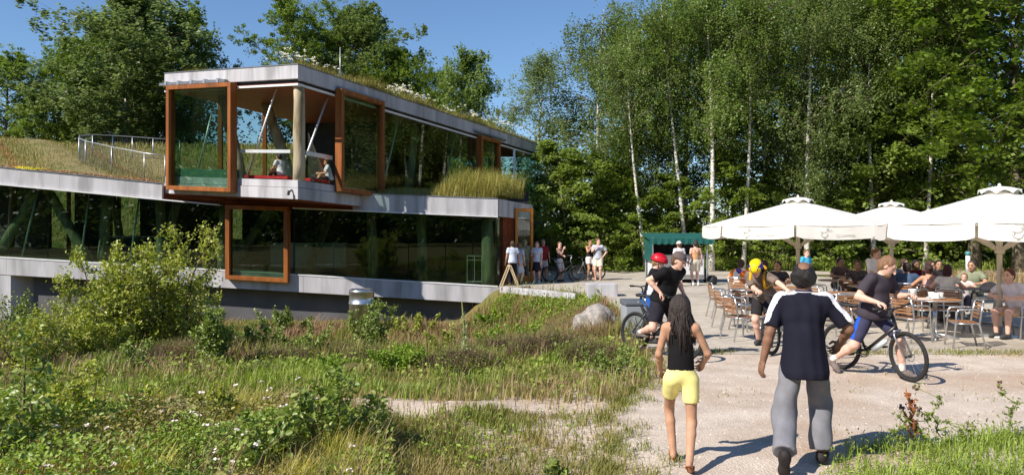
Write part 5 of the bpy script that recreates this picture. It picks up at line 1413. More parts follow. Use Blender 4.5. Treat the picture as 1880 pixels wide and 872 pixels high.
# ---------------------------------------------------------------- terrace chairs and tables
M_slat = pmat('teak_slat', srgb(128, 88, 58), srgb(156, 112, 76), 8, 0.6, 0.1, 40, stretch=(0.3, 3, 3))
M_cup = pmat('white_china', srgb(232, 232, 228), srgb(240, 240, 236), 6, 0.25)
def chair_proto():
    e = empty('bistro_chair')
    for s in (-1, 1):
        m = MB(); m.tube([(s * 0.255, 0.24, 0), (s * 0.25, 0.20, 0.42), (s * 0.25, 0.19, 0.62), (s * 0.25, 0.15, 0.665), (s * 0.25, -0.02, 0.675), (s * 0.25, -0.18, 0.68)], 0.016, 7); m.build('arm_leg', M_alu, e, True)
        m = MB(); m.tube([(s * 0.25, -0.27, 0), (s * 0.235, -0.17, 0.42), (s * 0.23, -0.20, 0.62), (s * 0.22, -0.235, 0.80)], 0.016, 7); m.build('back_leg', M_alu, e, True)
    m = MB(); m.tube([(-0.22, -0.235, 0.80), (-0.18, -0.25, 0.825), (0.18, -0.25, 0.825), (0.22, -0.235, 0.80)], 0.016, 7); m.build('top_rail', M_alu, e, True)
    m = MB(); m.tube([(-0.25, 0.20, 0.425), (0.25, 0.20, 0.425)], 0.011, 6); m.tube([(-0.235, -0.17, 0.425), (0.235, -0.17, 0.425)], 0.011, 6)
    for s in (-1, 1): m.tube([(s * 0.245, 0.2, 0.425), (s * 0.235, -0.17, 0.425)], 0.011, 6)
    m.build('seat_frame', M_alu, e, True)
    for k in range(6):
        m = MB(); m.box((0, 0.185 - k * 0.068, 0.443), (0.47, 0.040, 0.014)); m.build('seat_slat', M_slat, e)
    for k in range(5):
        m = MB(); z = 0.53 + k * 0.058; m.box((0, -0.187 - 0.21 * (z - 0.5), z), (0.43, 0.014, 0.036)); m.build('back_slat', M_slat, e)
    return e
CH = None
def chair(px, d, yaw, label):
    """yaw: direction the sitter faces, degrees from +X (0 = right, 90 = away)"""
    global CH
    if CH is None: CH = chair_proto(); o = CH
    else: o = copy_tree(CH)
    o.location = (PX(px, d), d, 0.006); o.rotation_euler = (0, 0, R(yaw - 90))
    return props(o, label, 'chair', 'aluminium and slat terrace chairs')
TB = None
def table_proto():
    e = empty('bistro_table')
    m = MB(); m.lathe([(0.0, 0.715), (0.395, 0.715), (0.405, 0.722), (0.405, 0.742), (0.395, 0.747)], (0, 0, 0), 32); m.build('table_top', M_slat, e)
    m = MB(); m.torus((0, 0, 0.731), (0, 0, 1), 0.407, 0.010, 36, 6); m.build('edge_band', M_alu, e, True)
    m = MB(); m.tube([(0, 0, 0.06), (0, 0, 0.714)], 0.034, 12); m.build('column', M_alu, e, True)
    m = MB(); m.lathe([(0.11, 0.71), (0.11, 0.70), (0.04, 0.68)], (0, 0, 0), 12); m.build('top_plate', M_alu, e)
    for k in range(4):
        a = R(45 + 90 * k); m = MB(); m.tube([(0.02 * math.cos(a), 0.02 * math.sin(a), 0.085), (0.2 * math.cos(a), 0.2 * math.sin(a), 0.055), (0.36 * math.cos(a), 0.36 * math.sin(a), 0.018)], [0.035, 0.026, 0.018], 8); m.build('foot', M_alu, e, True)
    return e
def table(px, d, label, s=1.0):
    global TB
    if TB is None: TB = table_proto(); o = TB
    else: o = copy_tree(TB)
    o.location = (PX(px, d), d, 0.006); o.scale = (s, s, 1.0); o.rotation_euler = (0, 0, px * 0.37)
    return props(o, label, 'table', 'round terrace tables')
for a in (
    (1405, 15.4, 'table before the yellow-helmeted cyclist, nearest of the left tables'),
    (1372, 17.2, 'table at the left rim of the terrace, second row'),
    (1448, 17.6, 'table under the front edge of the first parasol', 1.0),
    (1388, 21.0, 'table in front of the seated orange jersey'),
    (1545, 16.0, 'table behind the man in the navy polo'),
    (1590, 18.2, 'table beside the boy in the white shirt'),
    (1532, 20.4, 'rear table between the parasol poles'),
    (1716, 14.5, 'nearest table with white cups, right of the long-haired cyclist', 1.12),
    (1762, 17.4, 'table of the woman in the white top', 1.05),
    (1680, 18.6, 'table of the group seated behind the long-haired cyclist'),
    (1838, 16.4, 'table with the grey helmet, behind the right parasol pole'),
): table(*a)
for a in (
    (1770, 13.4, 165, 'front empty chair standing alone before the right parasol pole'),
    (1672, 14.1, 20, 'empty chair between the long-haired cyclist wheel and cup table'),
    (1742, 15.6, 235, 'empty chair behind the table with white cups'),
    (1700, 15.7, 280, 'chair on the far side of the cup table, left one'),
    (1806, 15.4, 150, 'chair with wooden back just left of the right parasol pole'),
    (1866, 14.6, 200, 'chair of the man in white at the right frame edge'),
    (1358, 14.3, 15, 'nearest empty chair left of the first bicycle wheel'),
    (1337, 16.0, 5, 'second empty chair of the left row, behind the nearest'),
    (1322, 18.0, 0, 'last empty chair of the left row near the stall'),
    (1420, 14.5, 100, 'chair tucked at the yellow-helmeted cyclist table'),
    (1372, 15.7, 300, 'chair between the two leftmost tables'),
    (1412, 17.0, 200, 'chair behind the yellow-helmeted cyclist'),
    (1460, 16.3, 120, 'chair right behind the yellow backpack'),
    (1545, 15.0, 95, 'chair just behind the navy polo, backrest to the viewer'),
    (1578, 16.6, 190, 'chair between navy polo and long-haired man'),
    (1510, 17.0, 10, 'chair left of the table behind the navy polo'),
    (1640, 17.2, 20, 'chair behind the long-haired man'),
    (1560, 19.2, 260, 'rear chair near the boy in the white shirt'),
    (1500, 19.4, 330, 'rear chair right of the first parasol pole'),
    (1705, 17.4, 75, 'chair of the woman in the pale pink top'),
    (1740, 16.7, 60, 'chair of the woman in the white top'),
    (1665, 17.9, 60, 'chair of the man in the blue shirt'),
    (1357, 20.2, 60, 'chair of the person in the orange jersey'),
    (1412, 20.0, 150, 'chair of the woman in pink'),
): chair(*a)
# crockery
def cup_proto():
    e = empty('cup'); m = MB(); m.lathe([(0.03, 0), (0.038, 0.02), (0.043, 0.065), (0.046, 0.08), (0.040, 0.08), (0.034, 0.02)], (0, 0, 0.012), 14); m.build('bowl', M_cup, e, True)
    m = MB(); m.lathe([(0.03, 0), (0.075, 0.014), (0.072, 0.018), (0.02, 0.008)], (0, 0, 0), 16); m.build('saucer', M_cup, e, True)
    m = MB(); m.torus((0.055, 0, 0.055), (0, 1, 0), 0.022, 0.005, 12, 5); m.build('handle', M_cup, e, True); return e
CP = cup_proto()
def cup(tx, td, ox, oy, label, first=[True]):
    o = CP if first[0] else copy_tree(CP); first[0] = False
    o.location = (PX(tx, td) + ox, td + oy, 0.754); o.rotation_euler = (0, 0, tx + ox * 9); o.scale = (1.25,) * 3
    props(o, label, 'cup', 'white cups and saucers')
for a in ((1716, 14.5, -0.02, -0.1, 'white cup at the front of the nearest cup table'), (1716, 14.5, 0.12, 0.02, 'white cup at the right of the nearest cup table'), (1716, 14.5, 0.02, 0.15, 'white cup at the back of the nearest cup table'),
          (1405, 15.4, -0.12, 0.05, 'white cup on the table before the yellow-helmeted cyclist'), (1762, 17.4, -0.15, 0, 'white cup on the table of the woman in white'), (1372, 17.2, 0.05, 0, 'white cup on the second-row table at the left rim')): cup(*a)
def jug(px, d, ox, oy, label):
    o = MB(); o.lathe([(0.05, 0), (0.062, 0.03), (0.06, 0.10), (0.042, 0.16), (0.046, 0.19), (0.040, 0.19), (0.036, 0.15)], (0, 0, 0), 14)
    e = empty('jug', (PX(px, d) + ox, d + oy, 0.754), 0.5, label, 'jug', 'white jugs on the tables'); o.build('vessel', M_cup, e, True)
    m = MB(); m.torus((0.07, 0, 0.10), (0, 1, 0), 0.04, 0.007, 14, 6); m.build('handle', M_cup, e, True)
jug(1762, 17.4, -0.28, -0.05, 'white jug on the table of the woman in white'); jug(1405, 15.4, 0.1, 0.2, 'white jug on the table before the yellow-helmeted cyclist')
m = MB(); m.box((PX(1716, 14.5) - 0.25, 14.5 - 0.08, 0.760), (0.26, 0.19, 0.012)); props(m.build('menu_card', pmat('paper', srgb(216, 206, 206), srgb(228, 220, 218), 9, 0.8)), 'pale menu card lying on the nearest cup table', 'menu')
# grey helmet on the table by the pole
def helmet_mesh(e, shell, stripe, vents=True, s=1.0, two=False):
    """open cycle helmet, origin at head centre"""
    m = MB(); NA, NB = 20, 8; vs = []; fs = []
    for i in range(NB + 1):
        t = i / NB * R(98)
        for k in range(NA):
            a = 2 * math.pi * k / NA; rx, ry, rz = 0.098 * s, 0.132 * s, 0.118 * s
            sc = 1 + (0.05 * math.cos(4 * a) ** 2 if vents and 0.3 < t < 1.4 else 0)
            vs.append((rx * sc * math.sin(t) * math.cos(a), ry * sc * math.sin(t) * math.sin(a), rz * math.cos(t) + 0.012 * math.sin(a) * (t > 1.4)))
    for i in range(NB):
        for k in range(NA): fs.append((i * NA + k, i * NA + (k + 1) % NA, (i + 1) * NA + (k + 1) % NA, (i + 1) * NA + k))
    m.add(vs, fs); fs_m = m
    o = m.build('shell', shell, e, True)
    if two: repaint(o, lambda c: (np.abs(c[:, 0]) > 0.052) & (c[:, 2] < 0.085) & (c[:, 1] < 0.09), stripe)
    so = o.modifiers.new('thick', 'SOLIDIFY'); so.thickness = 0.018 * s
    for sx in (-2, -1, 0, 1, 2):
        pts = []
        for t in np.linspace(-1.25, 1.25, 9):
            pts.append(Vector((sx * 0.036 * s * math.cos(t * 0.75), 0.138 * s * math.sin(t), 0.124 * s * math.cos(t) * math.cos(sx * 0.36))))
        m = MB(); m.tube(pts, 0.010 * s, 5); m.build('ridge', stripe, o, True)
    if vents:
        for sx in (-1.5, -0.5, 0.5, 1.5):
            for t0 in (-0.9, -0.2, 0.5):
                pts = [Vector((sx * 0.036 * s * math.cos(t * 0.75), 0.1335 * s * math.sin(t), 0.1205 * s * math.cos(t) * math.cos(sx * 0.36))) for t in np.linspace(t0, t0 + 0.42, 4)]
                m = MB(); m.tube(pts, [0.004 * s, 0.010 * s, 0.010 * s, 0.004 * s], 5); m.build('vent', M_black, o, True)
    return o
M_silver = pmat('silver_grey_shell', srgb(120, 120, 124), srgb(140, 140, 144), 5, 0.3, metal=0.4)
he = empty('grey_helmet', (PX(1817, 16.2), 16.2, 0.755), 0.6, 'round silver-grey helmet on the table left of the right parasol pole', 'helmet'); hs = helmet_mesh(he, M_silver, M_silver, False, 1.35); hs.location.z = 0.03

# ---------------------------------------------------------------- stall with green awning
M_awn = pmat('green_awning', srgb(4, 74, 68), srgb(10, 88, 80), 3, 0.8)
M_panel = pmat('white_panel', srgb(206, 208, 210), srgb(220, 222, 224), 3, 0.5)
M_tyre = pmat('tyre_rubber', srgb(28, 27, 26), srgb(44, 42, 40), 20, 0.85)
SX, SY = PX(1246, 30.5), 30.5
st = empty('market_stall', (SX, SY, 0.005), 0, 'small white food stall with a dark green awning', 'stall')
m = MB(); m.box((0, 0.6, 0.62), (2.1, 1.0, 0.95)); m.build('counter', M_panel, st)
m = MB(); m.box((0, 0.5, 1.115), (2.3, 1.3, 0.04)); m.build('counter_top', M_alu, st)
for x_ in (-1.12, 1.02):
    for y_ in (-0.45, 1.15): m = MB(); m.bar((x_, y_, 0), (x_, y_, 1.82), 0.05); m.build('post', M_galv, st)
m = MB(); m.hexa([(-1.3, -0.6, 1.74), (1.25, -0.6, 1.74), (1.25, 1.3, 1.95), (-1.3, 1.3, 1.95), (-1.3, -0.6, 1.78), (1.25, -0.6, 1.78), (1.25, 1.3, 2.0), (-1.3, 1.3, 2.0)]); m.build('awning', M_awn, st)
m = MB(); vs = []; fs = []
for j in range(41):
    t = j / 40; x_ = -1.3 + 2.55 * t; w = 0.02 * math.sin(t * 60); vs += [(x_, -0.61 + w * 0.3, 1.77), (x_, -0.62 + w, 1.56 + 0.02 * math.cos(t * 63))]
for j in range(40): fs.append((2 * j, 2 * j + 2, 2 * j + 3, 2 * j + 1))
m.add(vs, fs); m.build('awning_valance', M_awn, st)
m = MB(); m.hexa([(-1.16, -0.45, 0.9), (-1.10, -0.45, 0.9), (-1.10, 1.2, 0.9), (-1.16, 1.2, 0.9), (-1.16, -0.45, 1.75), (-1.10, -0.45, 1.75), (-1.10, 1.2, 1.9), (-1.16, 1.2, 1.9)]); m.build('side_curtain', M_awn, st)
m = MB(); m.hexa([(-1.1, 1.16, 0), (1.0, 1.16, 0), (1.0, 1.2, 0), (-1.1, 1.2, 0), (-1.1, 1.16, 1.88), (1.0, 1.16, 1.88), (1.0, 1.2, 1.88), (-1.1, 1.2, 1.88)]); m.build('back_panel', pmat('stall_back', srgb(70, 62, 56), srgb(84, 76, 70), 4, 0.8), st)
m = MB(); m.box((0.5, -0.05, 0.72), (0.9, 0.3, 0.75)); m.build('ice_box', M_panel, st)
for x_ in (1.15,): m = MB(); m.torus((x_, 0.3, 0.27), (1, 0, 0), 0.2, 0.07, 24, 8); w = m.build('wheel', M_tyre, st, True); m = MB(); m.lathe([(0.14, -0.03), (0.14, 0.03)], (0, 0, 0), 14); r_ = m.build('rim', M_galv, w); r_.location = (x_, 0.3, 0.27); r_.rotation_euler = (0, R(90), 0)
bb = MB(); bb.lathe([(0.10, 0), (0.19, 0.05), (0.22, 0.17), (0.19, 0.30), (0.10, 0.36), (0.0, 0.37)], (PX(1307, 29.5), 29.5, 0.005), 16); props(bb.build('refuse_sack', M_black, None, True), 'round black sack on the paving right of the stall', 'sack')

# ---------------------------------------------------------------- small street furniture
def solid(name, mb, mat, label, cat, bev=0.015): return bevel(props(mb.build(name, mat), label, cat), bev)
# litter bin with a sloped lid
bx_, by_ = PX(1168, 14.9), 14.9
e = empty('litter_bin', (bx_, by_, 0), 0.1, 'grey steel litter bin beside the cap-wearing cyclist', 'bin')
M_bin = pmat('grey_bin_paint', srgb(142, 148, 154), srgb(156, 162, 168), 3, 0.5, 0.05, 40); M_lid = pmat('dark_bin_lid', srgb(88, 92, 96), srgb(100, 104, 108), 3, 0.5)
m = MB(); m.box((0, 0, 0.30), (0.52, 0.42, 0.60)); bevel(m.build('body', M_bin, e), 0.02)
m = MB(); m.hexa([(-0.275, -0.225, 0.605), (0.275, -0.225, 0.605), (0.275, 0.225, 0.605), (-0.275, 0.225, 0.605), (-0.275, -0.225, 0.66), (0.275, -0.225, 0.66), (0.275, 0.225, 0.71), (-0.275, 0.225, 0.71)]); bevel(m.build('lid', M_lid, e), 0.012)
# boulder
def boulder(px, d, sx, sy, sz, label, name='boulder'):
    rg = np.random.default_rng(5); vs = []; NU, NV = 64, 36
    fs = []
    for i in range(NV + 1):
        th = math.pi * i / NV
        for k in range(NU):
            a = 2 * math.pi * k / NU; n = np.array([math.sin(th) * math.cos(a), math.sin(th) * math.sin(a), math.cos(th)])
            q = 1 + 0.10 * math.sin(2.1 * n[0] * 2 + 1) + 0.07 * math.sin(5 * n[1] + 2 * n[0]) + 0.05 * math.sin(7 * n[2] + 4 * n[0] + 1) + 0.018 * math.sin(17 * n[0] + 13 * n[2]) + 0.012 * math.sin(29 * n[1] - 23 * n[0]) + 0.008 * math.sin(47 * n[2] + 31 * n[1]) - 0.05 * abs(math.sin(3.1 * n[0] - 2.2 * n[2] + 0.6)) ** 6
            vs.append((n[0] * sx * q, n[1] * sy * q, n[2] * sz * q))
    for i in range(NV):
        for k in range(NU): fs.append((i * NU + k, i * NU + (k + 1) % NU, (i + 1) * NU + (k + 1) % NU, (i + 1) * NU + k))
    x = PX(px, d); o = link(name, np_mesh(name, vs, fs, pmat('granite', srgb(128, 122, 116), srgb(168, 160, 152), 9, 0.92, 1.0, 22, c3=srgb(104, 98, 84), scale3=3.5, detail=10), smooth_=True), None, (x, d, float(gz(x, d)) + sz * 0.34)); props(o, label, 'boulder'); return o
boulder(1092, 15.6, 0.52, 0.42, 0.42, 'large grey boulder in the grass beside the terrace')
bl = MB(); bl.box((PX(1104, 24.4), 24.4, 0.16), (0.95, 0.7, 0.46)); solid('concrete_block', bl, M_conc, 'squat concrete block at the terrace edge before the couple', 'block')
e = empty('concrete_kerb', (0, 0, 0), 0, 'pale kerb stones edging the entrance paving', 'kerb')
ky = np.linspace(24.9, 28.3, 6)
for i in range(5):
    a, b = Vector((float(edge_x(ky[i])) - 0.05, ky[i] + 0.008, 0.0)), Vector((float(edge_x(ky[i + 1])) - 0.05, ky[i + 1] - 0.008, 0.0)); m = MB(); m.bar(a + Vector((0, 0, -0.09)), b + Vector((0, 0, -0.09)), 0.25, 0.24); bevel(m.build('kerb_stone', M_conc, e), 0.015)
# A-board
e = empty('a_board', (PX(937, 27.6), 27.6, 0.0), R(8), 'pale wooden A-shaped pavement sign by the glass corner', 'sign')
for s in (-1, 1):
    m = MB(); m.bar((s * 0.34, 0, 0), (s * 0.02, 0, 0.82), 0.05, 0.035); m.build('leg', pmat('pale_pine', srgb(206, 182, 142), srgb(220, 198, 160), 5, 0.6) if s < 0 else MATS['pale_pine'], e)
    m = MB(); m.bar((s * 0.34, 0.5, 0), (s * 0.02, 0.5, 0.82), 0.05, 0.035); m.build('leg', MATS['pale_pine'], e)
m = MB(); m.bar((0, -0.03, 0.81), (0, 0.53, 0.81), 0.05); m.build('ridge', MATS['pale_pine'], e)
m = MB(); m.hexa([(0.33, 0.03, 0.10), (0.33, 0.47, 0.10), (0.345, 0.47, 0.10), (0.345, 0.03, 0.10), (0.06, 0.03, 0.76), (0.06, 0.47, 0.76), (0.075, 0.47, 0.76), (0.075, 0.03, 0.76)]); m.build('board', pmat('slate_board', srgb(52, 54, 52), srgb(64, 66, 64), 4, 0.7), e)
# shiny drum
e = empty('metal_drum', (PX(664, 26.6), 26.6, -1.5), 0, 'shiny steel drum standing before the plinth behind a shrub', 'drum')
m = MB(); m.lathe([(0.43, 0), (0.43, 1.02), (0.445, 1.03), (0.445, 1.08), (0.43, 1.09), (0.43, 1.42), (0.445, 1.43), (0.445, 1.52), (0.36, 1.56), (0.35, 1.50)], (0, 0, 0), 28); m.build('shell', M_alu, e, True)
# marker post, plank, display rack
e = empty('marker_post', (PX(1777, 36), 36, 0), 0, 'white marker post by the far lane right of the rear parasol', 'post')
m = MB(); m.tube([(0, 0, 0), (0, 0, 0.95)], 0.10, 12); m.build('shaft', M_panel, e, True); m = MB(); m.lathe([(0.11, 0.951), (0.11, 1.10), (0.06, 1.14)], (0, 0, 0), 12); m.build('cap', pmat('teal_cap', srgb(60, 130, 140), srgb(80, 150, 158), 5, 0.5), e, True)
m = MB(); m.bar((PX(1414, 41.5), 41.5, 1.18), (PX(1440, 41.5), 41.5, 1.22), 0.12, 0.10); m.bar((PX(1417, 41.5), 41.5, 0), (PX(1417, 41.5), 41.5, 1.12), 0.08); m.bar((PX(1437, 41.5), 41.5, 0), (PX(1437, 41.5), 41.5, 1.14), 0.08)
props(m.build('timber_rail', M_log), 'weathered timber rail in the verge left of the first parasol pole', 'rail')
e = empty('display_rack', (PX(871, 29.5), 29.5, slab_top(PX(871, 29.5))), 0, 'pale metal display rack inside the glass corner', 'rack')
m = MB()
for x_ in (-0.28, 0.0, 0.28): m.bar((x_, 0, 0), (x_, 0, 1.12), 0.025)
m.bar((-0.28, 0, 1.11), (0.28, 0, 1.11), 0.025); m.bar((-0.28, 0, 0.95), (0.28, 0, 0.95), 0.02); m.build('frame', M_steel, e)
m = MB(); m.box((0, -0.1, 0.12), (0.60, 0.3, 0.04)); m.build('shelf', M_steel, e)
# red bench cushions in the upper box
e = empty('red_bench', tuple(B(0.75, 1.9, 0.62)), 0, 'red cushioned bench inside the open upper corner', 'bench'); ebo = Vector(e.location)
m = MB(); ub(m, 0.45, 1.05, 0.9, 3.0, 0.625, 0.70); o = m.build('base', M_dark, e); o.location = -ebo
m = MB(); ub(m, 0.43, 1.07, 0.9, 3.0, 0.703, 0.80); o = m.build('cushion', M_red, e); o.location = -ebo
e = empty('red_bench', tuple(B(1.2, 0.5, 0.62)), 0, 'short red bench behind the rail of the shaded upper side', 'bench'); ebo = Vector(e.location)
m = MB(); ub(m, 0.95, 1.9, 0.3, 0.75, 0.625, 0.70); o = m.build('base', M_dark, e); o.location = -ebo
m = MB(); ub(m, 0.95, 1.9, 0.28, 0.77, 0.703, 0.80); o = m.build('cushion', M_red, e); o.location = -ebo

# ---------------------------------------------------------------- bicycles
M_spoke = pmat('steel_spoke', srgb(150, 150, 152), srgb(170, 170, 172), 10, 0.35, metal=0.8)
M_grip = pmat('black_grip', srgb(30, 30, 32), srgb(40, 40, 42), 20, 0.7)
def bicycle(px, d, head_deg, frame_c, label, steer=0.0, lean=0.0, disc=True, bottle=True, roll=0.0, upright=False, gear=1.0):
    """origin between the wheels on the ground; local +X is forward; head_deg from world +X"""
    e = empty('bicycle', (PX(px, d), d, 0.008), 0, label, 'bicycle', 'bicycles'); e.rotation_euler = (lean, 0, R(head_deg))
    Rw = 0.325; M_f = pmat('bike_frame', frame_c, tuple(min(1, c * 1.2) for c in frame_c), 4, 0.3, coat=0.3)
    rear = Vector((-0.52, 0, Rw + 0.012)); bb = Vector((-0.10, 0, 0.33)); seat_top = Vector((-0.29, 0, 0.80)); htop = Vector((0.33, 0, 0.86)); hbot = Vector((0.38, 0, 0.70)); fr = Vector((0.56, 0, Rw + 0.012))
    ax = (htop - hbot).normalized(); Sm = Matrix.Translation(hbot) @ Matrix.Rotation(steer, 4, ax) @ Matrix.Translation(-hbot)
    S = lambda p: Sm @ Vector(p)
    def wheel(c, axis, nm):
        m = MB(); m.torus(c, axis, Rw - 0.012, 0.027, 40, 8); w = m.build(nm, M_tyre, e, True)
        m = MB(); m.torus(c, axis, Rw - 0.040, 0.011, 40, 6); m.build('rim', M_black, w, True)
        q = Vector(axis).normalized().to_track_quat('Z', 'Y'); m = MB()
        for k in range(28):
            a = 2 * math.pi * k / 28; z = 0.03 if k % 2 else -0.03
            m.tube([Vector(c) + q @ Vector((0.02 * math.cos(a + 1.2), 0.02 * math.sin(a + 1.2), z)), Vector(c) + q @ Vector(((Rw - 0.045) * math.cos(a), (Rw - 0.045) * math.sin(a), 0))], 0.0016, 3, cap=False)
        m.build('spokes', M_spoke, w)
        m = MB(); m.tube([Vector(c) - q @ Vector((0, 0, 0.05)), Vector(c) + q @ Vector((0, 0, 0.05))], 0.02, 8); m.build('hub', M_black, w, True)
        if disc: m = MB(); m.torus(Vector(c) + q @ Vector((0, 0, 0.035)), axis, 0.07, 0.006, 24, 4); m.build('brake_disc', M_spoke, w, True)
    wheel(rear, (0, 1, 0), 'rear_wheel'); wheel(S(fr), Matrix.Rotation(steer, 3, ax) @ Vector((0, 1, 0)), 'front_wheel')
    m = MB(); m.tube([seat_top, bb], 0.017, 8); m.tube([htop - ax * 0.03, seat_top.lerp(bb, 0.10)], 0.018 if not upright else 0.014, 8); m.tube([hbot + ax * 0.02, bb], 0.023, 8); m.tube([htop, hbot], 0.024, 8)
    for s in (-1, 1): m.tube([rear + Vector((0, s * 0.065, 0)), bb + Vector((0, s * 0.03, 0))], 0.010, 6); m.tube([rear + Vector((0, s * 0.065, 0)), seat_top.lerp(bb, 0.2) + Vector((0, s * 0.02, 0))], 0.009, 6)
    m.build('frame', M_f, e, True)
    m = MB()
    for s in (-1, 1): m.tube([S(fr + Vector((0, s * 0.065, 0))), S(hbot + Vector((0.03, s * 0.065, -0.10))), S(hbot + Vector((0.01, s * 0.05, -0.04)))], 0.014, 8)
    m.tube([S(hbot + Vector((0.01, -0.06, -0.04))), S(hbot + Vector((0.01, 0.06, -0.04)))], 0.018, 6); m.build('fork', M_spoke if disc else M_f, e, True)
    hb = htop + Vector((0.04, 0, 0.10 if not upright else 0.20))
    m = MB(); m.tube([S(htop), S(htop + ax * 0.05), S(hb)], 0.016, 8)
    if upright: m.tube([S(hb + Vector((-0.22, -0.28, 0.02))), S(hb + Vector((-0.02, -0.26, 0.03))), S(hb), S(hb + Vector((-0.02, 0.26, 0.03))), S(hb + Vector((-0.22, 0.28, 0.02)))], 0.012, 7)
    else: m.tube([S(hb + Vector((-0.05, -0.31, 0.03))), S(hb + Vector((0, -0.1, 0.01))), S(hb), S(hb + Vector((0, 0.1, 0.01))), S(hb + Vector((-0.05, 0.31, 0.03)))], 0.013, 7)
    m.build('handlebar', M_black if not upright else M_alu, e, True)
    for s in (-1, 1):
        m = MB(); g0 = hb + (Vector((-0.05, s * 0.31, 0.03)) if not upright else Vector((-0.22, s * 0.28, 0.02))); g1 = hb + (Vector((-0.03, s * 0.20, 0.02)) if not upright else Vector((-0.10, s * 0.27, 0.025))); m.tube([S(g0), S(g1)], 0.018, 8); m.build('grip', M_grip, e, True)
        m = MB(); m.tube([S(g1 + Vector((0.02, 0, -0.01))), S(g0 + Vector((0.07, -s * 0.03, -0.03)))], 0.005, 5); m.build('brake_lever', M_alu, e, True)
    sp = seat_top + (seat_top - bb).normalized() * 0.16
    m = MB(); m.tube([seat_top, sp], 0.013, 8); m.build('seat_post', M_alu, e, True)
    m = MB(); vs = []; prof = [(-0.14, 0.07), (-0.10, 0.085), (-0.02, 0.06), (0.06, 0.025), (0.14, 0.018)]
    m.add([sp + Vector((x_, s * w_, 0.03 - 0.012 * (s != 0) + (0.012 if x_ < -0.08 else 0))) for x_, w_ in prof for s in (-1, -0.5, 0, 0.5, 1)] + [sp + Vector((x_, s * w_ * 0.8, -0.015)) for x_, w_ in prof for s in (-1, -0.5, 0, 0.5, 1)],
          [(5 * i + j, 5 * i + j + 1, 5 * i + j + 6, 5 * i + j + 5) for i in range(4) for j in range(4)] + [(25 + 5 * i + j, 25 + 5 * i + j + 5, 25 + 5 * i + j + 6, 25 + 5 * i + j + 1) for i in range(4) for j in range(4)]
          + [(5 * i, 5 * i + 5, 30 + 5 * i, 25 + 5 * i) for i in range(4)] + [(5 * i + 4, 29 + 5 * i, 34 + 5 * i, 5 * i + 9) for i in range(4)] + [(0, 25, 26, 27, 28, 29, 4, 3, 2, 1), (20, 21, 22, 23, 24, 49, 48, 47, 46, 45)])
    m.build('saddle', M_black, e, True)
    m = MB(); m.torus(bb + Vector((0, -0.05, 0)), (0, 1, 0), 0.085, 0.008, 24, 5); m.torus(bb + Vector((0, -0.045, 0)), (0, 1, 0), 0.06, 0.008, 24, 5); m.build('chainring', M_black, e, True)
    ca = R(20)
    for s in (-1, 1):
        q = bb + Vector((s * 0.17 * math.cos(ca), s * 0.09, s * 0.17 * math.sin(ca))) ; m = MB(); m.tube([bb + Vector((0, s * 0.06, 0)), q], 0.011, 6); cr_ = m.build('crank_arm', M_black, e, True)
        m = MB(); m.box(q + Vector((0, s * 0.06, 0)), (0.10, 0.09, 0.022)); m.build('pedal', M_black, cr_)
    m = MB(); m.tube([bb + Vector((0, -0.05, 0.085)), rear + Vector((0, -0.05, 0.05)), rear + Vector((-0.05, -0.05, 0)), rear + Vector((0, -0.05, -0.05)), rear + Vector((0.06, -0.05, -0.16)), bb + Vector((0, -0.05, -0.085))], 0.005, 4, cap=False); m.build('chain', M_black, e)
    m = MB(); m.lathe([(0.05, -0.012), (0.05, 0.012)], (0, 0, 0), 14); o = m.build('cassette', M_spoke, e); o.location = rear + Vector((0, -0.045, 0)); o.rotation_euler = (R(90), 0, 0)
    if bottle:
        a = hbot.lerp(bb, 0.35); b = hbot.lerp(bb, 0.80); up = Vector((0.45, 0, -0.9)).normalized() * 0.06
        m = MB(); m.tube([a + up, a.lerp(b, 0.1) + up, a.lerp(b, 0.15) + up, b + up], [0.02, 0.024, 0.036, 0.036], 10); m.build('bottle', pmat('bottle_plastic', srgb(176, 186, 190), srgb(196, 204, 206), 4, 0.3), e, True)
    return e
BK1 = bicycle(1206, 12.35, -55, srgb(52, 54, 60), 'dark mountain bike under the cyclist in the grey cap', steer=0.15, lean=R(-4), bottle=False)
BK2 = bicycle(1436, 12.95, -125, srgb(150, 152, 156), 'silver mountain bike held by the yellow-helmeted cyclist', steer=-0.15, lean=R(3))
BK3 = bicycle(1602, 10.75, -62, srgb(30, 26, 26), 'black mountain bike astride which the long-haired man stands', steer=-0.22, lean=R(2))
BK4 = bicycle(1200, 14.4, 120, srgb(38, 78, 130), 'blue bicycle half hidden beside the red-helmeted boy', bottle=False)
BK5 = bicycle(1033, 31.0, 3, srgb(40, 46, 44), 'dark upright bicycle with the woman in the black tank top', disc=False, bottle=False, upright=True)
BK6 = bicycle(1080, 32.6, 28, srgb(150, 150, 150), 'bicycle behind the couple at the edge of the shade', disc=False, bottle=False, upright=True)
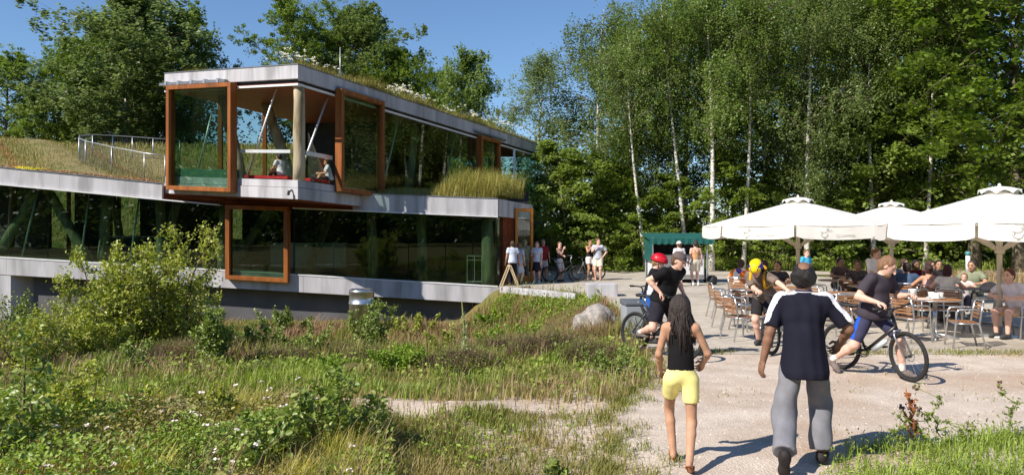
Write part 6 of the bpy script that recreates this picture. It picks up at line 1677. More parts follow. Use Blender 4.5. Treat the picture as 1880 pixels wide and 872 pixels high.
# ---------------------------------------------------------------- people: implicit surfaces polygonised on a grid
def snets(F, o, h):
    """surface nets: verts, quads of the zero set of F"""
    I = F < 0
    nx, ny, nz = F.shape
    c = np.zeros((nx - 1, ny - 1, nz - 1), np.int8)
    for a in (0, 1):
        for b in (0, 1):
            for d in (0, 1):
                c += I[a:nx - 1 + a, b:ny - 1 + b, d:nz - 1 + d]
    act = (c > 0) & (c < 8)
    ijk = np.argwhere(act); n = len(ijk)
    if n == 0: return np.zeros((0, 3)), np.zeros((0, 4), int)
    idx = -np.ones(act.shape, np.int64); idx[act] = np.arange(n)
    acc = np.zeros((n, 3)); cnt = np.zeros(n)
    offs = [(a, b, d) for a in (0, 1) for b in (0, 1) for d in (0, 1)]
    val = {q: F[ijk[:, 0] + q[0], ijk[:, 1] + q[1], ijk[:, 2] + q[2]] for q in offs}
    for q in offs:
        for ax in range(3):
            if q[ax]: continue
            r = list(q); r[ax] = 1; r = tuple(r)
            fa, fb = val[q], val[r]; cr = (fa < 0) != (fb < 0)
            t = fa[cr] / (fa[cr] - fb[cr]); p = np.tile(np.array(q, float), (cr.sum(), 1)); p[:, ax] += t
            acc[cr] += p; cnt[cr] += 1
    V = (ijk + acc / cnt[:, None]) * h + o
    quads = []
    for ax in range(3):
        sl0 = [slice(None)] * 3; sl1 = [slice(None)] * 3; sl0[ax] = slice(0, -1); sl1[ax] = slice(1, None)
        A, Bq = I[tuple(sl0)], I[tuple(sl1)]
        e = np.argwhere(A != Bq)
        u, v = (ax + 1) % 3, (ax + 2) % 3
        lim = [nx - 1, ny - 1, nz - 1]
        e = e[(e[:, u] > 0) & (e[:, v] > 0) & (e[:, u] < lim[u]) & (e[:, v] < lim[v])]
        if not len(e): continue
        fl = A[e[:, 0], e[:, 1], e[:, 2]]
        def cell(du, dv):
            q = e.copy(); q[:, u] -= du; q[:, v] -= dv; return idx[q[:, 0], q[:, 1], q[:, 2]]
        qd = np.stack([cell(1, 1), cell(0, 1), cell(0, 0), cell(1, 0)], 1)
        qd[~fl] = qd[~fl][:, ::-1]
        quads.append(qd)
    Q = np.concatenate(quads); Q = Q[(Q >= 0).all(1)]
    return V, Q

class SDF:
    def __init__(s): s.p = []; s.cuts = []; s.subs = []; s.ff = 1.0; s.fold = 0.0; s.seed = 0
    def rc(s, a, b, ra, rb, k=0.02, capa=False, capb=False, flat=None):
        """tapered capsule; flat=(axis vector, factor) squeezes it along an axis"""
        s.p.append(('rc', np.array(a, float), np.array(b, float), ra, rb, k, capa, capb, flat)); return s
    def el(s, c, r, k=0.02, M=None):
        s.p.append(('el', np.array(c, float), np.array(r, float), k, None if M is None else np.array(M, float))); return s
    def sub(s, c, r, M): s.subs.append((np.array(c, float), np.array(r, float), np.array(M, float))); return s
    def cut(s, p, n): s.cuts.append((np.array(p, float), np.array(n, float))); return s
    def mesh(s, h):
        lo = np.full(3, 1e9); hi = -lo
        for q in s.p:
            if q[0] == 'rc': m = max(q[3], q[4]); lo = np.minimum(lo, np.minimum(q[1], q[2]) - m); hi = np.maximum(hi, np.maximum(q[1], q[2]) + m)
            else: m = q[2].max(); lo = np.minimum(lo, q[1] - m); hi = np.maximum(hi, q[1] + m)
        pad = 3 * h + s.fold; lo = lo - pad; hi = hi + pad
        n = np.ceil((hi - lo) / h).astype(int) + 1
        F = np.full(n, 1.0, np.float32)
        for q in s.p:
            if q[0] == 'rc': m = max(q[3], q[4]); a = np.minimum(q[1], q[2]) - m; b = np.maximum(q[1], q[2]) + m; k = q[5]
            else: m = q[2].max(); a = q[1] - m; b = q[1] + m; k = q[3]
            mg = 2.5 * h + k * 1.2 + s.fold
            i0 = np.maximum(0, np.floor((a - mg - lo) / h).astype(int)); i1 = np.minimum(n, np.ceil((b + mg - lo) / h).astype(int) + 1)
            X = [(np.arange(i0[j], i1[j]) * h + lo[j]) for j in range(3)]
            gx, gy, gz_ = np.meshgrid(*X, indexing='ij', sparse=True)
            if q[0] == 'rc':
                A, Bq = q[1], q[2]; ba = Bq - A; L2 = max(1e-9, ba @ ba)
                px, py, pz = gx - A[0], gy - A[1], gz_ - A[2]
                dt = (px * ba[0] + py * ba[1] + pz * ba[2]) / L2; t = np.clip(dt, 0, 1)
                ex, ey, ez = px - t * ba[0], py - t * ba[1], pz - t * ba[2]
                if q[8] is not None:
                    ax, f = q[8]; dd = ex * ax[0] + ey * ax[1] + ez * ax[2]; g = f - 1
                    ex, ey, ez = ex + dd * ax[0] * g, ey + dd * ax[1] * g, ez + dd * ax[2] * g
                d = np.sqrt(ex * ex + ey * ey + ez * ez) - (q[3] + (q[4] - q[3]) * t)
                L = math.sqrt(L2)
                if q[7]: d = np.maximum(d, (dt - 1) * L)
                if q[6]: d = np.maximum(d, -dt * L)
            else:
                px, py, pz = gx - q[1][0], gy - q[1][1], gz_ - q[1][2]
                if q[4] is not None:
                    M = q[4]; px, py, pz = (px * M[0, j] + py * M[1, j] + pz * M[2, j] for j in range(3)) if False else (px * M[0, 0] + py * M[1, 0] + pz * M[2, 0], px * M[0, 1] + py * M[1, 1] + pz * M[2, 1], px * M[0, 2] + py * M[1, 2] + pz * M[2, 2])
                r = q[2]; k0 = np.sqrt((px / r[0]) ** 2 + (py / r[1]) ** 2 + (pz / r[2]) ** 2); k1 = np.sqrt((px / r[0] ** 2) ** 2 + (py / r[1] ** 2) ** 2 + (pz / r[2] ** 2) ** 2) + 1e-9
                d = k0 * (k0 - 1) / k1
            S = F[i0[0]:i1[0], i0[1]:i1[1], i0[2]:i1[2]]
            hh = np.clip(0.5 + 0.5 * (S - d) / k, 0, 1)
            S[...] = S * (1 - hh) + d * hh - k * hh * (1 - hh)
        gx, gy, gz_ = np.meshgrid(*[np.arange(n[j]) * h + lo[j] for j in range(3)], indexing='ij', sparse=True)
        if s.fold:
            r = np.random.default_rng(s.seed)
            w = 0
            for i in range(5):
                fr = r.normal(size=3) * np.array([26, 26, 13]) * s.ff; w = w + np.sin(gx * fr[0] + gy * fr[1] + gz_ * fr[2] + r.random() * 6)
            F = F + (s.fold * 0.4 * w).astype(np.float32)
        for c0, r, M in s.subs:
            px, py, pz = gx - c0[0], gy - c0[1], gz_ - c0[2]; a_, b_, c_ = (px * M[0, j] + py * M[1, j] + pz * M[2, j] for j in range(3))
            F = np.maximum(F, -(np.sqrt((a_ / r[0]) ** 2 + (b_ / r[1]) ** 2 + (c_ / r[2]) ** 2) - 1) * r.min())
        for p, nn in s.cuts: F = np.maximum(F, (gx - p[0]) * nn[0] + (gy - p[1]) * nn[1] + (gz_ - p[2]) * nn[2])
        return snets(F, lo, h)

def sdf_obj(name, parts, mat, parent=None):
    """parts: list of (SDF, resolution) merged into one mesh"""
    V = []; Q = []; b = 0
    for s, h in parts:
        v, q = s.mesh(h); V.append(v); Q.append(q + b); b += len(v)
    return link(name, np_mesh(name, np.concatenate(V), np.concatenate(Q), mat, smooth_=True), parent)

def repaint(o, mask, mat):
    """give the faces whose centres satisfy mask another material"""
    me = o.data; me.materials.append(mat); n = len(me.polygons); c = np.zeros(n * 3, np.float32); me.polygons.foreach_get('center', c)
    mi = np.zeros(n, np.int32); me.polygons.foreach_get('material_index', mi); mi[mask(c.reshape(-1, 3))] = len(me.materials) - 1
    me.polygons.foreach_set('material_index', mi)
def near_line(c, pts):
    d = np.full(len(c), 1e9)
    for a, b in zip(pts[:-1], pts[1:]):
        a = np.array(a); b = np.array(b); ba = b - a; t = np.clip(((c - a) @ ba) / (ba @ ba), 0, 1); d = np.minimum(d, np.linalg.norm(c - a - t[:, None] * ba, axis=1))
    return d
def child(body, nm):
    for c in body.children:
        if c.name.split('.')[0] == nm: return c
def clothmat(name, c, rough=0.85, var=0.10, fine=180):
    if name in MATS: return MATS[name]
    return pmat(name, tuple(x * (1 - var) for x in c), tuple(min(1, x * (1 + var)) for x in c), 9, rough, 0.25, fine, spec=0.2)
def skinmat(name, c):
    if name in MATS: return MATS[name]
    m = pmat(name, tuple(x * 0.86 for x in c), tuple(min(1, x * 1.06) for x in c), 14, 0.6, 0.08, 80, spec=0.3)
    b = m.node_tree.nodes['Principled BSDF']; b.inputs['Subsurface Weight'].default_value = 0.12; b.inputs['Subsurface Radius'].default_value = (0.01, 0.004, 0.002)
    return m
def hairmat(name, c):
    if name in MATS: return MATS[name]
    return pmat(name, tuple(x * 0.7 for x in c), tuple(min(1, x * 1.35) for x in c), 30, 0.55, 0.6, 60, stretch=(3, 3, 0.6), spec=0.4)
M_eye = pmat('eye_dark', srgb(36, 28, 24), None, 1, 0.3)
M_lip = pmat('lip', srgb(150, 84, 74), None, 1, 0.5)
SK = {'light': srgb(218, 180, 156), 'pink': srgb(222, 178, 158), 'tan': srgb(188, 144, 116), 'brown': srgb(132, 97, 77)}

def ik(a, c, l1, l2, pole):
    """middle joint of a two bone chain"""
    a = Vector(a); c = Vector(c); d = c - a; L = d.length
    if L > (l1 + l2) * 0.995: c = a + d.normalized() * (l1 + l2) * 0.995; d = c - a; L = d.length
    dn = d.normalized(); x = (l1 * l1 - l2 * l2 + L * L) / (2 * L); y = math.sqrt(max(0, l1 * l1 - x * x))
    p = Vector(pole); p = p - dn * p.dot(dn); p = p.normalized() if p.length > 1e-4 else Vector((0, 1, 0))
    return a + dn * x + p * y, c

def hand_sdf(w, d, n, side, curl, s=1.0):
    """palm and five bent fingers; w wrist, d pointing direction, n back-of-hand normal, side +1/-1 thumb side"""
    w = Vector(w); d = Vector(d).normalized(); n = Vector(n); n = (n - d * n.dot(d)).normalized(); x = d.cross(n) * side
    S = SDF(); kn = w + d * 0.085 * s
    S.rc(w - d * 0.05 * s, w + d * 0.01 * s, 0.027 * s, 0.026 * s, 0.01)
    M = np.array([tuple(x), tuple(d), tuple(n)]).T
    S.el(w + d * 0.045 * s, (0.042 * s, 0.056 * s, 0.019 * s), 0.012, M)
    for i, (off, ln) in enumerate(((0.031, 0.074), (0.011, 0.082), (-0.010, 0.077), (-0.029, 0.060))):
        p = w + d * (0.078 - 0.004 * abs(i - 1)) * s + x * off * s; a = 0.15 + curl * 0.35; r = 0.0098 * s
        for seg, f in enumerate((0.45, 0.32, 0.25)):
            dd = (d * math.cos(a) - n * math.sin(a) + x * (off * 1.2)).normalized(); q = p + dd * ln * f * s
            S.rc(p, q, r, r * 0.9, 0.004); p = q; r *= 0.9; a += curl * 0.75 + 0.12
    p = w + d * 0.018 * s + x * 0.030 * s; dd = (d * 0.65 + x * 0.62 - n * (0.25 + 0.25 * curl)).normalized(); q = p + dd * 0.042 * s; S.rc(p, q, 0.013 * s, 0.0112 * s, 0.008)
    dd = (d * 0.9 + x * (0.25 - 0.35 * curl) - n * (0.2 + 0.4 * curl)).normalized(); S.rc(q, q + dd * 0.034 * s, 0.0108 * s, 0.009 * s, 0.004)
    return S

def person(loc, yaw, H, label, skin='light', hair='short', hair_c=(0.08, 0.05, 0.03), shirt=None, shirt_c=None, lower='trousers', lower_c=(0.1, 0.1, 0.1),
           hip=None, lean=0, side=0, twist=0, head=(0, 0), ankles=None, feet_yaw=(0, 0), foot_pitch=(0, 0), wrists=None, poles=None, knees=None, curl=(0.5, 0.5), palm=None,
           res=0.016, shoe='shoe', shoe_c=(0.05, 0.05, 0.05), sleeve=0.62, build=1.0, hem=0.0, baggy=1.0, sock=None, face=True, fem=False, cover=0.0, bare=False, group='visitors', extras=None, leg_len=1.0, belly=0.0, shirt_res=None, waist=0.135, hair_vol=1.0):
    """local frame: +Y forward, +X to the person's right. wrists/ankles: {'L':..,'R':..} local points"""
    h = H / 1.75; g = build
    e_loc = Vector(loc)
    hipz = hip if hip is not None else 0.52 * H * leg_len
    pel = Vector((0, 0, hipz))
    Ml = Matrix.Rotation(R(side), 3, 'Y') @ Matrix.Rotation(-R(lean), 3, 'X'); u = Ml @ Vector((0, 0, 1)); f_ = Ml @ Vector((0, 1, 0))
    Tw = Matrix.Rotation(R(twist), 3, u); rx = Tw @ (Ml @ Vector((1, 0, 0))); fw = Tw @ f_
    Mt = np.array([tuple(rx), tuple(fw), tuple(u)]).T
    wsh = (0.158 if fem else 0.178) * h * (0.6 + 0.4 * g)
    sh = {'L': pel + u * 0.495 * h - rx * wsh, 'R': pel + u * 0.495 * h + rx * wsh}
    hipj = {'L': pel + Vector((-0.092 * h, 0, -0.02)), 'R': pel + Vector((0.092 * h, 0, -0.02))}
    neck = pel + u * 0.545 * h
    Hr = Matrix.Rotation(R(yaw_h := head[1]), 3, 'Z') @ Matrix.Rotation(-R(head[0]), 3, 'X')
    hu = Hr @ Vector((0, 0, 1)); hf = Hr @ Vector((0, 1, 0)); hx = Hr @ Vector((1, 0, 0)); Mh = np.array([tuple(hx), tuple(hf), tuple(hu)]).T
    hc = neck + (u * 0.35 + hu * 0.65) * 0.145 * h + hf * 0.022 * h
    an = ankles or {'L': (-0.10 * h, 0, 0.075 * h), 'R': (0.10 * h, 0, 0.075 * h)}
    wr = wrists or {}
    kn = knees or {'L': (-0.15, 1, 0), 'R': (0.15, 1, 0)}; po = poles or {'L': (-0.5, -1, -0.3), 'R': (0.5, -1, -0.3)}
    lt, lc = 0.425 * h * leg_len, 0.425 * h * leg_len; la, lf = 0.285 * h, 0.255 * h
    J = {}
    for s_, sx in (('L', -1), ('R', 1)):
        k_, a_ = ik(hipj[s_], an[s_], lt, lc, kn[s_]); J['knee' + s_] = k_; J['ank' + s_] = a_
        tgt = wr.get(s_) or tuple(sh[s_] + Vector((sx * 0.10 * h, 0.03 * h, -0.53 * h)))
        el_, w_ = ik(sh[s_], tgt, la, lf, po[s_]); J['elb' + s_] = el_; J['wri' + s_] = w_
    # ---- bare body, one surface
    S = SDF(); q = g * h
    S.el(pel + u * 0.37 * h, (0.158 * q if not fem else 0.140 * q, 0.105 * q, 0.17 * h), 0.05, Mt); S.el(pel + u * 0.19 * h, (0.135 * q if not fem else 0.118 * q, 0.095 * q, 0.15 * h), 0.05, Mt)
    S.el(pel + u * 0.03 * h, (0.146 * q, 0.100 * q, 0.105 * h), 0.05, Mt); S.rc(sh['L'] + rx * 0.03, sh['R'] - rx * 0.03, 0.058 * h, 0.058 * h, 0.05)
    if fem:
        for sx in (-1, 1): S.el(pel + u * 0.385 * h + rx * sx * 0.062 * h + fw * 0.075 * h, (0.055 * h, 0.055 * h, 0.058 * h), 0.03, Mt)
    S.rc(neck - u * 0.05 * h, hc - hu * 0.05 * h - hf * 0.015 * h, 0.060 * h, 0.052 * h, 0.03)
    hs = 1.09 * h ** 0.6
    S.el(hc + hu * 0.022 * hs - hf * 0.006 * hs, (0.074 * hs, 0.094 * hs, 0.098 * hs), 0.03, Mh); S.el(hc - hu * 0.045 * hs + hf * 0.022 * hs, (0.058 * hs, 0.068 * hs, 0.075 * hs), 0.03, Mh)
    S.rc(hc + hu * 0.012 * hs + hf * 0.088 * hs, hc - hu * 0.026 * hs + hf * 0.108 * hs, 0.008, 0.0145 * hs, 0.012); S.el(hc - hu * 0.098 * hs + hf * 0.066 * hs, (0.028 * hs, 0.022 * hs, 0.02 * hs), 0.02, Mh)
    S.el(hc + hu * 0.032 * hs + hf * 0.078 * hs, (0.052 * hs, 0.018 * hs, 0.012 * hs), 0.014, Mh)
    for sx in (-1, 1): S.el(hc + hx * sx * 0.076 * hs - hu * 0.008 * hs - hf * 0.004 * hs, (0.011, 0.022 * hs, 0.032 * hs), 0.006, Mh)
    for s_ in 'LR':
        k_, a_, el_, w_ = J['knee' + s_], J['ank' + s_], J['elb' + s_], J['wri' + s_]
        S.rc(hipj[s_], k_, 0.086 * q, 0.057 * q, 0.03); cm = k_.lerp(a_, 0.30); back = ((k_ - a_).normalized().cross(Vector((1, 0, 0)))).normalized()
        S.rc(k_, cm, 0.055 * q, 0.056 * q, 0.03); S.rc(cm, a_, 0.056 * q, 0.037 * h, 0.02)
        S.rc(sh[s_], el_, 0.052 * q, 0.040 * q, 0.03); mm = el_.lerp(w_, 0.3); S.rc(el_, mm, 0.040 * q, 0.041 * q, 0.02); S.rc(mm, w_, 0.041 * q, 0.027 * h, 0.015)
        if shoe in ('flipflop', 'bare', 'sandal'):
            i = 0 if s_ == 'L' else 1; fy = R(feet_yaw[i]); fp = R(foot_pitch[i]); fd = Vector((-math.sin(fy) * math.cos(fp), math.cos(fy) * math.cos(fp), math.sin(fp))); up_ = Vector((math.sin(fy) * math.sin(fp), -math.cos(fy) * math.sin(fp), math.cos(fp)))
            hl = a_ - fd * 0.03 * h - up_ * 0.045 * h; S.rc(hl, a_ + fd * 0.11 * h - up_ * 0.045 * h, 0.030 * h, 0.034 * h, 0.025); S.rc(a_ + fd * 0.11 * h - up_ * 0.045 * h, a_ + fd * 0.165 * h - up_ * 0.055 * h, 0.032 * h, 0.018 * h, 0.02)
    parts = [(S, res)]
    for i, s_ in enumerate('LR'):
        el_, w_ = J['elb' + s_], J['wri' + s_]; d = (w_ - el_).normalized(); sx = -1 if s_ == 'L' else 1
        nn = Vector(palm[s_]) if palm and s_ in palm else Vector((sx * 1.0, 0.25, 0.3))
        parts.append((hand_sdf(w_, d, nn, -sx if (d.cross(nn)).y * -sx > 0 else sx, curl[i], 1.0 * h), max(0.0055, res * 0.42)))
    body = sdf_obj('person', parts, skinmat('skin_' + skin, SK[skin]))
    body.location = e_loc; body.rotation_euler = (0, 0, R(yaw)); props(body, label, 'person', group)
    # ---- face
    if face:
        m = MB()
        for sx in (-1, 1): m.lathe([(0.003, -0.006), (0.0105, -0.002), (0.0105, 0.002), (0.003, 0.006)], (0, 0, 0), 8)
        E = []
        for sx in (-1, 1):
            T = SDF(); T.el(hc + hx * sx * 0.031 * hs + hu * 0.006 * hs + hf * 0.082 * hs, (0.014 * hs, 0.010, 0.0075 * hs), 0.003, Mh); E.append((T, 0.004))
        sdf_obj('eyes', E, M_eye, body)
        T = SDF(); T.el(hc - hu * 0.062 * hs + hf * 0.086 * hs, (0.024 * hs, 0.010, 0.0065 * hs), 0.003, Mh); sdf_obj('mouth', [(T, 0.004)], M_lip, body)
        E = []
        for sx in (-1, 1):
            T = SDF(); T.rc(hc + hx * sx * 0.016 * hs + hu * 0.030 * hs + hf * 0.091 * hs, hc + hx * sx * 0.046 * hs + hu * 0.032 * hs + hf * 0.078 * hs, 0.006, 0.005, 0.003); E.append((T, 0.004))
        sdf_obj('eyebrows', E, hairmat('hair_%.2f_%.2f_%.2f' % tuple(hair_c), hair_c), body)
    # ---- lower garment
    def legs_garment(frac, wide, cap=True):
        T = SDF(); T.fold = 0.0045 if frac <= 1 else 0.008; T.seed = int(H * 1000) % 97
        T.el(pel + u * 0.045 * h, ((0.158 if not fem else 0.162) * q, 0.126 * q, 0.118 * h), 0.05, Mt)
        for s_ in 'LR':
            k_, a_ = J['knee' + s_], J['ank' + s_]
            if frac <= 1:
                end = hipj[s_].lerp(k_, frac); T.rc(hipj[s_], end, 0.100 * q * wide, (0.100 - 0.022 * frac) * q * wide, 0.035, False, cap)
            else:
                T.rc(hipj[s_], k_, 0.092 * q, 0.078 * q * wide, 0.02); end = k_.lerp(a_, frac - 1); T.rc(k_, end, 0.078 * q * wide, 0.074 * h * wide, 0.02, False, cap)
        T.cut(pel + u * waist * h, u); return T
    lm = clothmat('cloth_%.3f_%.3f_%.3f' % tuple(lower_c), lower_c)
    if lower == 'trousers': sdf_obj('trousers', [(legs_garment(1.93, baggy), res)], lm, body)
    elif lower == 'shorts': sdf_obj('shorts', [(legs_garment(0.80, baggy * 1.08), res)], lm, body)
    elif lower == 'short_shorts': sdf_obj('shorts', [(legs_garment(0.52, baggy), res)], lm, body)
    elif lower == 'tight': sdf_obj('cycling_shorts', [(legs_garment(0.90, 0.86 * baggy), res)], lm, body)
    elif lower == 'skirt':
        T = SDF(); T.fold = 0.006; T.el(pel + u * 0.045 * h, (0.17 * q, 0.125 * q, 0.118 * h), 0.04, Mt)
        md = (J['kneeL'] + J['kneeR']) / 2; T.rc(pel, pel.lerp(md, 0.98), 0.145 * q, 0.19 * q, 0.04, False, True); T.cut(pel + u * 0.13 * h, u); sdf_obj('skirt', [(T, res)], lm, body)
    # ---- shirt
    if shirt:
        sm = clothmat('cloth_%.3f_%.3f_%.3f' % tuple(shirt_c), shirt_c)
        T = SDF(); T.fold = 0.0065 if shirt != 'tank' else 0.002; T.seed = 5 + int(H * 1000) % 89; inf = 1.0 if shirt != 'tank' else 0.93
        T.el(pel + u * 0.37 * h, ((0.172 if not fem else 0.152) * q * inf, 0.122 * q * inf, 0.178 * h), 0.05, Mt); T.el(pel + u * 0.19 * h + fw * belly, ((0.156 if not fem else 0.130) * q * inf, (0.118 + belly) * q * inf, 0.16 * h), 0.05, Mt)
        T.rc(pel + u * 0.20 * h, pel + u * (0.02 - hem) * h, 0.150 * q * inf, (0.176 if shirt == 'tank' else 0.192) * q * inf, 0.05, False, False, (tuple(fw), 1.34 if shirt == 'tank' else 1.16))
        if fem:
            for sx in (-1, 1): T.el(pel + u * 0.385 * h + rx * sx * 0.062 * h + fw * 0.078 * h, (0.062 * h, 0.060 * h, 0.064 * h), 0.03, Mt)
        if shirt == 'tank':
            T.cut(pel + u * 0.455 * h, (u * 0.9 - fw * 0.3).normalized())
        else:
            T.rc(sh['L'] + rx * 0.02, sh['R'] - rx * 0.02, 0.066 * h, 0.066 * h, 0.06); T.rc(neck - u * 0.06 * h, neck + u * 0.005, 0.078 * h, 0.066 * h, 0.03, False, True)
            for s_ in 'LR':
                el_, w_ = J['elb' + s_], J['wri' + s_]
                if sleeve <= 1: T.rc(sh[s_], sh[s_].lerp(el_, sleeve), 0.066 * q, 0.068 * q, 0.04, False, True)
                else: T.rc(sh[s_], el_, 0.066 * q, 0.054 * q, 0.04); T.rc(el_, el_.lerp(w_, sleeve - 1), 0.054 * q, 0.044 * q, 0.03, False, True)
        T.cut(pel + u * (0.075 if shirt == 'tank' else -0.04 - hem) * h, -u); so = sdf_obj('shirt' if shirt != 'tank' else 'top', [(T, shirt_res or res)], sm, body)
        if shirt == 'tank':
            m = MB()
            for sx in (-1, 1):
                pts = [pel + u * 0.44 * h + rx * sx * 0.075 * h + fw * 0.105 * h, pel + u * 0.53 * h + rx * sx * 0.082 * h + fw * 0.045 * h, pel + u * 0.552 * h + rx * sx * 0.083 * h - fw * 0.015 * h, pel + u * 0.51 * h + rx * sx * 0.078 * h - fw * 0.078 * h, pel + u * 0.42 * h + rx * sx * 0.068 * h - fw * 0.112 * h]; m.tube(pts, 0.010 * h, 6)
            m.build('strap', sm, so, True)
    # ---- shoes
    if shoe in ('shoe', 'sandal', 'flipflop'):
        for i, s_ in enumerate('LR'):
            a_ = J['ank' + s_]; fy = R(feet_yaw[i]); fp = R(foot_pitch[i])
            fd = Vector((-math.sin(fy) * math.cos(fp), math.cos(fy) * math.cos(fp), math.sin(fp))); up_ = Vector((math.sin(fy) * math.sin(fp), -math.cos(fy) * math.sin(fp), math.cos(fp)))
            T = SDF()
            if shoe == 'shoe':
                T.rc(a_ - fd * 0.035 * h - up_ * 0.028 * h, a_ + fd * 0.12 * h - up_ * 0.030 * h, 0.042 * h, 0.043 * h, 0.03); T.rc(a_ + fd * 0.12 * h - up_ * 0.030 * h, a_ + fd * 0.175 * h - up_ * 0.040 * h, 0.043 * h, 0.030 * h, 0.03); T.rc(a_ + up_ * 0.015 * h, a_ - up_ * 0.03 * h, 0.046 * h, 0.046 * h, 0.03, True)
            else:
                T.rc(a_ - fd * 0.055 * h - up_ * 0.068 * h, a_ + fd * 0.17 * h - up_ * 0.070 * h, 0.036 * h, 0.042 * h, 0.01, False, False, (tuple(up_), 4.5))
            T.cut(a_ - up_ * 0.074 * h, -up_)
            so = sdf_obj(shoe if shoe != 'flipflop' else 'flip_flop', [(T, min(max(res, 0.010), 0.020))], clothmat('shoe_%.2f_%.2f_%.2f' % tuple(shoe_c), shoe_c, 0.6), body)
            if shoe != 'shoe':
                fx_ = fd.cross(up_); m = MB(); tp_ = a_ + fd * 0.13 * h - up_ * 0.02 * h
                for sx in (-1, 1): m.tube([a_ + fd * 0.05 * h + fx_ * sx * 0.04 * h - up_ * 0.06 * h, a_ + fd * 0.08 * h + fx_ * sx * 0.034 * h - up_ * 0.022 * h, tp_], 0.006, 5)
                m.build('strap', clothmat('shoe_%.2f_%.2f_%.2f' % tuple(shoe_c), shoe_c, 0.6), so, True)
            if sock:
                k_ = J['knee' + s_]; T = SDF(); T.rc(a_ - (k_ - a_).normalized() * 0.01, a_.lerp(k_, 0.28), 0.042 * h, 0.047 * h, 0.01, False, True); sdf_obj('sock', [(T, min(res, 0.012))], clothmat('sock_%.2f' % sock[0], sock), body)
    # ---- hair
    hm = hairmat('hair_%.2f_%.2f_%.2f' % tuple(hair_c), hair_c); T = SDF(); T.fold = 0.006; T.seed = 3
    if hair in ('short', 'bob', 'long', 'ponytail', 'bun'):
        T.el(hc + hu * 0.036 * hs - hf * 0.014 * hs, (0.084 * hs, 0.100 * hs, 0.098 * hs), 0.02, Mh); T.el(hc - hu * 0.012 * hs - hf * 0.040 * hs, (0.080 * hs, 0.068 * hs, 0.088 * hs), 0.03, Mh)
        if hair == 'bob': T.el(hc - hu * 0.055 * hs - hf * 0.042 * hs, (0.088 * hs, 0.066 * hs, 0.09 * hs), 0.04, Mh)
        if hair == 'long': T.rc(hc - hf * 0.055 * hs, hc - hf * 0.075 * hs - u * 0.26 * hs, 0.078 * hs, 0.060 * hs, 0.04)
        T.cut(hc + hf * 0.048 * hs + hu * 0.05 * hs, (hf * 0.93 - hu * 0.42).normalized())
        if hair == 'ponytail': T.rc(hc - hf * 0.10 * hs - hu * 0.0 * hs, hc - hf * 0.115 * hs - Vector((0, 0, 0.20)) * hs, 0.032 * hs, 0.022 * hs, 0.03)
        if hair == 'bun': T.el(hc - hf * 0.105 * hs + hu * 0.035 * hs, (0.04 * hs,) * 3, 0.02)
        sdf_obj('hair', [(T, max(0.008, res * 0.7))], hm, body)
    elif hair == 'bald':        # ring of hair round a bare crown
        T.el(hc + hu * 0.016 * hs - hf * 0.018 * hs, (0.088 * hs, 0.106 * hs, 0.102 * hs), 0.02, Mh); T.el(hc - hu * 0.012 * hs - hf * 0.04 * hs, (0.090 * hs, 0.078 * hs, 0.070 * hs), 0.03, Mh); T.fold = 0.007; T.ff = 3.2
        T.sub(hc + hu * 0.100 * hs - hf * 0.072 * hs, (0.046 * hs, 0.075 * hs, 0.052 * hs), Mh); T.cut(hc + hf * 0.035 * hs, hf); sdf_obj('hair', [(T, 0.008)], hm, body)
    elif hair == 'braids':      # many thin plaits falling to the shoulder blades
        T.el(hc + hu * 0.030 * hs - hf * 0.012 * hs, (0.085 * hs, 0.102 * hs, 0.098 * hs), 0.02, Mh); T.el(hc - hu * 0.02 * hs - hf * 0.04 * hs, (0.082 * hs, 0.072 * hs, 0.09 * hs), 0.03, Mh); T.cut(hc + hf * 0.06 * hs + hu * 0.03 * hs, (hf * 0.95 - hu * 0.3).normalized())
        ho = sdf_obj('hair', [(T, 0.008)], hm, body); rg = np.random.default_rng(4); m = MB()
        for k in range(64):
            a = R(rg.uniform(-115, 115)); zz_ = rg.uniform(-0.02, 0.07)
            b0 = hc + hx * math.sin(a) * 0.080 * hs - hf * math.cos(a) * 0.098 * hs + hu * zz_ * hs
            dn = rg.uniform(0.26, 0.44) * (1 - 0.25 * abs(math.sin(a))) * hs; b1 = b0 + Vector((0, 0, -0.10 * hs)) + (hx * math.sin(a) * 0.012 - hf * math.cos(a) * 0.02) * hs
            b2 = b0 + Vector((0, 0, -dn)) + hx * (math.sin(a) * 0.035 + rg.normal() * 0.012) - hf * (0.035 * max(0.2, math.cos(a)) + rg.normal() * 0.008); b2m = b1.lerp(b2, 0.5) + hx * rg.normal() * 0.008
            m.tube([b0, b1, b2m, b2], [0.0085, 0.0078, 0.0068, 0.004], 5)
        m.build('plaits', hm, ho, True)
    body_data = dict(J=J, hc=hc, hu=hu, hf=hf, hx=hx, Mh=Mh, hs=hs, pel=pel, u=u, fw=fw, rx=rx, sh=sh, h=h, q=q, neck=neck, res=res)
    if extras: extras(body, body_data)
    return body, body_data

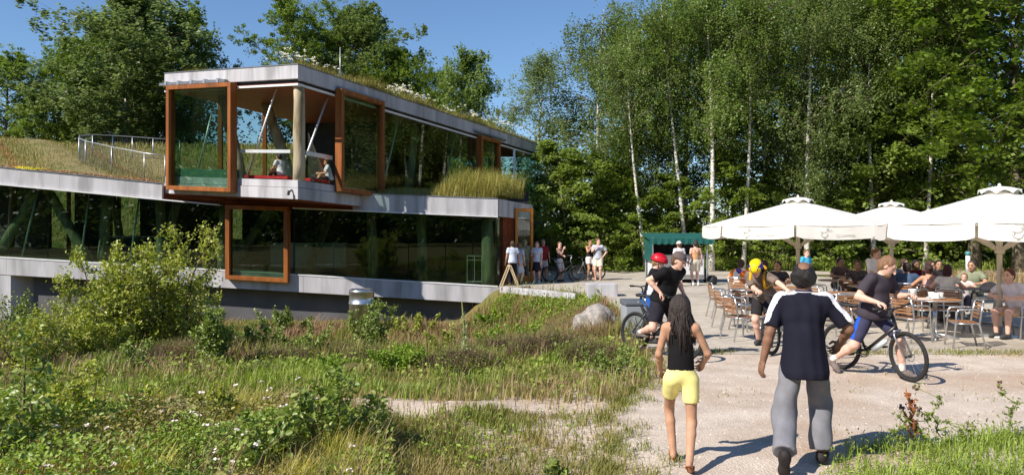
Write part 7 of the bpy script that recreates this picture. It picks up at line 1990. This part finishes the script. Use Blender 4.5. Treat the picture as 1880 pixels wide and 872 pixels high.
# ---- wearables
def put_on_head(o, D, lift=0.03, pitch=0):
    o.matrix_local = Matrix.Translation(D['hc'] + D['hu'] * lift) @ Matrix((D['hx'], D['hf'], D['hu'])).transposed().to_4x4() @ Matrix.Rotation(R(pitch), 4, 'X')
def wear_helmet(c1, c2):
    def f(body, D):
        a = clothmat('helmet_%.2f_%.2f' % c1[:2], c1, 0.3, 0.05, 5); b = clothmat('helmet_%.2f_%.2f' % c2[:2], c2, 0.3, 0.05, 5)
        e = empty('helmet'); e.parent = body; put_on_head(e, D, 0.035); helmet_mesh(e, a, b, True, 1.06, True)
        m = MB(); m.tube([D['hc'] + D['hx'] * s * 0.085 + D['hu'] * 0.02 for s in (-1,)] + [D['hc'] - D['hx'] * 0.06 - D['hu'] * 0.10 + D['hf'] * 0.03, D['hc'] - D['hu'] * 0.125 + D['hf'] * 0.045, D['hc'] + D['hx'] * 0.06 - D['hu'] * 0.10 + D['hf'] * 0.03, D['hc'] + D['hx'] * 0.085 + D['hu'] * 0.02], 0.006, 5); m.build('chin_strap', M_black, body, True)
    return f
def wear_cap(c):
    def f(body, D):
        m_ = clothmat('cap_%.2f' % c[0], c, 0.85); T = SDF(); hs = D['hs']; T.el(D['hc'] + D['hu'] * 0.045 * hs - D['hf'] * 0.008 * hs, (0.090 * hs, 0.108 * hs, 0.092 * hs), 0.01, D['Mh']); T.cut(D['hc'] + D['hu'] * 0.035 * hs, -D['hu']); o = sdf_obj('cap', [(T, 0.009)], m_, body)
        T = SDF(); T.rc(D['hc'] + D['hu'] * 0.042 * hs + D['hf'] * 0.06 * hs, D['hc'] + D['hu'] * 0.030 * hs + D['hf'] * 0.145 * hs, 0.074 * hs, 0.055 * hs, 0.01, False, False, (tuple(D['hu']), 8.0)); sdf_obj('cap_peak', [(T, 0.007)], m_, o)
    return f
def multi(*fs):
    def f(b, D):
        for x in fs: x(b, D)
    return f
# ---------------------------------------------------------------- the cast
def G(px, d): return (PX(px, d), d, 0.006)
def loc2(body_loc, yaw, p):
    """world point -> person local"""
    v = Vector(p) - Vector(body_loc); return tuple(Matrix.Rotation(-R(yaw), 3, 'Z') @ v)
# girl walking away
def girl_x(b, D): pass
gl = G(1250, 6.55)
person(gl, -10, 1.50, 'girl walking away in black camisole and yellow shorts, long dark plaits', 'tan', 'braids', srgb(52, 42, 38), 'tank', srgb(22, 20, 22), 'short_shorts', srgb(236, 226, 146),
       lean=3, head=(8, 6), hip=0.755, ankles={'L': (-0.06, 0.16, 0.080), 'R': (0.06, -0.24, 0.11)}, foot_pitch=(0, -30), feet_yaw=(0, -12), wrists={'L': (-0.17, 0.20, 0.78), 'R': (0.20, 0.24, 0.84)},
       poles={'L': (-0.5, -1, -0.2), 'R': (0.65, -1, -0.2)}, curl=(0.9, 0.9), res=0.011, shoe='flipflop', shoe_c=srgb(150, 82, 36), build=0.86, fem=True, face=True, baggy=1.04, leg_len=1.01, waist=0.115)
# man walking away
def polo_x(body, D):
    h = D['h']; sh = D['sh']; J = D['J']; wm = clothmat('polo_white', srgb(232, 232, 236), 0.85, 0.03); so = child(body, 'shirt')
    def mask(c):
        r = np.zeros(len(c), bool)
        for s_, sx in (('L', -1), ('R', 1)):
            el_ = J['elb' + s_]; up_ = D['u'] * 0.075 + D['rx'] * sx * 0.02; out = D['rx'] * sx * 0.075 + D['u'] * 0.02
            pts = [D['neck'] + D['rx'] * sx * 0.05 + D['u'] * 0.02, sh[s_] + up_ - D['fw'] * 0.025, sh[s_].lerp(el_, 0.35) + out - D['fw'] * 0.02, sh[s_].lerp(el_, 0.62) + out - D['fw'] * 0.02]
            r |= near_line(c, pts) < 0.056
        return r
    repaint(so, mask, wm)
    T = SDF(); T.rc(D['neck'] - D['u'] * 0.01, D['neck'] + D['u'] * 0.038, 0.080, 0.072, 0.02, True, True); sdf_obj('collar', [(T, 0.008)], clothmat('polo_collar', srgb(34, 36, 66), 0.85), body)
    m = MB(); m.torus(D['neck'] + D['u'] * 0.020, D['u'], 0.0785, 0.0035, 28, 5); m.build('collar_stripe', wm, body, True)
person(G(1476, 6.55), -18, 1.80, 'man walking away in navy polo with white shoulders and grey trousers', 'brown', 'bald', srgb(30, 26, 25), 'polo', srgb(24, 24, 38), 'trousers', srgb(120, 120, 126),
       lean=4, head=(6, -4), hip=0.905, ankles={'L': (-0.17, -0.38, 0.175), 'R': (0.15, 0.12, 0.085)}, foot_pitch=(-66, 0), feet_yaw=(4, -10), knees={'L': (-0.1, 1, 0), 'R': (0.15, 1, 0)},
       wrists={'L': (-0.345, -0.03, 0.845), 'R': (0.30, 0.24, 1.02)}, poles={'L': (-0.6, -1, 0), 'R': (0.8, -0.9, 0)}, curl=(0.45, 0.8), palm={'L': (-0.9, -0.5, 0.1)}, res=0.012, shoe_c=srgb(46, 42, 42), sleeve=0.84, build=1.02, hem=0.11, baggy=1.22, belly=0.02, extras=polo_x, shirt_res=0.0075, waist=0.0)

# cyclist in the grey cap, astride
def bike_pt(bk, p):
    bpy.context.view_layer.update(); return bk.matrix_world @ Vector(p)
def rider(bk, yaw, off, H, label, hipz, grips, pedals, **kw):
    loc = bike_pt(bk, off); loc = Vector((loc.x, loc.y, 0.006)); hb = {k: loc2(loc, yaw, bike_pt(bk, v)) for k, v in grips.items()}
    an = {k: (loc2(loc, yaw, bike_pt(bk, v[1:])) if v[0] == 'bike' else tuple(v[1:])) for k, v in pedals.items()}
    return person(loc, yaw, H, label, hip=hipz, wrists=hb, ankles=an, **kw)
gL, gR = (0.26, 0.27, 1.04), (0.26, -0.27, 1.04)
def badge(body, D):
    m = MB(); c = D['pel'] + D['u'] * 0.40 * D['h'] - D['rx'] * 0.075 + D['fw'] * 0.132; m.lathe([(0.016, -0.003), (0.016, 0.003)], c, 10); m.build('chest_badge', clothmat('badge_white', srgb(220, 220, 224)), body)
rider(BK1, -55 - 90, (0.12, 0, 0), 1.80, 'cyclist in grey cap, black polo and black shorts astride a dark bike', 0.93, {'L': gL, 'R': gR}, {'R': ('bike', -0.26, -0.15, 0.36), 'L': ('l', -0.17, 0.12, 0.08)},
      skin='pink', hair='short', hair_c=srgb(92, 70, 50), shirt='polo', shirt_c=srgb(22, 22, 24), lower='shorts', lower_c=srgb(40, 38, 48), lean=27, head=(22, 18), sleeve=0.66, res=0.0135, shoe_c=srgb(120, 108, 104), sock=srgb(220, 216, 208), build=1.10, curl=(0.9, 0.9), palm={'L': (0, 0.3, 1), 'R': (0, 0.3, 1)}, extras=multi(wear_cap(srgb(96, 84, 82)), badge), knees={'L': (-0.3, 1, 0), 'R': (0.4, 1, 0)})
# red helmet boy behind the bin
def jersey_panel(c1, w=0.075):
    def f(body, D):
        h = D['h']; repaint(child(body, 'shirt'), lambda c: (near_line(c, [D['pel'] + D['u'] * 0.0 + D['fw'] * 0.10, D['pel'] + D['u'] * 0.46 * h + D['fw'] * 0.10]) < w * h), clothmat('panel_%.2f_%.2f' % c1[:2], c1))
        for s_ in 'LR': repaint(child(body, 'shirt'), lambda c: (near_line(c, [D['pel'] + D['rx'] * (0.14 if s_ == 'R' else -0.14), D['pel'] + D['u'] * 0.30 * h + D['rx'] * (0.15 if s_ == 'R' else -0.15)]) < 0.05), clothmat('panel_pale', srgb(214, 218, 228)))
    return f
person(G(1194, 13.9), -110, 1.62, 'boy in red helmet and black and blue jersey behind the bin', 'pink', 'short', srgb(150, 118, 76), 'polo', srgb(28, 28, 34), 'shorts', srgb(40, 92, 170), lean=10, head=(22, 6), wrists={'L': (-0.2, 0.32, 0.82), 'R': (0.2, 0.3, 0.82)}, res=0.016, sleeve=0.7, curl=(0.9, 0.9), build=0.96,
       extras=multi(wear_helmet(srgb(178, 16, 36), srgb(196, 40, 54)), jersey_panel(srgb(60, 104, 196))))
# yellow helmet cyclist with backpack
def backpack(c):
    def f(body, D):
        h = D['h']; Mt = np.array([tuple(D['rx']), tuple(D['fw']), tuple(D['u'])]).T; T = SDF(); T.fold = 0.004; T.el(D['pel'] + D['u'] * 0.37 * h - D['fw'] * 0.19 * h, (0.125 * h, 0.085 * h, 0.17 * h), 0.03, Mt); T.el(D['pel'] + D['u'] * 0.27 * h - D['fw'] * 0.20 * h, (0.13 * h, 0.085 * h, 0.12 * h), 0.04, Mt); o = sdf_obj('backpack', [(T, 0.012)], clothmat('pack_dark', srgb(44, 40, 36)), body)
        cm = clothmat('pack_yellow', c, 0.7); T = SDF(); T.el(D['pel'] + D['u'] * 0.45 * h - D['fw'] * 0.20 * h, (0.105 * h, 0.075 * h, 0.085 * h), 0.02, Mt); sdf_obj('top_flap', [(T, 0.012)], cm, o)
        for sx in (-1, 1):
            m = MB(); b = D['pel'] + D['rx'] * sx * 0.115 * h; m.tube([b + D['u'] * 0.47 * h - D['fw'] * 0.13 * h, b + D['u'] * 0.575 * h - D['fw'] * 0.02 * h, b + D['u'] * 0.52 * h + D['fw'] * 0.105 * h, b + D['u'] * 0.36 * h + D['fw'] * 0.145 * h, b * 1.0 + D['rx'] * sx * 0.05 * h + D['u'] * 0.25 * h - D['fw'] * 0.05 * h], 0.026 * h, 7); m.build('strap', cm, o, True)
    return f
M_check = clothmat('cloth_check', srgb(112, 98, 88), 0.85, 0.35, 60)
def check_shirt(body, D):
    for c in body.children:
        if c.name.startswith('shirt'): c.data.materials[0] = M_check
rider(BK2, 145, (-0.42, -0.42, 0), 1.76, 'cyclist in yellow and blue helmet with yellow-strapped backpack', 0.90, {'L': (0.26, 0.22, 1.03), 'R': (0.26, -0.27, 1.03)}, {'L': ('l', -0.12, 0.08, 0.08), 'R': ('l', 0.12, -0.05, 0.08)},
      skin='pink', hair='short', hair_c=srgb(86, 64, 48), shirt='shirt', shirt_c=srgb(112, 98, 88), lower='shorts', lower_c=srgb(44, 42, 44), lean=46, head=(36, 5), sleeve=0.75, res=0.0135, build=1.08, curl=(0.9, 0.9), palm={'L': (0, 0.3, 1), 'R': (0, 0.3, 1)}, shoe_c=srgb(60, 58, 60), extras=multi(check_shirt, backpack(srgb(222, 166, 20)), wear_helmet(srgb(232, 200, 24), srgb(40, 36, 140))))
# long haired man astride the black bike
def beard_x(body, D):
    T = SDF(); T.fold = 0.003; hs = D['hs']; T.el(D['hc'] - D['hu'] * 0.092 * hs + D['hf'] * 0.058 * hs, (0.050 * hs, 0.042 * hs, 0.040 * hs), 0.02, D['Mh']); T.rc(D['hc'] - D['hu'] * 0.11 * hs + D['hf'] * 0.065 * hs, D['hc'] - D['hu'] * 0.17 * hs + D['hf'] * 0.07 * hs, 0.030, 0.014, 0.02); sdf_obj('beard', [(T, 0.008)], hairmat('hair_beard', srgb(128, 98, 66)), body)
    m = MB(); p = D['J']['wriL'] + (D['J']['wriL'] - D['J']['elbL']).normalized() * 0.085 + Vector((0, 0, -0.03)); m.lathe([(0.034, 0), (0.045, 0.09), (0.05, 0.10), (0.05, 0.108), (0.02, 0.108)], p, 12); 
    for s_, sx in (('L', -1), ('R', 1)):
        hj = D['pel'] + Vector((sx * 0.09, -0.02, -0.02)); repaint(child(body, 'cycling_shorts'), lambda c: near_line(c, [hj + Vector((sx * 0.10, -0.02, 0)), hj.lerp(D['J']['knee' + s_], 0.9) + Vector((sx * 0.075, -0.02, 0))]) < 0.035, clothmat('stripe_blue', srgb(30, 84, 214)))
    cu = m.build('paper_cup', M_cup, None, True); cu.matrix_world = body.matrix_basis @ cu.matrix_basis; props(cu, 'white paper cup in the hand of the long-haired man', 'cup')
lh, ld = rider(BK3, -62 - 90, (-0.02, 0, 0), 1.84, 'long-haired bearded man in grey tee astride a black bike', 0.86, {'R': (0.28, -0.24, 1.06), 'L': (0.40, 0.27, 1.13)}, {'R': ('l', 0.30, -0.42, 0.17), 'L': ('l', -0.20, 0.34, 0.085)},
      skin='pink', hair='ponytail', hair_c=srgb(128, 96, 70), shirt='tee', shirt_c=srgb(64, 58, 66), lower='tight', lower_c=srgb(58, 58, 82), lean=15, head=(32, 30), sleeve=0.72, res=0.0125, build=1.12, curl=(0.9, 0.7), palm={'L': (0, 0.3, 1), 'R': (0, 0.3, 1)}, foot_pitch=(0, -38), sock=srgb(226, 222, 214), shoe_c=srgb(112, 100, 96), knees={'L': (-0.2, 1, 0), 'R': (0.3, 1, 0)}, extras=beard_x, belly=0.02)

# seated guests: hip on the seat, feet on the floor
def seated(px, d, face_deg, label, H=1.70, **kw):
    yaw = face_deg - 90; a = dict(hip=0.52, lean=kw.pop('lean', 14), ankles={'L': (-0.12, 0.42, 0.08), 'R': (0.12, 0.40, 0.08)}, wrists=kw.pop('wrists', {'L': (-0.16, 0.42, 0.78), 'R': (0.16, 0.40, 0.78)}), poles={'L': (-1, -0.3, -0.4), 'R': (1, -0.3, -0.4)}, knees={'L': (-0.1, 0.6, 1), 'R': (0.1, 0.6, 1)}, res=0.026, curl=(0.7, 0.7))
    a.update(kw); return person(G(px, d), yaw, H, label, **a)
def orange_x(body, D):
    so = child(body, 'shirt'); om = clothmat('panel_orange', srgb(240, 124, 36)); vm = clothmat('panel_violet', srgb(72, 50, 130)); n = D['neck']
    repaint(so, lambda c: np.minimum(near_line(c, [D['sh']['L'], D['J']['elbL']]), near_line(c, [D['sh']['R'], D['J']['elbR']])) < 0.078, om)
    repaint(so, lambda c: near_line(c, [D['pel'] + D['rx'] * 0.12 - D['fw'] * 0.10 + D['u'] * 0.40, D['pel'] + D['rx'] * 0.10 - D['fw'] * 0.12 + D['u'] * 0.16]) < 0.09, om)
    repaint(so, lambda c: near_line(c, [n - D['fw'] * 0.06 - D['rx'] * 0.06, n - D['fw'] * 0.08 - D['u'] * 0.09]) < 0.065, vm)
seated(1357, 20.2, 60, 'seated cyclist in orange and white jersey, back turned', shirt='jersey', shirt_c=srgb(232, 226, 222), lower='trousers', lower_c=srgb(60, 60, 66), hair_c=srgb(70, 54, 42), skin='pink', lean=20, extras=orange_x, face=False)
seated(1412, 20.0, 150, 'woman with dark hair in pink top seated beside the orange jersey', 1.62, fem=True, hair='bob', hair_c=srgb(66, 40, 32), shirt='tee', shirt_c=srgb(222, 130, 138), lower='trousers', lower_c=srgb(48, 40, 42), lean=12)
person(G(1480, 25.0), 200, 1.45, 'child in bright blue tee standing behind the first parasol pole', 'pink', 'short', srgb(120, 86, 56), 'tee', srgb(70, 168, 214), 'shorts', srgb(206, 206, 216), res=0.026)
person(G(1606, 17.9), 195, 1.66, 'boy in open white shirt standing among the rear tables', 'pink', 'short', srgb(120, 84, 56), 'shirt', srgb(236, 232, 228), 'trousers', srgb(70, 74, 92), head=(16, 14), res=0.022, sleeve=0.9, wrists={'L': (-0.22, 0.25, 0.86), 'R': (0.22, 0.25, 0.86)})
seated(1577, 19.4, 235, 'seated person in dark top and sunglasses left of the white-shirted boy', hair_c=srgb(84, 60, 44), shirt='tee', shirt_c=srgb(84, 78, 84), lower_c=srgb(44, 42, 44), skin='tan')
seated(1676, 19.6, 270, 'person with black hair in dark red top at the rear of the group', hair_c=srgb(28, 24, 24), shirt='tee', shirt_c=srgb(110, 26, 34), lower_c=srgb(40, 38, 40), skin='brown')
seated(1664, 17.8, 60, 'man in blue shirt seated behind the long-haired cyclist', 1.74, hair_c=srgb(40, 34, 32), shirt='shirt', shirt_c=srgb(64, 82, 108), lower_c=srgb(40, 44, 56), skin='tan', lean=20, build=1.1)
seated(1697, 19.2, 300, 'brown-haired person in brown top facing the blue-shirted man', hair_c=srgb(62, 42, 34), shirt='tee', shirt_c=srgb(116, 84, 70), lower_c=srgb(52, 46, 44), skin='tan')
seated(1708, 17.3, 75, 'woman in pale pink strappy top with dark bun, back turned', 1.64, fem=True, hair='bun', hair_c=srgb(54, 34, 30), shirt='tank', shirt_c=srgb(198, 158, 154), lower_c=srgb(70, 66, 70), skin='tan', face=False)
seated(1739, 16.7, 60, 'woman in white top with dark red bob, back turned', 1.66, fem=True, hair='bob', hair_c=srgb(62, 22, 30), shirt='tee', shirt_c=srgb(236, 228, 224), lower_c=srgb(90, 84, 84), skin='pink', sleeve=0.4, face=False)
seated(1771, 18.2, 235, 'small child in pale top beside the green-shirted man', 1.15, hip=0.50, ankles={'L': (-0.08, 0.30, 0.20), 'R': (0.08, 0.28, 0.20)}, wrists={'L': (-0.12, 0.28, 0.76), 'R': (0.12, 0.28, 0.76)}, hair_c=srgb(140, 86, 58), shirt='tee', shirt_c=srgb(206, 196, 192), lower_c=srgb(120, 110, 120), skin='pink')
seated(1789, 18.6, 220, 'man in grey-green shirt seated beside the small child', 1.76, hair_c=srgb(64, 50, 40), shirt='shirt', shirt_c=srgb(130, 136, 112), lower_c=srgb(80, 78, 70), skin='tan', build=1.08)
seated(1868, 14.6, 200, 'man in white tee seated at the right frame edge', 1.76, hair_c=srgb(86, 46, 30), shirt='tee', shirt_c=srgb(220, 212, 220), lower='shorts', lower_c=srgb(186, 158, 132), skin='pink', lean=20, build=1.08, sleeve=0.75)
seated(1650, 20.6, 300, 'person in grey top seated at the back of the group', hair_c=srgb(60, 44, 36), shirt='tee', shirt_c=srgb(120, 118, 122), lower_c=srgb(50, 48, 52), skin='tan')
seated(1722, 20.4, 250, 'woman with dark long hair in black top behind the pink strappy woman', 1.64, fem=True, hair='long', hair_c=srgb(40, 28, 26), shirt='tee', shirt_c=srgb(42, 38, 42), lower_c=srgb(60, 56, 60), skin='tan')
seated(1624, 21.5, 240, 'person in pale tee seated far back behind the white-shirted boy', hair_c=srgb(84, 60, 44), shirt='tee', shirt_c=srgb(196, 190, 186), lower_c=srgb(70, 66, 70), skin='pink')
seated(1537, 21.6, 280, 'person in brown top seated at the rear table between poles', hair_c=srgb(52, 38, 32), shirt='tee', shirt_c=srgb(104, 84, 74), lower_c=srgb(48, 46, 50), skin='tan')
seated(1432, 18.9, 230, 'dark-clothed person seated behind the yellow-helmeted cyclist', hair_c=srgb(44, 34, 30), shirt='tee', shirt_c=srgb(58, 54, 60), lower_c=srgb(44, 42, 46), skin='tan')
# people at the stall
person(G(1247, 28.6), 15, 1.70, 'person in white cap at the stall counter, behind the cyclist', 'pink', 'short', srgb(96, 72, 52), 'tee', srgb(218, 212, 214), 'shorts', srgb(200, 196, 200), res=0.030, face=False, extras=wear_cap(srgb(226, 212, 214)))
person(G(1277, 29.0), 10, 1.72, 'person in tan top and long beige shorts at the stall', 'pink', 'short', srgb(52, 42, 36), 'tank', srgb(196, 150, 110), 'shorts', srgb(206, 194, 176), res=0.028, face=False, sock=srgb(230, 226, 222), shoe_c=srgb(220, 216, 212), baggy=1.15)
person(G(1232, 31.9), 180, 1.74, 'stall keeper in dark clothes behind the counter', 'tan', 'short', srgb(30, 26, 24), 'tee', srgb(40, 40, 44), 'trousers', srgb(34, 34, 36), res=0.030)
# couple before the wood
person(G(1098, 32.3), 165, 1.78, 'man in grey tee and pale shorts, hand on hip, before the wood', 'pink', 'short', srgb(110, 78, 54), 'tee', srgb(178, 178, 190), 'shorts', srgb(224, 212, 190), res=0.026, sleeve=0.8, wrists={'L': (-0.24, 0.02, 1.02), 'R': (0.05, 0.22, 1.42)}, poles={'L': (-1, -0.6, 0), 'R': (0.8, 0, -1)}, head=(0, 40), shoe='sandal', shoe_c=srgb(160, 130, 96), baggy=1.15)
person(G(1083, 32.6), 205, 1.72, 'woman in dark top and white shorts beside the man in grey tee', 'tan', 'short', srgb(112, 78, 54), 'tank', srgb(44, 38, 42), 'short_shorts', srgb(224, 216, 210), res=0.026, fem=True, wrists={'R': (0.06, 0.24, 1.38), 'L': (-0.2, 0.1, 0.9)}, baggy=1.25, shoe_c=srgb(180, 160, 140), poles={'L': (-1, -0.6, 0), 'R': (0.8, 0, -1)})
# at the entrance
person(G(1027, 31.3), 235, 1.66, 'woman in black tank top and pale shorts standing behind dark bicycle', 'pink', 'short', srgb(96, 66, 46), 'tank', srgb(40, 34, 34), 'shorts', srgb(190, 186, 186), res=0.026, fem=True, wrists={'R': (0.03, 0.22, 1.34), 'L': (0.02, 0.24, 1.06)}, head=(6, -30))
person(G(986, 30.6), 165, 1.68, 'woman in pale blue top and dark skirt in the entrance shade', 'pink', 'bob', srgb(120, 84, 58), 'tee', srgb(196, 204, 216), 'skirt', srgb(40, 38, 48), res=0.026, fem=True, shoe_c=srgb(220, 216, 210), wrists={'R': (0.12, 0.24, 1.20), 'L': (-0.2, 0.1, 0.85)})
person(G(997, 31.6), 190, 1.74, 'person in dark red top behind the dark-skirted woman', 'tan', 'short', srgb(150, 120, 96), 'tee', srgb(140, 40, 44), 'shorts', srgb(214, 204, 196), res=0.028)
person(G(964, 31.8), 160, 1.74, 'person in beige shirt and trousers behind the open door leaf', 'pink', 'short', srgb(190, 160, 120), 'shirt', srgb(204, 190, 164), 'trousers', srgb(176, 160, 134), res=0.028, sleeve=1.6)
person(G(941, 29.1), 20, 1.72, 'person in white and blue striped tee by the A-shaped sign', 'tan', 'short', srgb(66, 50, 40), 'tee', srgb(200, 206, 222), 'trousers', srgb(30, 30, 38), res=0.026, face=False)
person(G(953, 29.9), 330, 1.64, 'woman in long pale dress beside the striped tee', 'pink', 'bob', srgb(120, 90, 64), 'tee', srgb(186, 190, 206), 'skirt', srgb(186, 190, 206), res=0.028, fem=True, face=False)
# inside the building
p_ = B(1.15, 1.9, 0.62); person((p_.x, p_.y, p_.z), 60, 1.68, 'person in white seated on the red bench in the upper corner', 'tan', 'short', srgb(40, 32, 28), 'tee', srgb(214, 214, 220), 'trousers', srgb(40, 40, 46), hip=0.28, lean=10, ankles={'L': (-0.12, 0.5, 0.08), 'R': (0.12, 0.5, 0.08)}, wrists={'L': (-0.15, 0.4, 0.5), 'R': (0.15, 0.4, 0.5)}, knees={'L': (-0.1, 0.6, 1), 'R': (0.1, 0.6, 1)}, res=0.030, face=False)
p_ = B(2.6, 0.9, 0.62); person((p_.x, p_.y, p_.z), 110, 1.68, 'person in pale top seated behind the shaded upper rail', 'tan', 'short', srgb(40, 32, 28), 'tee', srgb(190, 194, 204), 'trousers', srgb(40, 40, 46), hip=0.28, lean=10, ankles={'L': (-0.12, 0.5, 0.08), 'R': (0.12, 0.5, 0.08)}, wrists={'L': (-0.15, 0.4, 0.5), 'R': (0.15, 0.4, 0.5)}, knees={'L': (-0.1, 0.6, 1), 'R': (0.1, 0.6, 1)}, res=0.030, face=False)
